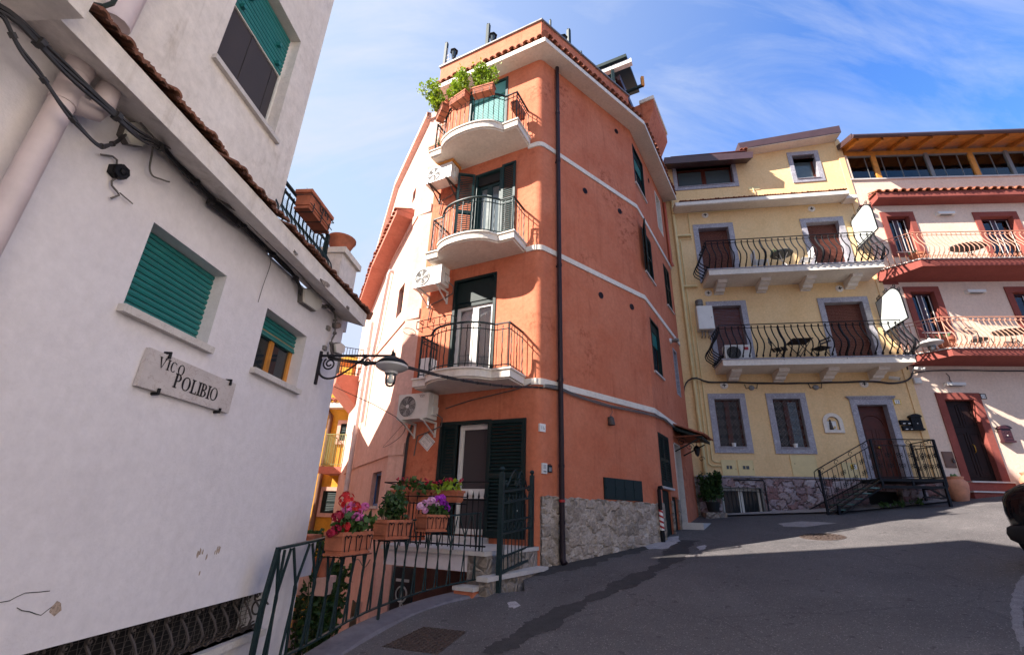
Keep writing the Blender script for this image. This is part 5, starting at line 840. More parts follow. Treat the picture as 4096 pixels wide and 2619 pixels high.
# air conditioners on brackets
def aircon(label,z0,z1,n0,n1,s0=2.31,s1=3.12,txt=None,blue=False,dust=False):
    rt=thing('air_conditioner',label,'air conditioner',TL.W((s0+s1)/2,.0,z0-.05),'air conditioner units on the terracotta house'); h=z1-z0
    b=MB(TL); b.box(s0,s1,n0,n1,z0,z1); b.box(s0+.03,s0+.04,n1,n1+.006,z0+.02,z1-.02); b.box(s0+.03,s0+.3,n1,n1+.006,z1-.02,z1-.015); [b.box(s0+.09,s0+.24,n1,n1+.008,z0+.1+k*.05,z0+.115+k*.05) for k in range(4)]; b.box(s0-.002,s1+.002,n0+.02,n1-.02,z1,z1+.006); b.build('casing',M['acw'],rt)
    cx=s1-.27; cz=(z0+z1)/2; r=h*.42; b=MB(TL); b.lathe((cx,n1+.002,cz),[(.0,0),(r*1.0,0),(r,.002),(.0,.002)],32,axis=TL.q.to_3d()); b.build('fan_opening',M['mesh'],rt)
    b=MB(TL)
    for q in range(5):
        a=q*1.2566; b.add([(cx+r*.2*math.cos(a),n1+.005,cz+r*.2*math.sin(a)),(cx+r*.9*math.cos(a-.25),n1+.005,cz+r*.9*math.sin(a-.25)),(cx+r*.9*math.cos(a+.35),n1+.006,cz+r*.9*math.sin(a+.35))],[(0,1,2)])
    b.build('fan_blades',M['grey'],rt)
    b=MB(TL); 
    for k in range(1,9): q=r*k/8; b.tube([(cx+q*math.cos(a),n1+.012,cz+q*math.sin(a)) for a in [2*PI*j/28 for j in range(29)]],.0022 if k<8 else .008,4,caps=False)
    for k in range(12): a=k*PI/6; b.tube([(cx+r*.1*math.cos(a),n1+.012,cz+r*.1*math.sin(a)),(cx+r*.6*math.cos(a+.25),n1+.013,cz+r*.6*math.sin(a+.25)),(cx+r*math.cos(a+.6),n1+.012,cz+r*math.sin(a+.6))],.0014,3)
    b.lathe((cx,n1+.008,cz),[(r*.17,0),(r*.17,.008),(.0,.01)],16,axis=TL.q.to_3d()); b.build('fan_grille',M['acw'],rt)
    b=MB(TL); b.box(s0-.06,s0,n0+.05,n0+.2,z0+.08,z0+.3*h+.1); b.box(s0-.03,s0,n0+.04,n0+.2,z0+.62*h,z0+.9*h); b.build('valve_cover',M['acw'],rt)
    for s in (s0+.12,s1-.14): b=MB(TL); b.box(s-.02,s+.02,-.0,n1+.05,z0-.045,z0-.004); b.bar((s,.01,z0-.3),(s,n1-.04,z0-.04),.03,.02); b.box(s-.02,s+.02,-.01,.03,z0-.33,z0-.04); b.build('bracket',M['alu' if not dust else 'rustiron'],rt)
    b=MB(TL); b.tube([(s0-.05,n0+.1,z0+.12),(s0-.1,.1,z0+.05),(s0-.06,.05,z0-.1),(s0+.25,.04,z0-.2),(s1-.25,.04,z0-.28),(s1-.2,.03,z0-.7)],.014,6); b.build('hose',M['cableg'],rt)
    if txt: b=MB(TL); write(b,TL,txt,.085,s0+.245,z1-.10,n1+.008); b.build('lettering',M['ink'],rt)
    if blue: b=MB(TL); b.box(s0+.06,s0+.24,n1+.004,n1+.008,z1-.13,z1-.04); b.build('sticker',plain('pale_blue_label','#9cc2dd',.5,0,.1,9),rt)
    return rt
aircon('off white air conditioner marked YSY below the lowest balcony',1.82,2.36,.16,.5,txt='YSY')
aircon('white air conditioner with a pale blue sticker below the middle balcony',4.97,5.46,.16,.5,blue=True)
aircon('dusty air conditioner with rusty brackets below the top balcony',8.05,8.52,.16,.5,dust=True)
b=MB(TL); b.box(2.28,3.1,.1,.5,8.535,8.62); tag(b.build('wooden_shelf',M['wood']),'brown wooden boards wedged between the top air conditioner and balcony','board')
b=MB(TL)
for k in range(3): b.tube([(3.02+.02*k,.05,1.8),(3.1+.025*k,.05,1.5),(3.12+.025*k,.04,.6),(3.16+.02*k,.04,-.5)],.013,5)
tag(b.build('hose_bundle',M['cable']),'black hoses running down the wall from the YSY air conditioner','hose')
P_=lerp_path([WH.W(5.15,.03,1.35),WH.W(5.6,.8,.98),TL.W(3.3,.6,1.25),TL.W(3.1,.25,1.8)],24); b=MB(); b.tube(P_,.005,4,False); tag(b.build('thin_wire',M['cable']),'single thin wire sagging across the alley below the street lamp','wire')
b=MB(); b.tube(lerp_path([TL.W(2.2,.02,2.1),TL.W(1.6,.03,2.22),TL.W(1.0,.03,2.3),TL.W(.4,.05,2.38),TL.W(.15,.06,2.45)],20),.012,5,False); tag(b.build('wall_cable',M['cableg']),'dark cable clipped to the terracotta wall under the lowest balcony','cable')
# gate at the corner
GA=Vector((-.09,7.42,0)); GBv=Vector((.46,8.86,0)); gz0,gz1=-.98,-.76
gd=(GBv-GA).normalized(); GT=Face((GA.x,GA.y),math.degrees(math.atan2(gd.x,gd.y)),1); GL=(GBv-GA).length
rt=thing('garden_gate','dark green iron gate with scrolls and a mailbox beside the rubble corner','gate',(GA.x,GA.y,-1))
zt0,zt1=.62,.66
for s,z0,z1 in ((.03,-1.1,.60),(GL-.03,-.8,.68)):
    b=MB(GT); b.box(s-.035,s+.035,-.035,.035,z0,z1); b.lathe((s,0,z1),[(.03,0),(.02,.015),(.045,.05),(.03,.085),(0,.095)],10); b.build('post',M['railgreen'],rt)
b=MB(GT); g0=lambda s:-.78+.10*s/GL; gt=lambda s:.33+.14*s/GL
for off in (0,): b.bar((.07,0,g0(0)),(GL-.07,0,g0(GL)),.035); b.bar((.07,0,gt(0)),(GL-.07,0,gt(GL)),.03); b.bar((.07,0,gt(0)-.17),(GL-.07,0,gt(GL)-.17),.03); b.bar((.07,0,g0(0)+.2),(GL-.07,0,g0(GL)+.2),.025); b.bar((.07,0,-.1),(GL-.07,0,-.02),.025); b.bar((.07,0,-.27),(GL-.07,0,-.19),.025)
b.bar((.075,0,g0(0)),(.075,0,gt(0)),.03); b.bar((GL-.075,0,g0(GL)),(GL-.075,0,gt(GL)),.03)
for i in range(8): s=.2+i*(GL-.4)/7; b.tube([(s,0,g0(s)-.0),(s,0,gt(s)-(.05 if i%2 else .25)+.0)],.008,5); b.lathe((s,0,gt(s)-.17),[(.008,0),(.016,.03),(0,.12)],6)
for i in range(7): s=.2+i*(GL-.4)/6; b.tube([(s+.06*math.cos(a),0,-.15+.06*math.sin(a)) for a in [2*PI*j/12 for j in range(13)]],.007,4)
b.build('gate_frame',M['railgreen'],rt)
b=MB(GT); mS=GL/2
for sg in (-1,1):
    b.tube(lerp_path([Vector((mS+sg*.52,0,gt(0)+.08)),Vector((mS+sg*.45,0,gt(0)+.14)),Vector((mS+sg*.28,0,gt(0)+.30)),Vector((mS+sg*.12,0,gt(0)+.36)),Vector((mS+sg*.01,0,gt(0)+.24))],14),.012,5); b.spiral((mS+sg*.55,0,gt(0)+.13),(sg,0,0),(0,0,1),.06,1.3,.010,3.5); b.spiral((mS+sg*.1,0,gt(0)+.16),(sg,0,0),(0,0,1),.085,1.4,.010,1.2)
b.build('gate_scrolls',M['railgreen'],rt)
b=MB(GT); b.plate([(.62,-.12),(1.02,-.10),(1.02,.2),(.98,.26),(.66,.24),(.62,.18)],-.13,-.02); b.build('mailbox',M['green'],rt); b=MB(GT); b.lathe((.8,-.02,.07),[(.012,0),(.012,.006),(0,.007)],8,axis=GT.q.to_3d()); b.build('mailbox_lock',M['alu'],rt)
# railing and planters on the door platform
rt=thing('platform_railing','black iron railing round the street door platform behind the planters','railing',TL.W(1,1.8,-.5))
b=MB(TL); path=[(.0,1.86),(2.0,1.86),(2.35,.95),(2.35,.05)]
b.tube([(s,n,.45) for s,n in path],1,4,flat=(.024,.012)); b.tube([(s,n,.2) for s,n in path],.011,5); b.tube([(s,n,-.43) for s,n in path],.012,5); b.build('rails',M['iron'],rt)
b=MB(TL)
for i in range(20): s=.05+i*.1; b.tube([(s,1.86,-.5 if i%5==0 else -.46),(s,1.86,.2)],.008,5); b.lathe((s,1.86,.2),[(.006,0),(.018,.04),(.0,.13)],6)
for i in range(9): s,n=2.0+.35*(i+1)/9,1.86-.91*(i+1)/9; b.tube([(s,n,-.46),(s,n,.2)],.008,5); b.lathe((s,n,.2),[(.006,0),(.018,.04),(.0,.13)],6)
for i in range(8): b.tube([(2.35,.9-.1*i,-.46),(2.35,.9-.1*i,.2)],.008,5)
b.build('pointed_bars',M['iron'],rt)
b=MB(TL); b.box(.37,1.68,1.88,2.10,.125,.14); b.tube([(.35,1.88,.23),(.35,2.11,.23),(1.70,2.11,.23),(1.70,1.88,.23)],.008,5); b.tube([(.35,1.88,.13),(.35,2.11,.13),(1.7,2.11,.13),(1.7,1.88,.13)],.008,5); [b.tube([(s,1.88,.13),(s,2.11,.13),(s,2.11,.23)],.008,5) for s in (.62,1.1,1.5)]; b.build('planter_rack',M['iron'],rt)
pg='terracotta planters on the platform railing'
fr=random.Random(17)
for lab,s0,s1,k in (('left planter on the platform railing with purple stemmed cyclamen',1.34,1.67,0),('middle planter on the platform railing with big marbled cyclamen leaves',.90,1.31,1),('right planter on the platform railing with crimson cyclamen flowers',.38,.87,2)):
    r_=box_planter('planter',lab,TL,s0,s1,1.90,2.08,.15,.32,pg,'clay',None,False); b=MB(); leaves(b,[TL.W(s0+(s1-s0)*t,1.98+fr.uniform(-.03,.1),.34+fr.uniform(-.02,.07)) for t in (.1,.25,.4,.55,.7,.9)],16 if k==1 else 9,.065,.045,fr,.1,.8); b.build('foliage',M['leafm' if k<2 else 'leafy'],r_)
    b=MB(); st=MB()
    for i in range(14 if k==0 else 8):
        p=TL.W(s0+fr.uniform(0,s1-s0),1.98+fr.uniform(-.04,.06),.32); q=p+Vector((fr.uniform(-.08,.08),fr.uniform(-.08,.04),fr.uniform(.06,.17))); st.tube([p,p.lerp(q,.6)+Vector((0,0,.02)),q],.003,4,False)
        leaves(b,[q],5,.045,.012,fr,.8,.5) if (k!=0 or i%3==0) else 0
    st.tube([TL.W(s0+.02,1.98,.325),TL.W(s1-.02,1.98,.325)],.006,5,False)
    b.build('flowers',M['magf'],r_); st.build('stems',M['magf'],r_)
b=MB(TL); b.lathe((.95,1.86,.42),[(.0,-.04),(.035,-.03),(.05,0),(.035,.035),(0,.045)],12); tag(b.build('post_knob',M['acw']),'round pale ball knob on the platform top rail','knob') if 0 else None
# flower boxes along the railing by the drop
def rail_frame(t):                                          # local axes of the railing at t
    x=t*24; i=min(int(x),23); p=RP[i].lerp(RP[i+1],x-i); d=(RP[i+1]-RP[i]); az=math.degrees(math.atan2(d.x,d.y)); return Face((p.x,p.y),az,1),p.z,d.z/max(math.hypot(d.x,d.y),.01)
fg='terracotta flower boxes on the railing by the drop'
def heart(b,F,s,n,z,r):
    for sg in (-1,1): b.tube([(s+sg*r*x,n,z+r*y) for x,y in ((0,.55),(.25,.9),(.7,1.0),(.95,.7),(.9,.2),(.75,-.5),(.65,-1.6))],.005,4)
def rail_box(label,t,ln,kind,dz=0):
    F,z,sl=rail_frame(t); r_=box_planter('planter',label,F,-ln/2,ln/2,.03,.23,z-.135+dz,z+.055+dz,fg,'clay',None); b=MB(F)
    for s in (-ln*.36,0,ln*.36): b.tube([(s,.0,z+.02),(s,.03,z-.17+dz),(s,.24,z-.17+dz)],.006,5); heart(b,F,s,.245,z-.03+dz,.055)
    b.tube([(-ln/2,.245,z-.16+dz),(ln/2,.245,z-.16+dz)],.006,5); b.build('heart_holder',M['iron'],r_)
    zt=z+.05+dz
    if kind=='red':
        b=MB(); leaves(b,[F.W(fr.uniform(-ln*.45,ln*.45),.13+fr.uniform(-.1,.1),zt+fr.uniform(.0,.14)) for _ in range(26)],9,.06,.03,fr,.2,.85); b.build('foliage',M['leafm'],r_)
        st=MB()
        for mt,cs in (('redf',((-.15,.12,.30,.085),(.05,.12,.23,.065))),('pinkf',((-.04,.08,.2,.05),(.02,.16,.14,.045),(.14,.1,.2,.05),(.2,.14,.24,.045),(.1,.18,.13,.035),(-.0,.1,.25,.035))),('magf',((-.22,.1,.14,.055),(-.3,.16,.03,.045),(-.35,.14,.0,.035))),('redf',((-.2,.2,.05,.042),))):
            b=MB(); [ (blossom(b,F.W(s,n,zt+h),r,fr,34,.024),st.tube([F.W(s*.6,.13,zt),F.W(s,n,zt+h)],.004,4,False)) for s,n,h,r in cs]; b.build('blossoms',M[mt],r_)
        st.build('stems',M['leafm'],r_)
    if kind=='shrub': foliage(r_,F,-ln*.4,ln*.4,.13,zt-.03,.30,'leafd',fr,54,.062,10,0)
    if kind=='mix':
        b=MB(); leaves(b,[F.W(fr.uniform(-ln*.4,ln*.45),.13+fr.uniform(-.08,.08),zt+fr.uniform(.0,.1)) for _ in range(22)],9,.05,.03,fr,.2,.8); b.build('foliage',M['leafm'],r_)
        for mt,cs in (('palef',((-.24,.12,.1,.045),(-.16,.12,.13,.05),(-.06,.12,.17,.05),(0,.1,.18,.045),(.05,.14,.12,.04),(-.2,.18,.05,.035))),('purf',((.1,.1,.2,.05),(.17,.12,.22,.05),(.21,.14,.14,.05),(.24,.16,.09,.045),(.14,.16,.15,.04)))):
            b=MB(); [blossom(b,F.W(s,n,zt+h),r,fr,26,.023) for s,n,h,r in cs]; b.build('blossoms',M[mt],r_)
    return r_
rail_box('flower box of red and pink geraniums on the railing nearest the white wall',.225,.56,'red',-.02)
rail_box('planter with a green leafy shrub in the middle of the drop railing',.465,.52,'shrub')
rail_box('planter of pale pink and purple flowers on the railing towards the gate',.71,.42,'mix')
# ---------------------------------------------------------------- yellow house
YH=thing('yellow_house','yellow house with grey marble window frames, two long balconies and a stone base','building',(YE.W(3,0,0).x,YE.W(3,0,0).y,.2))
yA=(-.04,2.1,12.27,13.45,.25); yB=(4.34,5.16,12.23,13.39,.28); yC=(.48,1.58,8.0,10.31,.28); yD=(4.25,5.35,8.0,10.27,.28); yE=(.56,1.55,4.7,7.06,.28); yF=(4.19,5.4,4.7,7.03,.28); yG=(.21,1.02,2.17,3.73,.2); yHh=(1.99,2.83,2.16,3.72,.2); yDo=(4.41,5.27,1.24,3.51,.28); yB0=(.04,1.26,.02,1.0,.18); yN=(3.45,3.73,2.71,3.0,.18)
HY=[yA,yB,yC,yD,yE,yF,yG,yHh,yDo,yN]
b=MB(YE); wall(b,YE,-2.2,6.17,1.27,13.2,[h if h[3]<13.2 else (*h[:3],13.2,h[4]) for h in HY]); wall(b,YE,-2.2,2.9,13.2,13.5,[(-.04,2.1,13.2,13.45,.25)]); b.add([(2.9,0,13.2),(4.34,0,13.2),(4.34,0,13.85),(2.9,0,13.7)],[(0,1,2,3)]); wall(b,YE,4.34,5.16,13.2,13.9,[(4.34,5.16,13.2,13.39,.28)]); b.add([(5.16,0,13.2),(6.17,0,13.2),(6.17,0,14.02),(5.16,0,13.93)],[(0,1,2,3)])
b.add([(6.17,0,.2),(6.17,-9,.2),(6.17,-9,14),(6.17,0,14)],[(0,1,2,3)]); b.add([(-2.2,0,0),(-2.2,-9,0),(-2.2,-9,13.4),(-2.2,0,13.4)],[(0,1,2,3)]); b.add([(-2.2,-.3,13.45),(6.17,-.3,13.45),(6.17,-9,13.45),(-2.2,-9,13.45)],[(0,1,2,3)]); b.box(5.98,6.17,0,.03,1.3,13.9)
b.build('wall',M['yellow'],YH)
b=MB(YE); wall(b,YE,-2.2,6.17,-.6,1.27,[yB0,(4.1,5.0,.45,.95,.3)],.03); b.build('base_wall',M['rub'],YH); stonewall(YE,-.6,6.17,-.3,1.27,.034,.05,.22,8,M['stoneB'],'stone_base',YH,[yB0[:4],(4.1,5.0,.45,.95)],.09,.035)
b=MB(YE); b.box(-.62,6.17,-.02,.09,1.27,1.31); b.build('base_ledge',M['marble'],YH); pane(YE,4.1,5.0,.4,1,-.2,M['dark'],YH,'cellar_opening')
def trim(h,w,sill=True,nm='window',top=None,mt='marble',proud=.035,F=None,parent=None):
    F=F or YE; parent=parent or YH; s0,s1,z0,z1,d=h; b=MB(F); w0=w if sill else 0
    for a in ((s0-w,s0,z0-w0,z1+w),(s1,s1+w,z0-w0,z1+w),(s0,s1,z1,z1+w)): b.box(a[0],a[1],-.02,proud,a[2],a[3])
    if sill: b.box(s0,s1,-.02,proud,z0-w,z0)
    for a in ((s0-.002,s0+.012),(s1-.012,s1+.002)): b.box(a[0],a[1],-d,proud-.003,z0,z1)
    b.box(s0,s1,-d,proud-.004,z1-.012,z1+.002)
    if sill: b.box(s0,s1,-d,proud+.03,z0-.002,z0+.02)
    return b.build(nm,M[mt],parent)
def two_leaf(w_,F,h,n,mt='door',gl='glass',fw=.07):
    s0,s1,z0,z1,d=h; m_=(s0+s1)/2; b=MB(F); frame(b,s0+.012,m_,z0,z1-.012,n,n+.04,fw); frame(b,m_,s1-.012,z0,z1-.012,n,n+.04,fw); b.build('window_frame',M[mt],w_); pane(F,s0+.05,s1-.05,z0+.03,z1-.04,n+.015,M[gl],w_)
t=trim(yA,.14); b=MB(YE); frame(b,-.03,1.03,12.29,13.2,-.2,-.15,.08); frame(b,1.03,2.09,12.29,13.2,-.2,-.15,.08); b.box(-.03,2.09,-.2,-.12,13.12,13.45); b.build('window_frame',M['door'],t); pane(YE,.02,2.05,12.3,13.2,-.17,M['glassb'],t)
t=trim(yB,.15); b=MB(YE); frame(b,4.36,5.15,12.25,13.38,-.24,-.19,.08); b.build('window_frame',M['door'],t); pane(YE,4.4,5.1,12.3,13.3,-.21,M['glassb'],t)
for h in (yC,yD,yE,yF): t=trim(h,.17,False,'balcony_door'); b=MB(YE); roller(b,YE,h[0]+.01,h[1]-.01,h[2],h[3]-.01,-.2,.055); b.build('roller_shutter',M['brown'],t)
for h in (yG,yHh):
    t=trim(h,.17); two_leaf(t,YE,h,-.17); b=MB(YE)
    s0,s1,z0,z1=h[:4]; frame(b,s0+.02,s1-.02,z0+.03,z1-.02,-.05,-.035,.02)
    for i in range(3):
        for j in range(5):
            cx=s0+.03+(s1-s0-.06)*(i+.5)/3; cz=z0+.04+(z1-z0-.06)*(j+.5)/5
            for k in range(4): a=k*PI/2+PI/4; b.spiral((cx+.07*math.cos(a),-.04,cz+.08*math.sin(a)),(math.cos(a),0,math.sin(a)),(-math.sin(a),0,math.cos(a)),.055,1.1,.0055,2.6,.3,8)
            b.tube([(cx-.13,-.04,cz),(cx,-.04,cz+.15),(cx+.13,-.04,cz),(cx,-.04,cz-.15),(cx-.13,-.04,cz)],.005,4)
    b.build('scroll_grille',M['grille'],t)
    cup=(s0+s1)/2+.03; b=MB(YE); b.lathe((cup,-.01,z0+.02),[(.05,0),(.07,.12),(.062,.12),(.05,.02)],14); tag(b.build('plant_pot',M['whitep']),'small white pot on the '+('left' if h is yG else 'right')+' grilled window sill of the yellow house','pot','white pots on the grilled window sills')
t=trim(yDo,.17,False,'front_door'); b=MB(YE); b.box(4.2,5.5,-.01,.06,3.68,3.72); b.box(4.16,5.53,-.01,.09,3.72,3.76); b.box(4.22,4.42,.036,.05,2.25,2.31); b.box(5.26,5.46,.036,.05,2.25,2.31); b.build('door_cornice',M['marble'],t)
b=MB(YE); b.box(4.42,5.26,-.25,-.2,1.24,3.50); m_=4.84
for s0,s1,z0,z1 in ((4.5,4.8,1.35,1.9),(4.88,5.18,1.35,1.9),(4.5,4.8,2.0,2.8),(4.88,5.18,2.0,2.8),(4.55,5.12,3.2,3.3)): frame(b,s0,s1,z0,z1,-.2,-.188,.035); b.box(s0+.07,s1-.07,-.2,-.19,z0+.07,z1-.07) if z1-z0>.2 else None
b.tube([(4.84-.3*math.cos(a),-.195,2.9+.3*math.sin(a)) for a in [PI*k/16 for k in range(17)]],.014,5); b.build('door_leaf',M['door'],t); b=MB(YE); b.lathe((4.84,-.2,2.22),[(.02,0),(.02,.03),(.04,.05),(.03,.08),(0,.085)],10,axis=YE.q.to_3d()); b.build('door_knob',M['gold'],t)
# arched niche with a small statue
b=MB(YE); A=[(3.34+.04,2.63),(3.84+.04,2.63)]; ar=lambda r,cz,cx: [(cx+r*math.cos(a),cz+r*math.sin(a)) for a in [PI*k/14 for k in range(15)]]
cx=3.62; outer=[(cx+.28,2.63)]+ar(.28,2.96,cx)+[(cx-.28,2.63)]; inner=[(cx+.17,2.72)]+ar(.17,2.96,cx)+[(cx-.17,2.72)]
n_=len(outer); vs=[(s,.05,z) for s,z in outer]+[(s,.05,z) for s,z in inner]+[(s,-.02,z) for s,z in outer]+[(s,-.02,z) for s,z in inner]; b.add(vs,[(i,i+1,n_+i+1,n_+i) for i in range(n_-1)]+[(n_-1,0,n_,2*n_-1)]+[(i,i+1,2*n_+i+1,2*n_+i) for i in range(n_-1)]+[(n_+i,n_+i+1,3*n_+i+1,3*n_+i) for i in range(n_-1)]+[(n_-1,0,2*n_,3*n_-1),(2*n_-1,n_,3*n_,4*n_-1)])
ni=b.build('niche',M['cream'],YH); b=MB(YE); b.plate(inner,-.018,-.012); b.build('niche_back',M['whitep'],ni); b=MB(YE); b.tube([(s,.0,z) for s,z in inner]+[(inner[0][0],.0,inner[0][1])],.012,5); b.build('niche_frame',M['iron'],ni)
rt=thing('statuette','tiny dark statuette with golden flowers inside the arched wall niche','statuette',YE.W(3.55,.02,2.72)); b=MB(YE); b.lathe((3.56,.01,2.73),[(.05,0),(.045,.1),(.035,.17),(.04,.2),(.02,.24),(.028,.27),(.02,.31),(0,.32)],12); b.build('figure',M['rustiron'],rt); b=MB(YE); blossom(b,YE.W(3.62,.03,2.8),.05,random.Random(2),14,.02); b.build('flowers',M['yellowp'],rt)
# roofs and gutter cornice
b=MB(YE); b.add([(-.55,.62,13.0),(2.68,.62,12.94),(2.74,.62,13.24),(-.55,.62,13.32),(-.55,-.3,13.35),(2.68,-.3,13.35),(2.74,-.3,13.5),(-.55,-.3,13.5)],[(0,1,2,3),(4,5,1,0),(3,2,6,7),(0,3,7,4),(1,2,6,5)]); b.build('lower_roof',M['roofbrown'],YH); b=MB(YE); b.box(-.3,2.5,-.1,.55,13.36,13.40); b.build('roof_soffit',M['door'],YH)
b=MB(YE); b.add([(2.36,.48,13.55),(6.04,.48,13.92),(6.04,.48,14.25),(2.32,.48,13.84),(2.36,-6,13.55),(6.04,-6,13.92),(6.04,-6,14.25),(2.32,-6,13.84)],[(0,1,2,3),(3,2,6,7),(0,3,7,4),(1,2,6,5)]); b.build('upper_roof',M['roofbrown'],YH); b=MB(YE); b.add([(2.38,.46,13.54),(6.02,.46,13.91),(6.02,-.05,13.93),(2.38,-.05,13.57),(2.38,.46,13.52),(6.02,.46,13.89),(6.02,-.05,13.91),(2.38,-.05,13.55)],[(0,1,2,3),(4,5,6,7),(0,1,5,4)]); b.build('roof_soffit',M['cream'],YH); b=MB(YE); tiles(b,YE,2.32,2.6,.55,.0,13.45,13.5,.07,.14); b.build('roof_tiles',M['tile'],YH)
b=MB(YE); b.tube([(4.9,-1,14.0),(4.85,-1,15.2)],.015,5); b.build('aerial',M['grey'],YH)
b=MB(YE); b.loft([[(s,0,11.06),(s,.55,10.98),(s,.6,11.0),(s,.6,11.14),(s,.5,11.2),(s,0,11.28)] for s in (-.35,5.62)]); cv=b.build('cornice',M['cream'],YH); b=MB(YE); tiles(b,YE,-.2,5.6,.6,.02,11.17,11.32,.045,.09); b.build('roof_tiles',M['tile'],cv); b=MB(YE); b.box(5.62,6.0,-.01,.35,10.98,11.12); b.build('cornice_end',M['cream'],cv)
# iron wall anchors
for s,z in ((.82,10.9),(4.58,10.86),(.53,7.58),(4.81,7.54),(.6,4.18),(4.79,4.17)):
    o=thing('wall_anchor',None,None,YE.W(s,0,z)); o.name='wall_anchor'; bpy.data.objects.remove(o)
    b=MB(YE); b.lathe((s,0,z),[(.125,0),(.125,.015),(.1,.03),(.0,.03)],22,axis=YE.q.to_3d()); an_=b.build('anchor_plate',M['cream'],YH); b=MB(YE); b.box(s-.06,s+.06,.03,.036,z-.014,z+.014); b.box(s-.014,s+.014,.03,.0365,z-.06,z+.06); b.build('anchor_cross',M['iron'],an_)
# long balconies with bellied railings
def belly(q,zt,h):                                         # profile of a bellied bar: outward offset, height
    return [(0,h-.10),(.0,h-.16),(.04,h-.30),(.13,h-.48),(.24,h-.63),(.29,h-.76),(.26,h-.88),(.13,h-.99),(.02,h-1.06),(.0,h-1.10)]
def belly_rail(F,zt,h,path,step,mt,parent,r=.010,heavy=5,rail=True,scroll=True,twist=False,peach=False):
    b=MB(F); L_=0; segs=[]
    for (x0,y0),(x1,y1) in zip(path,path[1:]): l=math.hypot(x1-x0,y1-y0); segs.append((l,x0,y0,x1,y1)); 
    for l,x0,y0,x1,y1 in segs:
        k=max(2,round(l/step)); ox,oy=-(y1-y0)/l,(x1-x0)/l
        if l<3: ox,oy=ox,oy
        for i in range(k+1):
            t=i/k; s,n=x0+(x1-x0)*t,y0+(y1-y0)*t; rr=r*1.9 if (heavy and i%heavy==0 and i not in (0,)) else r
            pr_=belly(0,zt,h); pts=[(s+ox*a,n+oy*a,zt+z) for a,z in pr_]; b.tube(pts,rr,5)
            if rr>r: b.tube([pts[-1],(s,n,zt+.0),(s,n,zt-.06)],rr,5)
            if scroll: b.spiral((s+ox*.03,n+oy*.03,zt+h-.09),(ox,oy,0),(0,0,1),.035,1.0,r*.8,1.57,.3,7); b.spiral((s+ox*.05,n+oy*.05,zt+.1),(ox,oy,0),(0,0,1),.05,1.15,r*.9,3.6,.25,8)
    p3=[(s,n,zt+h) for s,n in path]
    if rail: b.tube(p3,1,4,flat=(.024,.014))
    b.tube([(s,n,zt+h-.115) for s,n in path],.011,5); b.tube([(s,n,zt+.03) for s,n in path],.012,5)
    return b.build('balcony_railing',M[mt],parent)
for zt,zb,s0,s1,h in ((8.0,7.78,.37,5.76,1.14),(4.76,4.55,.39,5.80,1.17)):
    b=MB(YE); b.slab([(s0-.03,-.02),(s0-.03,1.03),(s1+.03,1.03),(s1+.03,-.02)],zt-.02,zt+.01); tp=b.build('balcony',M['marble'],YH); b=MB(YE); b.slab([(s0,-.02),(s0,1.0),(s1,1.0),(s1,-.02)],zb,zt-.02); b.build('balcony_slab',M['cream'],tp)
    belly_rail(YE,zt,h,[(s1-.03,0),(s1-.03,.97),(s0+.03,.97),(s0+.03,0)][::-1],.195,'iron',tp,.019,9)
    for s in (.72,2.13,3.56,4.97):
        b=MB(YE); pf=[(0,zb-.29),(.05,zb-.29),(.06,zb-.255),(.17,zb-.255),(.23,zb-.25),(.27,zb-.2),(.27,zb-.185),(.42,zb-.16),(.52,zb-.1),(.62,zb-.1),(.66,zb-.04),(.66,zb),(0,zb)]; b.loft([[(q,n,z) for n,z in pf] for q in (s,s+.31)]); b.build('corbel',M['cream'],YH)
# blank white shop panels standing on the balcony ends
def panel(label,n0,n1,z0,z1):
    rt=thing('hanging_sign',label,'sign',YE.W(5.75,(n0+n1)/2,z0)); r_=.42
    out=[(n0,z0),(n1,z0),(n1,z1-r_)]+[(n1-r_+r_*math.cos(a),z1-r_+(r_+.02)*math.sin(a)) for a in [PI/2*k/8 for k in range(1,9)]]+[(n0,z1-.06)]
    b=MB(YE); b.loft([[(s,n,z) for n,z in out] for s in (5.735,5.765)]); b.build('panel',M['signw'],rt); b=MB(YE); b.tube([(5.75,n,z) for n,z in out+[out[0]]],.024,5,caps=False); b.tube([(5.75,0,z0+.3),(5.75,n0,z0+.3)],.015,5); b.build('frame',M['iron'],rt)
    b=MB(YE)
    for n,z in ((n0+.22,z1-.02),(n0+.62,z1+.02),(n1-.2,z1-.03),(n1-.02,z1-.22)): b.spiral((5.75,n,z+.07),(0,1,0),(0,0,1),.085,1.3,.012,3.5,.2,12); b.spiral((5.75,n-.11,z+.04),(0,1,0),(0,0,1),.06,1.2,.010,.5,.3,10)
    b.build('scrolls',M['iron'],rt)
panel('blank white sign panel with scrolled top standing on the upper balcony end',.04,1.24,9.08,10.22); panel('blank white sign panel with scrolled top standing on the lower balcony end',.1,1.32,5.85,6.98)
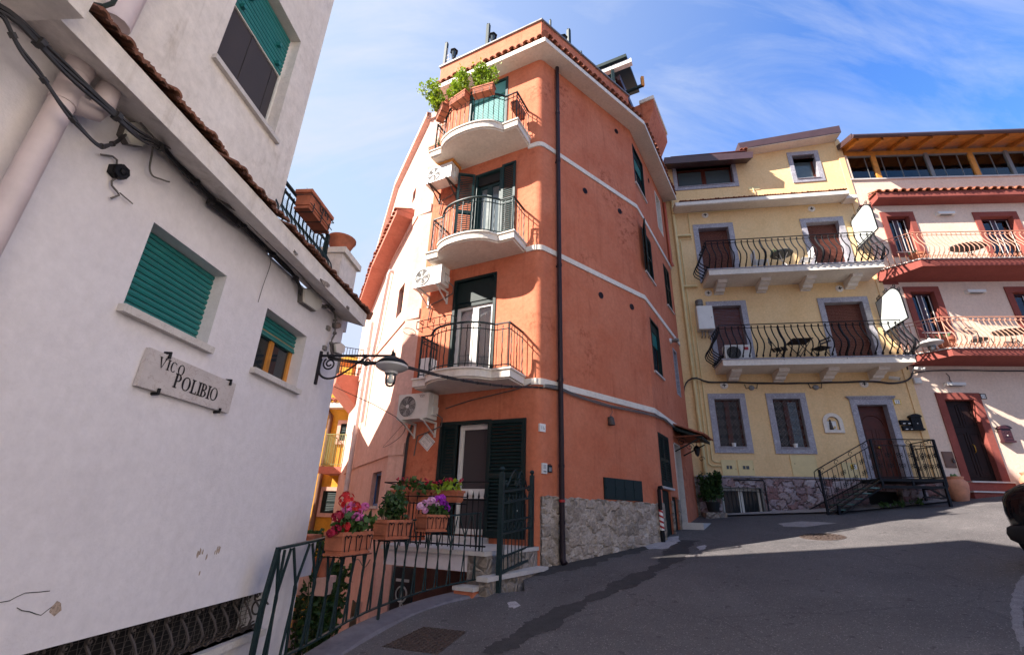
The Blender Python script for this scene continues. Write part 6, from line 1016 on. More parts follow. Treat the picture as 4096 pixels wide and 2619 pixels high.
# pipes
b=MB(YE); b.tube([(-.42,.12,13.0),(-.45,.16,12.9),(-.38,.10,12.75),(-.36,.08,11.35),(-.36,.08,11.0)],.055,8); b.tube([(-.36,.08,10.95),(-.345,.08,1.42),(-.33,.02,1.35)],.06,8); [b.lathe((-.35,.08,z),[(.06,-.06),(.072,-.06),(.072,.06),(.06,.06)],8) for z in (9.6,7.9,6.4,4.9,3.3)]
for z,l in ((10.0,.5),(7.85,.45)): b.tube([(-.34,.08,z),(-.34+l,.08,z),(-.3+l,.02,z)],.045,8)
b.build('downpipe',M['creampipe'],YH); b=MB(YE); b.tube([(2.25,.04,11.0),(.25,.04,11.0),(.2,.04,10.95),(.2,.04,9.85),(-.2,.04,9.85),(-.2,.04,1.66),(-.1,.04,1.6),(.16,.04,1.6)],.02,6); b.build('gas_pipe',M['creampipe'],YH); b=MB(YE); b.tube([(-.08,.04,6.3),(-.08,.04,1.78),(-.0,.04,1.72),(.16,.04,1.72)],.02,6); b.build('gas_pipe',M['creampipe'],YH)
# boiler cabinet, gas meters and service hatches
rt=thing('boiler_cabinet','white boiler cabinet with a metal flue on the yellow wall by the lower balcony','cabinet',YE.W(.1,.0,6.05)); b=MB(YE); b.box(-.02,.50,.0,.32,6.08,6.95); b.box(-.0,.48,.32,.33,6.1,6.93); b.build('body',M['alu'],rt); b=MB(YE); b.lathe((.13,.16,6.95),[(.085,0),(.085,.08),(.13,.1),(.13,.14),(.1,.15),(.13,.17),(.13,.21),(.1,.22),(.13,.24),(.12,.28),(0,.29)],16); b.build('flue',M['grey'],rt); b=MB(YE); b.lathe((.43,.33,6.5),[(.012,0),(.012,.01)],8,axis=YE.q.to_3d()); b.build('lock',M['iron'],rt); b=MB(YE); [b.tube([(s,.16,6.08),(s,.16,5.9),(s,.04,5.86)],.018,6) for s in (.1,.2,.32)]; b.build('pipe_stubs',M['grey'],rt)
for i,(s0,s1,lab) in enumerate(((.18,.62,'left cream gas meter hatch with a small window below the first grilled window'),(.66,1.12,'right cream gas meter hatch with a small window below the first grilled window'))):
    rt=thing('meter_hatch',lab,'hatch',YE.W((s0+s1)/2,0,1.33),'cream gas meter hatches'); b=MB(YE); frame(b,s0,s1,1.33,1.79,-.01,.03,.02); b.box(s0+.02,s1-.02,-.01,.022,1.35,1.77); b.build('door',M['creampipe'],rt); b=MB(YE); frame(b,s0+.12,s1-.12,1.5,1.63,.022,.03,.012); b.build('window_frame',M['creampipe'],rt); b=MB(YE); b.box(s0+.14,s0+.21,.022,.026,1.515,1.615); b.box(s0+.23,s1-.14,.022,.026,1.515,1.615); b.build('window',M['glassb'],rt); b=MB(YE); b.box(s1-.04,s1-.03,.022,.036,1.5,1.53); b.build('lock',M['iron'],rt)
rt=thing('service_hatch','large plain cream service hatch below the second grilled window','hatch',YE.W(2.6,0,1.34)); b=MB(YE); frame(b,2.2,2.92,1.33,1.96,-.01,.025,.02); b.box(2.22,2.90,-.01,.018,1.35,1.94); b.build('door',M['creampipe'],rt); b=MB(YE); b.lathe((2.3,.02,1.7),[(.012,0),(.012,.008)],8,axis=YE.q.to_3d()); b.build('lock',M['iron'],rt)
rt=thing('service_hatch','cream service hatch with a yellow and white notice behind the stair railing','hatch',YE.W(3.8,0,1.32)); b=MB(YE); frame(b,3.58,4.03,1.32,1.75,-.01,.03,.02); b.box(3.6,4.01,-.01,.02,1.34,1.73); b.build('door',M['creampipe'],rt); b=MB(YE); b.box(3.84,3.92,.02,.023,1.56,1.7); b.build('yellow_notice',M['yellowp'],rt); b=MB(YE); b.box(3.925,4.0,.02,.0235,1.56,1.69); b.build('white_notice',M['whitep'],rt)
# basement window with bars
t=MB(YE); frame(t,.04,1.26,.02,1.0,-.18,.04,.045); t=t.build('basement_window',M['grey'],YH); b=MB(YE); m_=.65; frame(b,.1,m_,.1,.95,-.16,-.12,.06); frame(b,m_,1.2,.1,.95,-.16,-.12,.06); b.build('window_frame',M['alu'],t); pane(YE,.08,1.22,.06,.98,-.14,M['glass'],t); b=MB(YE)
for i in range(10):
    s=.1+i*.118
    if i%2: b.tube([(s+.006*math.cos(q*1.7),.10+.006*math.sin(q*1.7),.08+q*.045) for q in range(20)],.009,4)
    else: b.tube([(s,.10,.06),(s,.10,1.0)],.010,5)
b.bar((.04,.10,.86),(1.26,.10,.86),.03,.014); b.bar((.04,.10,.16),(1.26,.10,.16),.03,.014); b.bar((.04,.10,.05),(1.26,.10,.05),.05,.014); b.build('window_bars',M['petrol'],t)
b=MB(YE); b.tube([(.45,.09,1.2),(1.3,.09,1.2),(1.32,.09,1.1),(1.32,.09,.1)],.022,6); b.build('drain_pipe',M['petrol'],YH)
b=MB(YE); b.box(4.0,4.35,-.01,.02,11.75,11.95) if 0 else b.box(2.55,2.95,-.01,.02,11.9,12.04); pl_=b.build('wall_fitting',M['creampipe'],YH); b=MB(YE); b.tube([(2.7,.03,11.97),(2.7,.06,11.9),(2.7,.05,11.32)],.015,6); b.build('wall_pipe',M['creampipe'],YH)
# house number, mailboxes
rt=thing('house_number','colourful house number plate reading 13 beside the brown front door','house number',YE.W(5.58,0,3.5)); b=MB(YE); b.box(5.49,5.68,0,.012,3.50,3.67); b.build('rim',M['yellowp'],rt); b=MB(YE); b.box(5.515,5.655,.012,.015,3.525,3.645); b.build('plate',M['whitep'],rt); b=MB(YE); write(b,YE,'13',.12,5.525,3.542,.017); b.build('lettering',M['ink'],rt); b=MB(YE)
for k in range(7): b.box(5.495+k*.026,5.507+k*.026,.012,.014,3.503,3.515); b.box(5.495+k*.026,5.507+k*.026,.012,.014,3.655,3.667)
b.build('rim_pattern',M['blue'],rt)
for i,(s,z) in enumerate(((5.47,2.87),(5.61,2.87),(5.50,2.70),(5.64,2.70))):
    rt=thing('mailbox','small black mailbox, '+('upper left','upper right','lower left','lower right')[i]+' of the four by the brown door','mailbox',YE.W(s+.06,0,z),'four small black mailboxes'); b=MB(YE); b.loft([[(q,n,w_) for n,w_ in ((0,z),(.09,z),(.1,z+.1),(.085,z+.14),(0,z+.145))] for q in (s,s+.125)]); b.build('box',M['iron'],rt); b=MB(YE); b.box(s+.05,s+.115,.1,.103,z+.02,z+.045); b.build('name_tag',M['whitep'],rt)
def big_mail(F,label,s0,s1,z0,z1,mt):
    rt=thing('mailbox',label,'mailbox',F.W((s0+s1)/2,0,z0)); w_=s1-s0; b=MB(F); out=[(s0+.02,z0+.05),(s1-.02,z0+.05),(s1-.02,z1-.08)]+[((s0+s1)/2+(w_/2-.02)*math.cos(a),z1-.08+.08*math.sin(a)) for a in [PI*k/8 for k in range(1,8)]]+[(s0+.02,z1-.08)]; b.plate(out,0,.12); b.box(s0,s1,-.0,.15,z0,z0+.05); b.build('box',M[mt],rt)
    b=MB(F); top=[((s0+s1)/2+(w_/2+.01)*math.cos(a),z1-.08+.1*math.sin(a)) for a in [PI*k/8 for k in range(9)]]; b.plate(top,0,.15); b.build('arched_lid',M[mt],rt); b=MB(F); c=(s0+s1)/2; [b.spiral((c+sg*.05,.122,z0+.28),(sg,0,0),(0,0,1),.04,1.2,.006,0,.3,8) for sg in (-1,1)]; frame(b,s0+.06,s1-.06,z0+.08,z0+.18,.12,.13,.012); b.build('relief',M[mt],rt); b=MB(F); b.lathe((c,.12,z0+.2),[(.015,0),(.015,.012),(0,.013)],8,axis=F.q.to_3d()); b.build('lock',M['alu'],rt)
big_mail(YE,'large black arched mailbox right of the four small boxes',5.74,6.05,2.70,3.17,'iron')
# steel stair and landing before the front door
SZ=1.24; ST=thing('steel_stair','black steel stair and landing with a scrolled railing before the brown door','stair',YE.W(4.2,.6,.3))
b=MB(YE); b.box(3.97,5.55,.06,1.12,SZ-.09,SZ-.01); b.bar((3.97,1.1,SZ-.22),(5.55,1.1,SZ-.22),.06,.05); [b.bar((s,1.1,SZ-.22),(s,1.1,SZ-.05),.05) for s in (4.0,4.75,5.5)]; b.build('landing',M['iron'],ST)
for n in (.15,1.1): b=MB(YE); b.bar((3.98,n,SZ-.05),(2.55 if n>1 else 2.2,n,.28 if n>1 else .3),.11,.02); b.build('stringer',M['iron'],ST)
b=MB(YE); b.bar((3.95,1.14,SZ-.26),(2.75,1.14,.26),.05,.03); b.bar((5.5,1.1,SZ-.2),(5.48,1.12,.5),.06); b.bar((5.5,1.1,SZ-.22),(5.5,.2,SZ-.22),.05); b.bar((5.5,.2,SZ-.2),(5.48,.2,.5),.05); b.bar((5.5,1.1,SZ-.24),(3.95,1.14,SZ-.26),.04); b.bar((5.45,1.1,.75),(5.1,1.1,SZ-.25),.04); b.bar((5.5,1.1,.74),(4.9,1.1,.76),.05,.03); b.bar((2.76,1.14,.5),(2.72,1.14,.1),.06); b.build('supports',M['iron'],ST)
for i in range(6): t=(i+.5)/6.5; b=MB(YE); s=3.9-1.5*t; z=SZ-.06-.95*t; b.box(s-.14,s+.14,.17,1.08,z-.15,z-.12); b.build('tread',M['stepglass'],ST)
b=MB(YE); rt_=[(2.42,1.1,1.43),(3.97,1.1,SZ+1.04),(5.55,1.1,SZ+1.03),(5.55,.1,SZ+1.05)]
b.tube(rt_,1,4,flat=(.03,.016)); b.tube([(s,n,z-.17) for s,n,z in rt_],.013,5); b.tube([(2.46,1.1,.36),(3.97,1.1,SZ+.02),(5.55,1.1,SZ+.03),(5.55,.1,SZ+.05)],.013,5)
for s,n,z0,z1 in ((2.48,1.1,.05,1.43),(3.97,1.1,SZ-.1,SZ+1.04),(5.55,1.1,SZ-.2,SZ+1.03),(5.55,.12,SZ-.05,SZ+1.04)): b.bar((s,n,z0),(s,n,z1),.05)
b.tube([(2.42,1.1,1.43),(2.34,1.1,1.36),(2.33,1.1,1.2),(2.42,1.1,.85),(2.47,1.1,.75)],.013,5)
def barset(f0,f1,k):
    for i in range(k):
        t=(i+.5)/k; p=Vector(f0(t)); q=Vector(f1(t)); b.tube([p,q],.009,5); d=(Vector(f0(min(t+.05,1)))-Vector(f0(t-.05))).normalized()
        if i%2==0:
            for h in (.36,.70):
                c=p.lerp(q,h)
                for su in (-1,1):
                    for sv in (-1,1): b.spiral(c+d*su*.05+Vector((0,0,sv*.035)),d*su,(0,0,sv),.042,1.05,.007,2.6,.3,8)
        if i%3==0: b.spiral(q+Vector((0,0,.085)),d,(0,0,1),.07,.9,.008,-.3,.5,9)
barset(lambda t:(2.48+1.49*t,1.1,.37+(SZ-.35)*t),lambda t:(2.48+1.49*t,1.1,1.29+(SZ-.42)*t),11); barset(lambda t:(3.97+1.58*t,1.1,SZ+.02),lambda t:(3.97+1.58*t,1.1,SZ+.86),11); barset(lambda t:(5.55,1.1-1.0*t,SZ+.04),lambda t:(5.55,1.1-t,SZ+.87),7)
b.build('scrolled_railing',M['iron'],ST)
# balcony furniture
def folding_chair(label,s,n,z,F,az,cat='chair'):
    rt=thing('folding_chair',label,cat,F.W(s,n,z)); G=Face((F.W(s,n,0).x,F.W(s,n,0).y),az,1); b=MB(G)
    for q in (-.18,.18): b.bar((q,-.2,z),(q,.2,z+.45),.018); b.bar((q,.2,z),(q,-.2,z+.85),.018)
    b.build('frame',M['iron'],rt); b=MB(G); [b.box(-.2,.2,-.18+k*.09,-.11+k*.09,z+.44,z+.46) for k in range(5)]; b.build('seat',M['darkdoor'],rt); b=MB(G); [b.box(-.2,.2,-.215,-.195,z+.66+k*.1,z+.72+k*.1) for k in range(2)]; b.build('backrest',M['cableg'],rt); return rt
folding_chair('slatted folding chair left of the small table on the lower yellow balcony',2.3,.45,4.78,YE,40); folding_chair('slatted folding chair right of the small table on the lower yellow balcony',3.6,.45,4.78,YE,165)
rt=thing('folding_table','dark slatted folding table on the lower yellow balcony between two chairs','table',YE.W(2.95,.5,4.78)); b=MB(YE); [b.box(2.65,3.25,.2+k*.09,.27+k*.09,5.46,5.48) for k in range(7)]; b.build('tabletop',M['darkdoor'],rt); b=MB(YE); [(b.bar((2.7,n,4.78),(3.2,n,5.46),.02),b.bar((3.2,n,4.78),(2.7,n,5.46),.02)) for n in (.25,.8)]; b.build('crossed_legs',M['iron'],rt)
rt=thing('air_conditioner','white air conditioner with a red sticker lying low on the lower yellow balcony','air conditioner',YE.W(.95,.5,4.78)); b=MB(YE); b.box(.6,1.4,.35,.65,4.82,5.36); b.build('casing',M['acw'],rt); b=MB(YE); b.lathe((.87,.652,5.09),[(0,0),(.22,0),(.22,.006),(0,.006)],24,axis=YE.q.to_3d()); b.build('fan_opening',M['dark'],rt); b=MB(YE); [b.tube([(.64,.662,4.88+k*.04),(1.1,.662,4.88+k*.04)],.003,3) for k in range(11)]; [b.tube([(.66+k*.04,.664,4.86),(.66+k*.04,.664,5.3)],.003,3) for k in range(11)]; b.build('fan_grille',M['grey'],rt); b=MB(YE); b.box(1.18,1.33,.65,.655,5.18,5.28); b.build('sticker',M['redp'],rt)
rt=thing('round_table','round glass topped table on the upper yellow balcony','table',YE.W(3.0,.5,8.02)); b=MB(YE); b.lathe((3.0,.5,8.72),[(.0,0),(.36,0),(.36,.02),(0,.02)],28); b.build('tabletop',M['glassb'],rt); b=MB(YE); [b.bar((3+.25*math.cos(a),.5+.25*math.sin(a),8.02),(3-.2*math.cos(a),.5-.2*math.sin(a),8.72),.02) for a in (.8,2.37,3.94,5.5)]; b.build('legs',M['alu'],rt)
b=MB(YE); b.lathe((2.8,.45,8.74),[(.05,0),(.06,.1),(.05,.1),(.04,.02)],12); leaves(b,[YE.W(2.8,.45,8.88)],26,.07,.035,random.Random(8)); tag(b.build('potted_plant',M['cact']),'small potted grass on the round glass table of the upper yellow balcony','plant')
for q,sd in ((2.25,'left'),(3.75,'right')):
    rt=thing('garden_chair','white metal garden chair '+sd+' of the round glass table','chair',YE.W(q,.5,8.02),'white garden chairs'); b=MB(YE); [b.bar((q+x,.5+y,8.02),(q+x*.9,.5+y*.9,8.44),.02) for x in (-.2,.2) for y in (-.2,.2)]; b.build('legs',M['whitep'],rt); b=MB(YE); [b.box(q-.21,q+.21,.3+k*.07,.34+k*.07,8.44,8.455) for k in range(6)]; b.build('seat',M['whitep'],rt); b=MB(YE); sg=-1 if sd=='left' else 1; [b.box(q+sg*.2-.01,q+sg*.2+.01,.3+k*.07,.34+k*.07,8.46,8.85) for k in range(6)]; b.build('backrest',M['whitep'],rt)
# cable across both houses, fittings
def fcable(name,label,F,pts,r,mt='cable',strands=2):
    P=lerp_path([F.W(*p) for p in pts],len(pts)*5); b=MB(); [b.tube([p+Vector((0,0,r*1.6*k+.004*math.sin(i+k))) for i,p in enumerate(P)],r,5,False) for k in range(strands)]; return tag(b.build(name,M[mt]),label,'cable')
fcable('facade_cable','long black cable across the yellow wall between lower balcony and ground floor',YE,[(-.7,.1,2.4),(-.75,.1,3.2),(-.7,.1,4.0),(-.55,.1,4.3),(-.3,.2,4.38),(.1,.06,4.27),(.7,.05,4.26),(2.2,.05,4.2),(3.6,.05,4.2),(5.0,.05,4.22),(5.6,.05,4.15),(6.1,.06,4.3),(6.3,.08,4.7)],.016)
for s,z,lab in ((1.43,4.08,'small round junction box hanging from the yellow house cable, left'),(3.36,4.07,'larger round junction box hanging from the yellow house cable, right')): 
    rt=thing('junction_box',lab,'junction box',YE.W(s,0,z)); b=MB(YE); b.lathe((s,.0,z),[(.085,0),(.085,.05),(.05,.07),(0,.07)],10,axis=YE.q.to_3d()); b.build('box',M['grey'],rt); b=MB(YE); b.tube([(s-.2,.03,4.2),(s-.16,.03,4.05),(s-.09,.03,z)],.012,5); b.tube([(s+.2,.03,4.2),(s+.16,.03,4.05),(s+.09,.03,z)],.012,5); b.build('cable_tails',M['cable'],rt)
for s,n,z,lab,sg in ((5.55,.12,4.32,'white security camera under the yellow balcony beside the last corbel',1),(6.35,.1,4.62,'white security camera at the corner of the pink house above the cable box',1)):
    rt=thing('security_camera',lab,'camera',YE.W(s,0,z)); b=MB(YE); b.tube([(s,.0,z),(s,n,z),(s+.05,n+.05,z-.02)],.02,6); b.build('arm',M['alu'],rt); b=MB(YE); d_=Vector((.75,.5,-.3)).normalized(); p=Vector((s,n,z)); b.tube([p-d_*.06,p+d_*.2],.055,10); b.build('housing',M['alu'],rt); b=MB(YE); b.tube([p+d_*.2,p+d_*.21],.04,10); b.build('lens',M['glass'],rt)
rt=thing('cable_box','small square grey cable box at the corner of the pink house','junction box',YE.W(6.25,0,4.15)); b=MB(YE); b.box(6.18,6.38,.02,.1,4.15,4.32); b.build('box',M['acw'],rt); b=MB(YE); b.box(6.2,6.36,.1,.106,4.17,4.30); b.build('cover',M['acw'],rt)
rt=thing('street_lamp','pale disc street lamp with a clear globe on an arm at the pink house corner','street lamp',YE.W(6.1,1.0,4.75)); b=MB(YE); b.tube([(6.12,.05,4.75),(6.15,.6,5.1),(6.2,1.15,5.22)],.018,6); b.spiral((6.15,.45,4.86),(0,1,0),(0,0,1),.11,1.4,.014,1.0,.25,14); b.bar((6.12,.03,4.6),(6.12,.03,5.0),.05,.03); b.lathe((6.2,1.2,5.22),[(.025,-.1),(.02,0),(.03,.06),(.0,.16)],8); b.build('arm',M['iron'],rt); lamp_disc(rt,YE.W(6.2,1.2,5.05),.30,'lampw')
wr=random.Random(77)
for s,n,lab in ((4.15,.75,'small green weed tuft under the steel landing, leftmost of the weeds'),(4.5,.72,'bright green weed tuft under the middle of the steel landing'),(5.0,.6,'low green weed under the right part of the steel landing')):
    p=YE.W(s,n,0); p.z=gz(p.x,p.y)+.06; b=MB(); leaves(b,[p+Vector((wr.uniform(-.12,.12),wr.uniform(-.08,.08),.03)) for _ in range(6)],9,.09,.03,wr,.9,.3); tag(b.build('weed',M['leafm']),lab,'plant')
# shrub in a tub by the side door, kerb slabs
rt=thing('potted_shrub','dark leafy shrub in a black tub beside the marble door jamb','potted plant',YE.W(-.28,.35,.0)); b=MB(YE); b.lathe((-.3,.35,.25),[(.15,0),(.2,.28),(.17,.28),(.14,.05)],16); b.build('tub',M['rubber'],rt); b=MB(YE); b.box(-.58,.0,.06,.62,-.2,.24); b.build('stone_block',M['rub'],rt); foliage(rt,YE,-.55,-.05,.35,.5,.75,'leafd',random.Random(3),90,.09,14,0)
decal('kerb_apron',[tuple(YE.W(s,n,0))[:2] for s,n in ((-.5,.1),(1.3,.1),(3.4,.12),(5.6,.12),(6.4,.12),(5.8,.5),(3.0,.95),(1.5,.6),(-.4,.35))],M['pavestone'],.05,.04)
# ---------------------------------------------------------------- pink house
PH=thing('pink_house','pale pink house with red trimmed openings, red balconies and a glazed timber loggia','building',(PK.W(3,0,0).x,PK.W(3,0,0).y,.5))
p1=(.8,1.57,8.87,10.36,.25); p2=(3.89,4.98,8.1,10.28,.25); p3=(.77,1.53,5.86,7.34,.25); p4=(3.92,5.0,5.0,7.31,.25); pd=(.74,1.6,1.28,3.67,.22)
b=MB(PK); wall(b,PK,-.0,10,-.5,12.0,[p1,p2,p3,p4,pd]); b.add([(0,0,0),(0,-8,0),(0,-8,13.3),(0,0,13.3)],[(0,1,2,3)]); b.add([(0,-.02,12),(0,-4,12),(10,-4,12),(10,-.02,12)],[(0,1,2,3)]); b.box(0,.12,-4,0,12,13.2); b.add([(0,-4,12),(10,-4,12),(10,-4,13.3),(0,-4,13.3)],[(0,1,2,3)]); b.build('wall',M['pink'],PH)
for h,sill in ((p1,1),(p2,0),(p3,1),(p4,0)):
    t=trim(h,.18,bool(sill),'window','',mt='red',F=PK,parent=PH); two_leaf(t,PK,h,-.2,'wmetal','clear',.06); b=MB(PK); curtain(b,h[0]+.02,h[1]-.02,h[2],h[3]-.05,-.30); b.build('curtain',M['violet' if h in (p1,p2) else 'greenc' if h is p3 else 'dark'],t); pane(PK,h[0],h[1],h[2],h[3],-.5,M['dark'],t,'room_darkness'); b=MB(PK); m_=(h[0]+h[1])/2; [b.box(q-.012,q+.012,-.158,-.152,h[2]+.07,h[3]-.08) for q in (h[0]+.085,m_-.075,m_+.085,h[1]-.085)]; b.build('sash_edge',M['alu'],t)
    if sill: b=MB(PK); b.box(h[0]-.05,h[1]+.05,-.1,.06,h[2]-.03,h[2]); b.build('sill',M['sill'],t)
t=trim(pd,.2,False,'front_door',mt='red',F=PK,parent=PH); b=MB(PK); b.box(.75,1.59,-.2,-.14,1.28,3.66)
for s0,s1 in ((.80,1.15),(1.19,1.54)):
    for z0,z1 in ((1.42,2.7),(2.85,3.55)): frame(b,s0,s1,z0,z1,-.14,-.125,.04); b.box(s0+.08,s1-.08,-.14,-.13,z0+.08,z1-.08)
b.build('door_leaf',M['darkdoor'],t); b=MB(PK); b.tube([(1.24,-.12,2.1),(1.24,-.07,2.13),(1.24,-.06,2.22),(1.24,-.07,2.31),(1.24,-.12,2.34)],.014,6); b.build('door_handle',M['gold'],t)
b=MB(PK); b.box(.52,1.9,.0,.28,.4,.96); b.box(.52,1.85,.0,.1,.96,1.24); pl_=b.build('door_plinth',M['red'],PH); b=MB(PK); b.box(.70,1.84,-.2,.14,1.24,1.28); b.build('upper_step',M['sill'],pl_); b=MB(PK); b.box(.5,1.93,.0,.32,.96,1.0); b.build('lower_step',M['sill'],pl_); b=MB(PK); b.lathe((1.05,.285,.78),[(.06,0),(.085,0),(.085,.012),(.06,.012)],14,axis=PK.q.to_3d()); b.build('drain_ring',M['clay'],pl_); b=MB(PK); b.lathe((1.05,.282,.78),[(.0,0),(.06,0),(.06,.003),(0,.003)],14,axis=PK.q.to_3d()); b.build('drain_hole',M['dark'],pl_)
b=MB(PK); b.box(0,.45,-.01,.03,10.72,10.88); b.build('string_course',M['red'],PH); b=MB(PK); b.box(0,.5,-.01,.03,7.62,7.75); b.build('string_course',M['red'],PH)
b=MB(PK); b.loft([[(.3,0,10.78),(-.1+.0,.0,10.78),(-.1,.0,10.95),(.3,0,11.1)],[(.4,.85,10.5),(.1,.80,10.45),(.1,.80,10.7),(.4,.85,10.72)]]) if 0 else b.loft([[(s,0,10.83),(s,.38,10.86),(s,.42,10.9),(s,.42,11.1),(s,0,11.3)] for s in (.42,10)]); ev=b.build('red_eave',M['red'],PH); b=MB(PK); tiles(b,PK,.36,9.6,.50,.02,11.11,11.32,.10,.27); b.build('roof_tiles',M['tile'],ev)
for zt,zb,zw in ((8.1,7.85,7.7),(5.02,4.80,4.73)):
    n=.85; b=MB(PK); pr_=[(-.12,-.02),(-.1,.06),(.75,n),(10,n),(10,-.02)]; k=len(pr_); vs=[(s,q,zt) for s,q in pr_]+[(s,q,zb if q>.5 else zw) for s,q in pr_]; b.add(vs,[tuple(range(k)),tuple(range(k,2*k))[::-1]]+[(i,(i+1)%k,k+(i+1)%k,k+i) for i in range(k)]); bl=b.build('balcony',M['red'],PH); b=MB(PK); b.slab([(-.15,-.02),(-.13,.08),(.74,n+.03),(10,n+.03),(10,-.02)],zt,zt+.03); b.build('balcony_edge',M['sill'],bl)
    o=belly_rail(PK,zt+.03,1.02,[(-.05,.1),(.78,n-.04),(9.8,n-.04)],.15,'peach',bl,.0135,0,True)
for s0,s1,z0,z1,lab in ((2.48,3.1,10.34,10.46,'white wall light bar high between the upper pink house openings'),(2.48,3.1,7.24,7.36,'white wall light bar between the green curtained window and balcony door'),(.88,1.48,4.07,4.18,'white wall light bar above the dark pink house door')):
    rt=thing('wall_light',lab,'wall light',PK.W((s0+s1)/2,0,z0),'white wall light bars on the pink house'); b=MB(PK); b.loft([[(s0,0,z0),(s1,0,z0),(s1,0,z1),(s0,0,z1)],[(s0+.04,.12,z0+.02),(s1-.04,.12,z0+.02),(s1-.02,.12,z1),(s0+.02,.12,z1)]]); b.build('housing',M['alu'],rt); b=MB(PK); b.box(s0+.12,s1-.12,.02,.1,z0-.001,z0+.006); b.build('diffuser',M['grey'],rt)
b=MB(PK); b.tube([(1.05,.02,4.5),(1.12,.02,4.4),(1.1,.02,4.28),(1.15,.02,4.18)],.010,5); tag(b.build('light_cable',M['cable']),'short black cable dropping to the wall light above the dark door','cable')
fcable('facade_cable','thin dark cable running along the pink wall under the lower red balcony',PK,[(.0,.05,4.45),(.6,.04,4.56),(1.5,.04,4.58),(3,.04,4.57),(6,.04,4.56)],.011)
# loggia on top
b=MB(PK); b.box(-.02,10,-.2,.05,12.0,12.06); lg=b.build('loggia',M['sill'],PH)
b=MB(PK); b.box(.1,10,-.06,-.02,12.06,12.10); b.box(.1,10,-.06,-.0,13.1,13.16); [b.box(s-.007,s+.007,-.05,-.025,12.1,13.1) for s in (.12,.75,1.35,1.95,2.5,3.45,4.05,4.65,5.2,5.75,6.4,7)]; b.build('glazing_frame',M['grey'],lg)
pane(PK,.12,9.9,12.1,13.1,-.035,M['clear'],lg)
b=MB(PK); b.box(.1,10,-.22,-.06,13.16,13.42); [b.box(s-.08,s+.08,-.14,.02,12.06,13.16) for s in (1.05,4.5)]; [b.add([(s-.05,-.2,13.42),(s-.05,.72,13.22),(s+.05,.72,13.22),(s+.05,-.2,13.42),(s-.05,-.2,13.58),(s-.05,.72,13.34),(s+.05,.72,13.34),(s+.05,-.2,13.58)],[(0,1,2,3),(0,4,5,1),(1,5,6,2),(2,6,7,3)]) for s in (.12,.98,1.84,2.7,3.56,4.42,5.28,6.14,7.0)]; b.build('timber_frame',M['wood'],lg)
b=MB(PK); b.add([(-.1,.8,13.33),(10,.8,13.33),(10,-4.2,14.5),(-.1,-4.2,14.5),(-.1,.8,13.36),(10,.8,13.36),(10,-4.2,14.54),(-.1,-4.2,14.54)],[(0,1,2,3),(4,5,6,7),(0,1,5,4)]); b.build('board_ceiling',M['wood'],lg)
b=MB(PK); b.add([(-.14,.82,13.36),(10,.82,13.36),(10,-4.2,14.56),(-.14,-4.2,14.56),(-.14,.82,13.44),(10,.82,13.44),(10,-4.2,14.66),(-.14,-4.2,14.66)],[(0,1,2,3),(4,5,6,7),(0,1,5,4),(0,3,7,4)]); b.tube([(-.15,.88,13.30),(10,.88,13.30)],.08,8); b.bar((-.15,.85,13.33),(-.15,-3,14.35),.03,.22); b.build('roof',M['roofbrown'],lg)
for s in (2.95,5.75): b=MB(PK); b.box(s-.06,s+.06,-.14,.02,12.06,13.2); b.build('steel_post',M['grey'],lg)
# balcony tables and pots
def pot(F,label,s,n,z,r,h,kind='cact',mt='clay'):
    rt=thing('plant_pot',label,'pot',F.W(s,n,z)); b=MB(F); b.lathe((s,n,z),[(r*.65,0),(r*.95,h*.8),(r*1.08,h*.8),(r*1.08,h),(r*.92,h),(r*.85,h*.75),(0,h*.72)],18); b.build('pot',M[mt],rt); b=MB(F); rn=random.Random(int(s*100))
    for i in range(9):
        a=rn.uniform(0,6.28); q=rn.uniform(.3,1)*r; p=Vector((s+q*.5*math.cos(a),n+q*.5*math.sin(a),z+h*.75)); e=Vector((s+q*math.cos(a),n+q*math.sin(a),z+h*(1.1+rn.uniform(0,.4)))); b.tube([p,p.lerp(e,.5),e],[.02,.035,.01],6)
    b.build('cactus_pads',M['cact'],rt)
pot(PK,'terracotta pot of prickly cactus behind the upper peach railing corner',1.05,.45,8.13,.22,.38); pot(PK,'terracotta pot of prickly cactus behind the lower peach railing corner',1.0,.45,5.05,.24,.42)
for z,s,lab in ((8.13,2.75,'oval iron garden table on the upper pink house balcony'),(5.05,3.05,'oval iron garden table on the lower pink house balcony')):
    rt=thing('garden_table',lab,'table',PK.W(s,.4,z)); b=MB(PK); b.loft([[(s+.55*math.cos(a),.4+.32*math.sin(a),q) for a in [2*PI*k/24 for k in range(24)]] for q in (z+.66,z+.69)]); b.build('tabletop',M['iron'],rt); b=MB(PK); [b.tube([(s+sx_*.1,.4,z+.66),(s+sx_*.05,.4,z+.4),(s+sx_*.3,.4+sx_*.1,z)],.015,5) for sx_ in (-1,1)]; b.spiral((s,.4,z+.35),(1,0,0),(0,0,1),.12,1.4,.010); b.build('scroll_legs',M['iron'],rt)
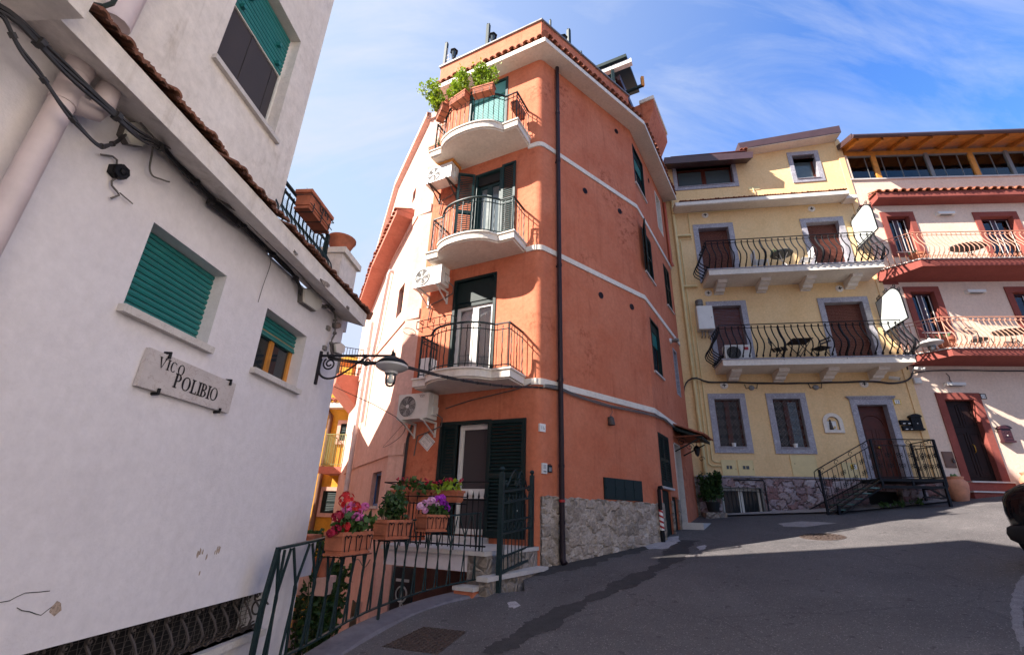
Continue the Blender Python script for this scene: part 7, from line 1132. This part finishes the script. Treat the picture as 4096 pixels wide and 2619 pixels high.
for s,lab in ((2.1,'iron garden chair with a scroll heart back, left of the lower oval table'),(4.0,'iron garden chair with a scroll heart back, right of the lower oval table')):
    rt=thing('iron_chair',lab,'chair',PK.W(s,.35,5.05),'iron scroll back chairs'); b=MB(PK); [b.tube([(s+x,.35+y,5.05),(s+x*.85,.35+y*.85,5.48)],.012,5) for x in (-.2,.2) for y in (-.2,.2)]; b.build('legs',M['iron'],rt); b=MB(PK); b.lathe((s,.35,5.48),[(0,0),(.22,0),(.22,.02),(0,.02)],18); b.build('seat',M['iron'],rt); b=MB(PK); b.tube([(s-.2,.15,5.5)]+[(s-.2*math.cos(a),.13,5.8+.2*math.sin(a)) for a in [PI*k/10 for k in range(11)]]+[(s+.2,.15,5.5)],.014,5); [b.spiral((s+sg*.08,.13,5.82),(sg,0,0),(0,0,1),.08,1.4,.010,0,.2,12) for sg in (-1,1)]; b.build('backrest',M['iron'],rt)
# ground level things of the pink house
rt=thing('house_number','dark framed house number plate reading 15 beside the dark door','house number',PK.W(1.9,0,3.7)); b=MB(PK); frame(b,1.82,1.98,3.69,3.85,0,.025,.02); b.build('frame',M['rustiron'],rt); b=MB(PK); b.box(1.84,1.96,0,.018,3.71,3.83); b.build('plate',M['whitep'],rt); b=MB(PK); write(b,PK,'15',.10,1.853,3.735,.02); b.build('lettering',M['ink'],rt)
big_mail(PK,'wine red arched mailbox on the pink wall right of the dark door',1.93,2.25,2.38,2.86,'wmetal')
rt=thing('meter_door','brown metal meter door with a padlock left of the dark door','hatch',PK.W(.4,0,1.66)); b=MB(PK); b.box(.2,.5,0,.02,1.64,2.1); b.box(.22,.48,.02,.026,1.66,2.08); b.build('door',M['brownm'],rt); b=MB(PK); b.box(.42,.48,.026,.06,1.78,1.86); b.tube([(.43,.04,1.86),(.43,.04,1.91),(.47,.04,1.91),(.47,.04,1.86)],.008,5); b.build('padlock',M['rustiron'],rt)
def amphora(label,s,n,z,h,r):
    rt=thing('amphora',label,'pot',PK.W(s,n,z)); b=MB(PK); b.lathe((s,n,z),[(r*.5,0),(r*.62,h*.1),(r*.9,h*.45),(r,h*.68),(r*.95,h*.82),(r*.72,h*.9),(r*.74,h*.94),(r*.8,h*.97),(r*.8,h),(r*.66,h),(r*.62,h*.92),(0,h*.9)],24); b.build('jar',M['clay2'],rt); b=MB(PK); rn=random.Random(int(s*10)); 
    for i in range(4): a=rn.uniform(0,6.28); b.tube([(s+.05*math.cos(a),n+.05*math.sin(a),z+h*.9),(s+.08*math.cos(a),n+.08*math.sin(a),z+h*1.02),(s+.1*math.cos(a),n+.06*math.sin(a),z+h*1.1)],[.02,.04,.015],6)
    b.build('cactus_pads',M['cact'],rt)
amphora('tall terracotta jar with a sprig between the steel stair and dark door',.08,.34,.60,.76,.26); amphora('terracotta jar with a raised rim standing right of the dark door',2.1,.4,.72,.80,.30)
# car nosing in at the right edge
cd=Vector((math.sin(R(74)),math.cos(R(74)))); CF=Face((7.92,5.88),74,1); g0=gz(7.9,7.3); gs=(gz(10,7.9)-gz(7.9,7.3))/2.2
rt=thing('parked_car','glossy black car nosing into view at the right edge of the sunlit street','car',CF.W(1.5,-.85,0)+Vector((0,0,g0)))
def csec(s,w,z0,z1,e=.6,seg=20): return [(s,-.85+w*math.copysign(abs(math.cos(a))**e,math.cos(a)),g0+gs*s+(z0+z1)/2+(z1-z0)/2*math.copysign(abs(math.sin(a))**e,math.sin(a))) for a in [2*PI*k/seg for k in range(seg)]]
b=MB(CF); b.loft([csec(.03,.45,.6,.86),csec(.0,.6,.48,.98),csec(.05,.74,.36,1.07),csec(.16,.82,.28,1.13),csec(.45,.85,.24,1.17),csec(1.2,.86,.24,1.16),csec(3.4,.86,.26,1.18),csec(3.9,.8,.34,1.1),csec(4.0,.6,.45,.9)],True,True,True); b.build('body',M['blackgl'],rt)
b=MB(CF); b.loft([csec(.9,.70,1.05,1.12,.5),csec(1.5,.68,1.05,1.50,.5),csec(2.2,.68,1.05,1.56,.5),csec(3.2,.68,1.05,1.54,.5),csec(3.8,.7,1.0,1.1,.5)],True,True,True); b.build('cabin',M['glass'],rt)
b=MB(CF); b.loft([csec(1.55,.58,1.49,1.53,.5),csec(2.2,.6,1.54,1.60,.5),csec(3.2,.6,1.53,1.58,.5)],True,True,True); b.build('roof',M['blackgl'],rt)
b=MB(CF); b.loft([csec(-.04,.5,.34,.52),csec(-.03,.70,.28,.56),csec(.08,.84,.26,.60),csec(.22,.87,.26,.58)],True,True,True); b.build('bumper',M['rubber'],rt)
for n in (-.32,-1.38):
    b=MB(CF); b.lathe(CF.W(.10,n,g0+.80),[(.0,-.06),(.10,-.05),(.12,.0),(.10,.04),(0,.06)],16,False,True,-CF.d.to_3d()); b.build('headlight',M['clear'],rt)
for s in (.78,3.2):
    for n in (.0,-1.70):
        b=MB(CF); z=g0+gs*s+.32; b.lathe(CF.W(s,n-.11,z),[(.2,0),(.31,.0),(.325,.04),(.325,.18),(.31,.22),(.2,.22)],26,False,True,CF.q.to_3d()); wh=b.build('wheel',M['rubber'],rt); b=MB(CF); b.lathe(CF.W(s,n-.09,z),[(.0,0),(.2,0),(.2,.18),(.06,.19),(0,.19)],18,False,True,CF.q.to_3d()); b.build('rim',M['grey'],wh)
# ---------------------------------------------------------------- alley behind the drop
AH=Face((-6.5,19.0),96,1)
OH=thing('ochre_house','ochre house with a green shutter and a balcony closing the far end of the alley','building',(AH.W(0,0,0).x,AH.W(0,0,0).y,-4))
def onp(F,px,n=0): return F.P(px,n)
wa=onp(AH,KD(318,672)); 
b=MB(AH); zr=onp(AH,KD(310,560))[1]; wall(b,AH,-3,2.6,-4.2,zr,[]); b.box(-3,2.6,-5,-.01,-4.2,zr); b.build('wall',M['ochre'],OH)
b=MB(AH); b.box(-3,2.6,-.01,.4,zr-.1,zr+.1); b.build('eave',M['cream'],OH); b=MB(AH); tiles(b,AH,-3,2.6,.45,-.1,zr+.12,zr+.35,.10,.24); b.build('roof_tiles',M['tile'],OH)
b=MB(AH); b.add([(-3,-1.2,zr),(2.6,-1.2,zr),(2.6,-1.2,zr+2.2),(-1,-1.2,zr+2.6),(-3,-1.2,zr+2.4)],[(0,1,2,3,4)]); b.build('upper_wall',M['ochre'],OH)
def awin(p0,p1,nm='window'):
    s0,z1=onp(AH,p0); s1,z0=onp(AH,p1); b=MB(AH); frame(b,s0-.12,s1+.12,z0-.12,z1+.12,-.02,.06,.14); w_=b.build(nm,M['salmon'],OH); b=MB(AH); louver(b,AH,s0,s1,z0,z1,.0); b.build('shutter',M['green'],w_)
awin(KD(318,672),KD(352,795)); awin(KD(196,1128),KD(272,1290))
s0,z0=onp(AH,KD(165,965),1.0); s1,_=onp(AH,KD(330,965),1.0); b=MB(AH); b.slab([(s0,0),(s0,1.0),(s1+.3,1.0),(s1+.3,0)],z0-.25,z0); bl=b.build('balcony',M['orange2'],OH); b=MB(AH); zt=onp(AH,KD(240,745),1.0)[1]; pth=[(s0+.04,0),(s0+.04,.96),(s1+.26,.96)]; b.tube([(s,n,zt) for s,n in pth],.02,5); b.tube([(s,n,z0+.08) for s,n in pth],.015,5)
k=14
for i in range(k+1): s=s0+.04+(s1-s0+.2)*i/k; b.tube([(s,.96,z0),(s,.96,zt)],.012,4)
for i in range(9): b.tube([(s0+.04,.1*i,z0),(s0+.04,.1*i,zt)],.012,4)
b.build('balcony_railing',plain('olive_iron','#7a7a48',.5,0,.2,9),bl)
b=MB(AH); ps=onp(AH,KD(240,620),.1); b.tube([(ps[0]-.25,.1,zr),(ps[0]-.2,.1,ps[1]+.25),(ps[0]+.05,.1,ps[1]),(ps[0]+.05,.1,-4)],.09,8); b.build('downpipe',M['brownm'],OH)
# red house with a balcony further along, beyond the salmon wall
RF=Face(tuple(TL3.W(3.4,0,0))[:2],-25,-1); RH=thing('red_house','rust red house with a jutting railed balcony beyond the salmon wall','building',(RF.W(1,0,0).x,RF.W(1,0,0).y,-4))
b=MB(RF); b.box(.02,1.6,-3,.0,-4.2,9.3); b.build('wall',M['salmon'],RH)
n_,zb=cross(RF,KD(290,330),.6) if 0 else (0,0)
F3=Face(tuple(TL3.W(2.4,0,0))[:2],-25,-1); q0=cross(F3,KD(296,330),.8); q1=cross(F3,KD(280,375),.8); nn=min(max(q0[0],.8),2.0); zc=q0[1]
b=MB(F3); b.add([(.8,0,zc-1.1),(.8,nn,zc-.32),(2.6,nn,zc-.32),(2.6,0,zc-1.1),(.8,0,zc),(.8,nn,zc),(2.6,nn,zc),(2.6,0,zc)],[(0,1,2,3),(4,5,6,7),(0,1,5,4),(1,2,6,5),(2,3,7,6)]); bl=b.build('balcony',M['orange2'],RH)
b=MB(F3); zt=zc+1.05
for i in range(9): n=nn*i/8.0; b.tube([(.84,n,zc),(.84,n,zt)],.012,4)
for i in range(8): s=.84+.22*i; b.tube([(s,nn-.04,zc),(s,nn-.04,zt)],.012,4)
for z in (zt,zc+.7,zc+.3,zc+.08): b.tube([(.84,0,z),(.84,nn-.04,z),(2.6,nn-.04,z)],.015,5)
b.build('balcony_railing',M['petrol'],bl)
rt=thing('balcony_table','small wooden table on the far red balcony','table',F3.W(1.6,nn*.5,zc)); b=MB(F3); b.box(1.2,2.0,nn*.5-.3,nn*.5+.3,zc+.62,zc+.66); b.build('tabletop',M['wood'],rt); b=MB(F3); [b.bar((1.3+x*.6,nn*.5-.25+y*.5,zc),(1.3+x*.6,nn*.5-.25+y*.5,zc+.62),.05) for x in (0,1) for y in (0,1)]; b.build('legs',M['wood'],rt)
# lower passage: sign, doorway, wall lamp, pots, low wall of the white house
b=MB(TL); so=TL.P(KC(1020,915)); s1_,z1_=TL.P(KC(1165,925),.06); s0_,z0_=TL.P(KC(990,1205),.06); so=TL.P(KC(1020,915),.06)
rt=thing('shop_banner','tall black shop sign with a pale monogram under the door platform','sign',TL.W(so[0],.06,z0_)); b=MB(TL); b.box(s1_,so[0],.02,.06,z0_-.1,z1_); b.build('panel',M['ink'],rt); b=MB(TL); cx=(s1_+so[0])/2; w_=so[0]-s1_; zt=z1_-.2
b.box(cx-.16,cx+.16,.06,.064,zt-.05,zt); b.box(cx-.02,cx+.02,.06,.064,zt-.55,zt); b.tube([(cx-.13*math.cos(a),.064,zt-.26+.13*math.sin(a)) for a in [2*PI*k/20 for k in range(21)]],.016,5,caps=False); b.bar((cx,.064,zt-.36),(cx-.16,.064,zt-.56),.035,.008); b.build('monogram',M['signw'],rt); b=MB(TL); write(b,TL,'Taormina',.11,cx+.22,zt-.80,.063); write(b,TL,'Charming',.08,cx+.2,zt-.95,.063); b.build('lettering',M['signw'],rt)
b=MB(TL); b.box(.3,1.15,-.3,-.26,-4,-1.3) ; b.build('lower_doorway',M['dark'],TH); b=MB(TL); frame(b,.35,1.15,-3.9,-1.45,.0,.04,.08,False); b.build('lower_door_frame',M['marble'],TH)
f=MB(TL2); f.box(.9,1.7,-.05,.02,-3.9,-1.9); f.build('lower_door',M['green'],TH); f=MB(TL2); f.box(.78,.9,-.05,.04,-3.9,-1.8); f.build('lower_door_jamb',M['salmon'],TH)
f=MB(TL2); f.tube([(5.0,.05,1.3),(5.0,.05,-3)],.02,5); f.build('conduit',M['cableg'],TH)
b=MB(); b.tube(lerp_path([TL2.W(.2,.08,-.95),TL2.W(.8,.05,-1.15),TL2.W(1.5,.06,-1.05),TL2.W(2.2,.05,-1.2)],16),.012,5,False); tag(b.build('alley_cable',M['cableg']),'thin grey cable looping along the salmon alley wall below the planters','cable')
rt=thing('lower_pedestal','short terracotta pedestal with a marble cap by the foot of the gate','pedestal',TL.W(.15,1.9,-1.9)); b=MB(TL); b.box(.04,.34,1.84,2.08,-2.2,-.98); b.build('body',M['terra'],rt); b=MB(TL); b.box(.02,.36,1.82,2.1,-.98,-.93); b.build('cap',M['sill'],rt)
# stepped ledges with pots beside the white corner
LW=WH.W(5.45,.15,0); 
lg=thing('ledge_wall','low whitewashed ledge wall with a tiled top behind the white corner','wall',LW+Vector((0,0,-4))); zl=cross(WH,KC(480,680),5.9)
nl=cross(WH,KC(497,690),5.75)[0]; b=MB(WH); b.box(5.5,5.75,-.4,nl-.03,zl[1]-.42,zl[1]-.05); b.build('body',M['white'],lg); b=MB(WH); b.box(5.47,5.8,-.45,nl,zl[1]-.05,zl[1]); b.build('cap',M['clay'],lg)
rn=random.Random(23); SP=[(s,*cross(WH,KC(x,y),s)) for s,x,y in ((6.42,505,965),(6.48,455,965),(6.54,405,965))]; zl2=SP[1][2]
b=MB(WH); b.box(6.34,6.62,SP[2][1]-.3,SP[0][1]+.12,zl2-.22,zl2-.02); tag(b.build('plant_shelf',M['salmon']),'salmon shelf carrying potted succulents in the shaded alley','shelf')
for i,((s,n,_),r,h,lab) in enumerate(zip(SP,(.10,.09,.10),(.22,.18,.17),('tall clay pot of dark foliage at the right end of the alley shelf','clay pot of pale succulents in the middle of the alley shelf','squat clay pot of trailing succulents at the left end of the alley shelf'))):
    rt=thing('plant_pot',lab,'pot',WH.W(s,n,zl2)); b=MB(WH); b.lathe((s,n,zl2-.02),[(r*.65,0),(r*.95,h*.8),(r*1.08,h*.8),(r*1.08,h),(r*.92,h),(0,h*.85)],16); b.build('pot',M['clay'],rt); b=MB(); leaves(b,[WH.W(s+rn.uniform(-.08,.08),n+rn.uniform(-.1,.1),zl2+h+rn.uniform(-.02,.28)) for _ in range(14)],12,.05,.04,rn); b.build('foliage',M[('leafd','leafm','leafd')[i]],rt)
for (x,y),s,hh,lab in (((470,1500),6.6,1.0,'weedy climbing plant below the railing near the white corner'),((400,1420),7.4,1.3,'dark leafy climbing plant at the bottom of the alley'),((560,1330),8.2,1.2,'tall climbing plant against the salmon alley wall')):
    n,z=cross(WH,KC(x,y),s); rt=thing('climbing_plant',lab,'plant',WH.W(s,n,z-.3)); foliage(rt,WH,s-.25,s+.25,n,z-.3,hh,'leafd',rn,80,.08,12)
# the house opposite the white one, behind the viewer: it shades nothing but reflects sunlight on the white wall
HO=Face((5.2,-14),2,-1); oh=thing('opposite_house','cream house across the street from the white one, out of view behind the camera','building',(5.2,-6,-2))
hs=[(s,s+1.1,z,z+1.7,.2) for s in (1.5,5.0,8.5,12.0) for z in (.6,3.8,7.0)]
b=MB(HO); wall(b,HO,0,15.6,-3,10,hs); b.box(0,15.6,-6,-.3,9.8,10); b.box(15.5,15.6,-6,-.001,-3,10); b.build('wall',M['cream'],oh)
for h in hs: b=MB(HO); louver(b,HO,h[0],h[1],h[2],h[3],-.1); b.build('shutter',M['green'],oh)
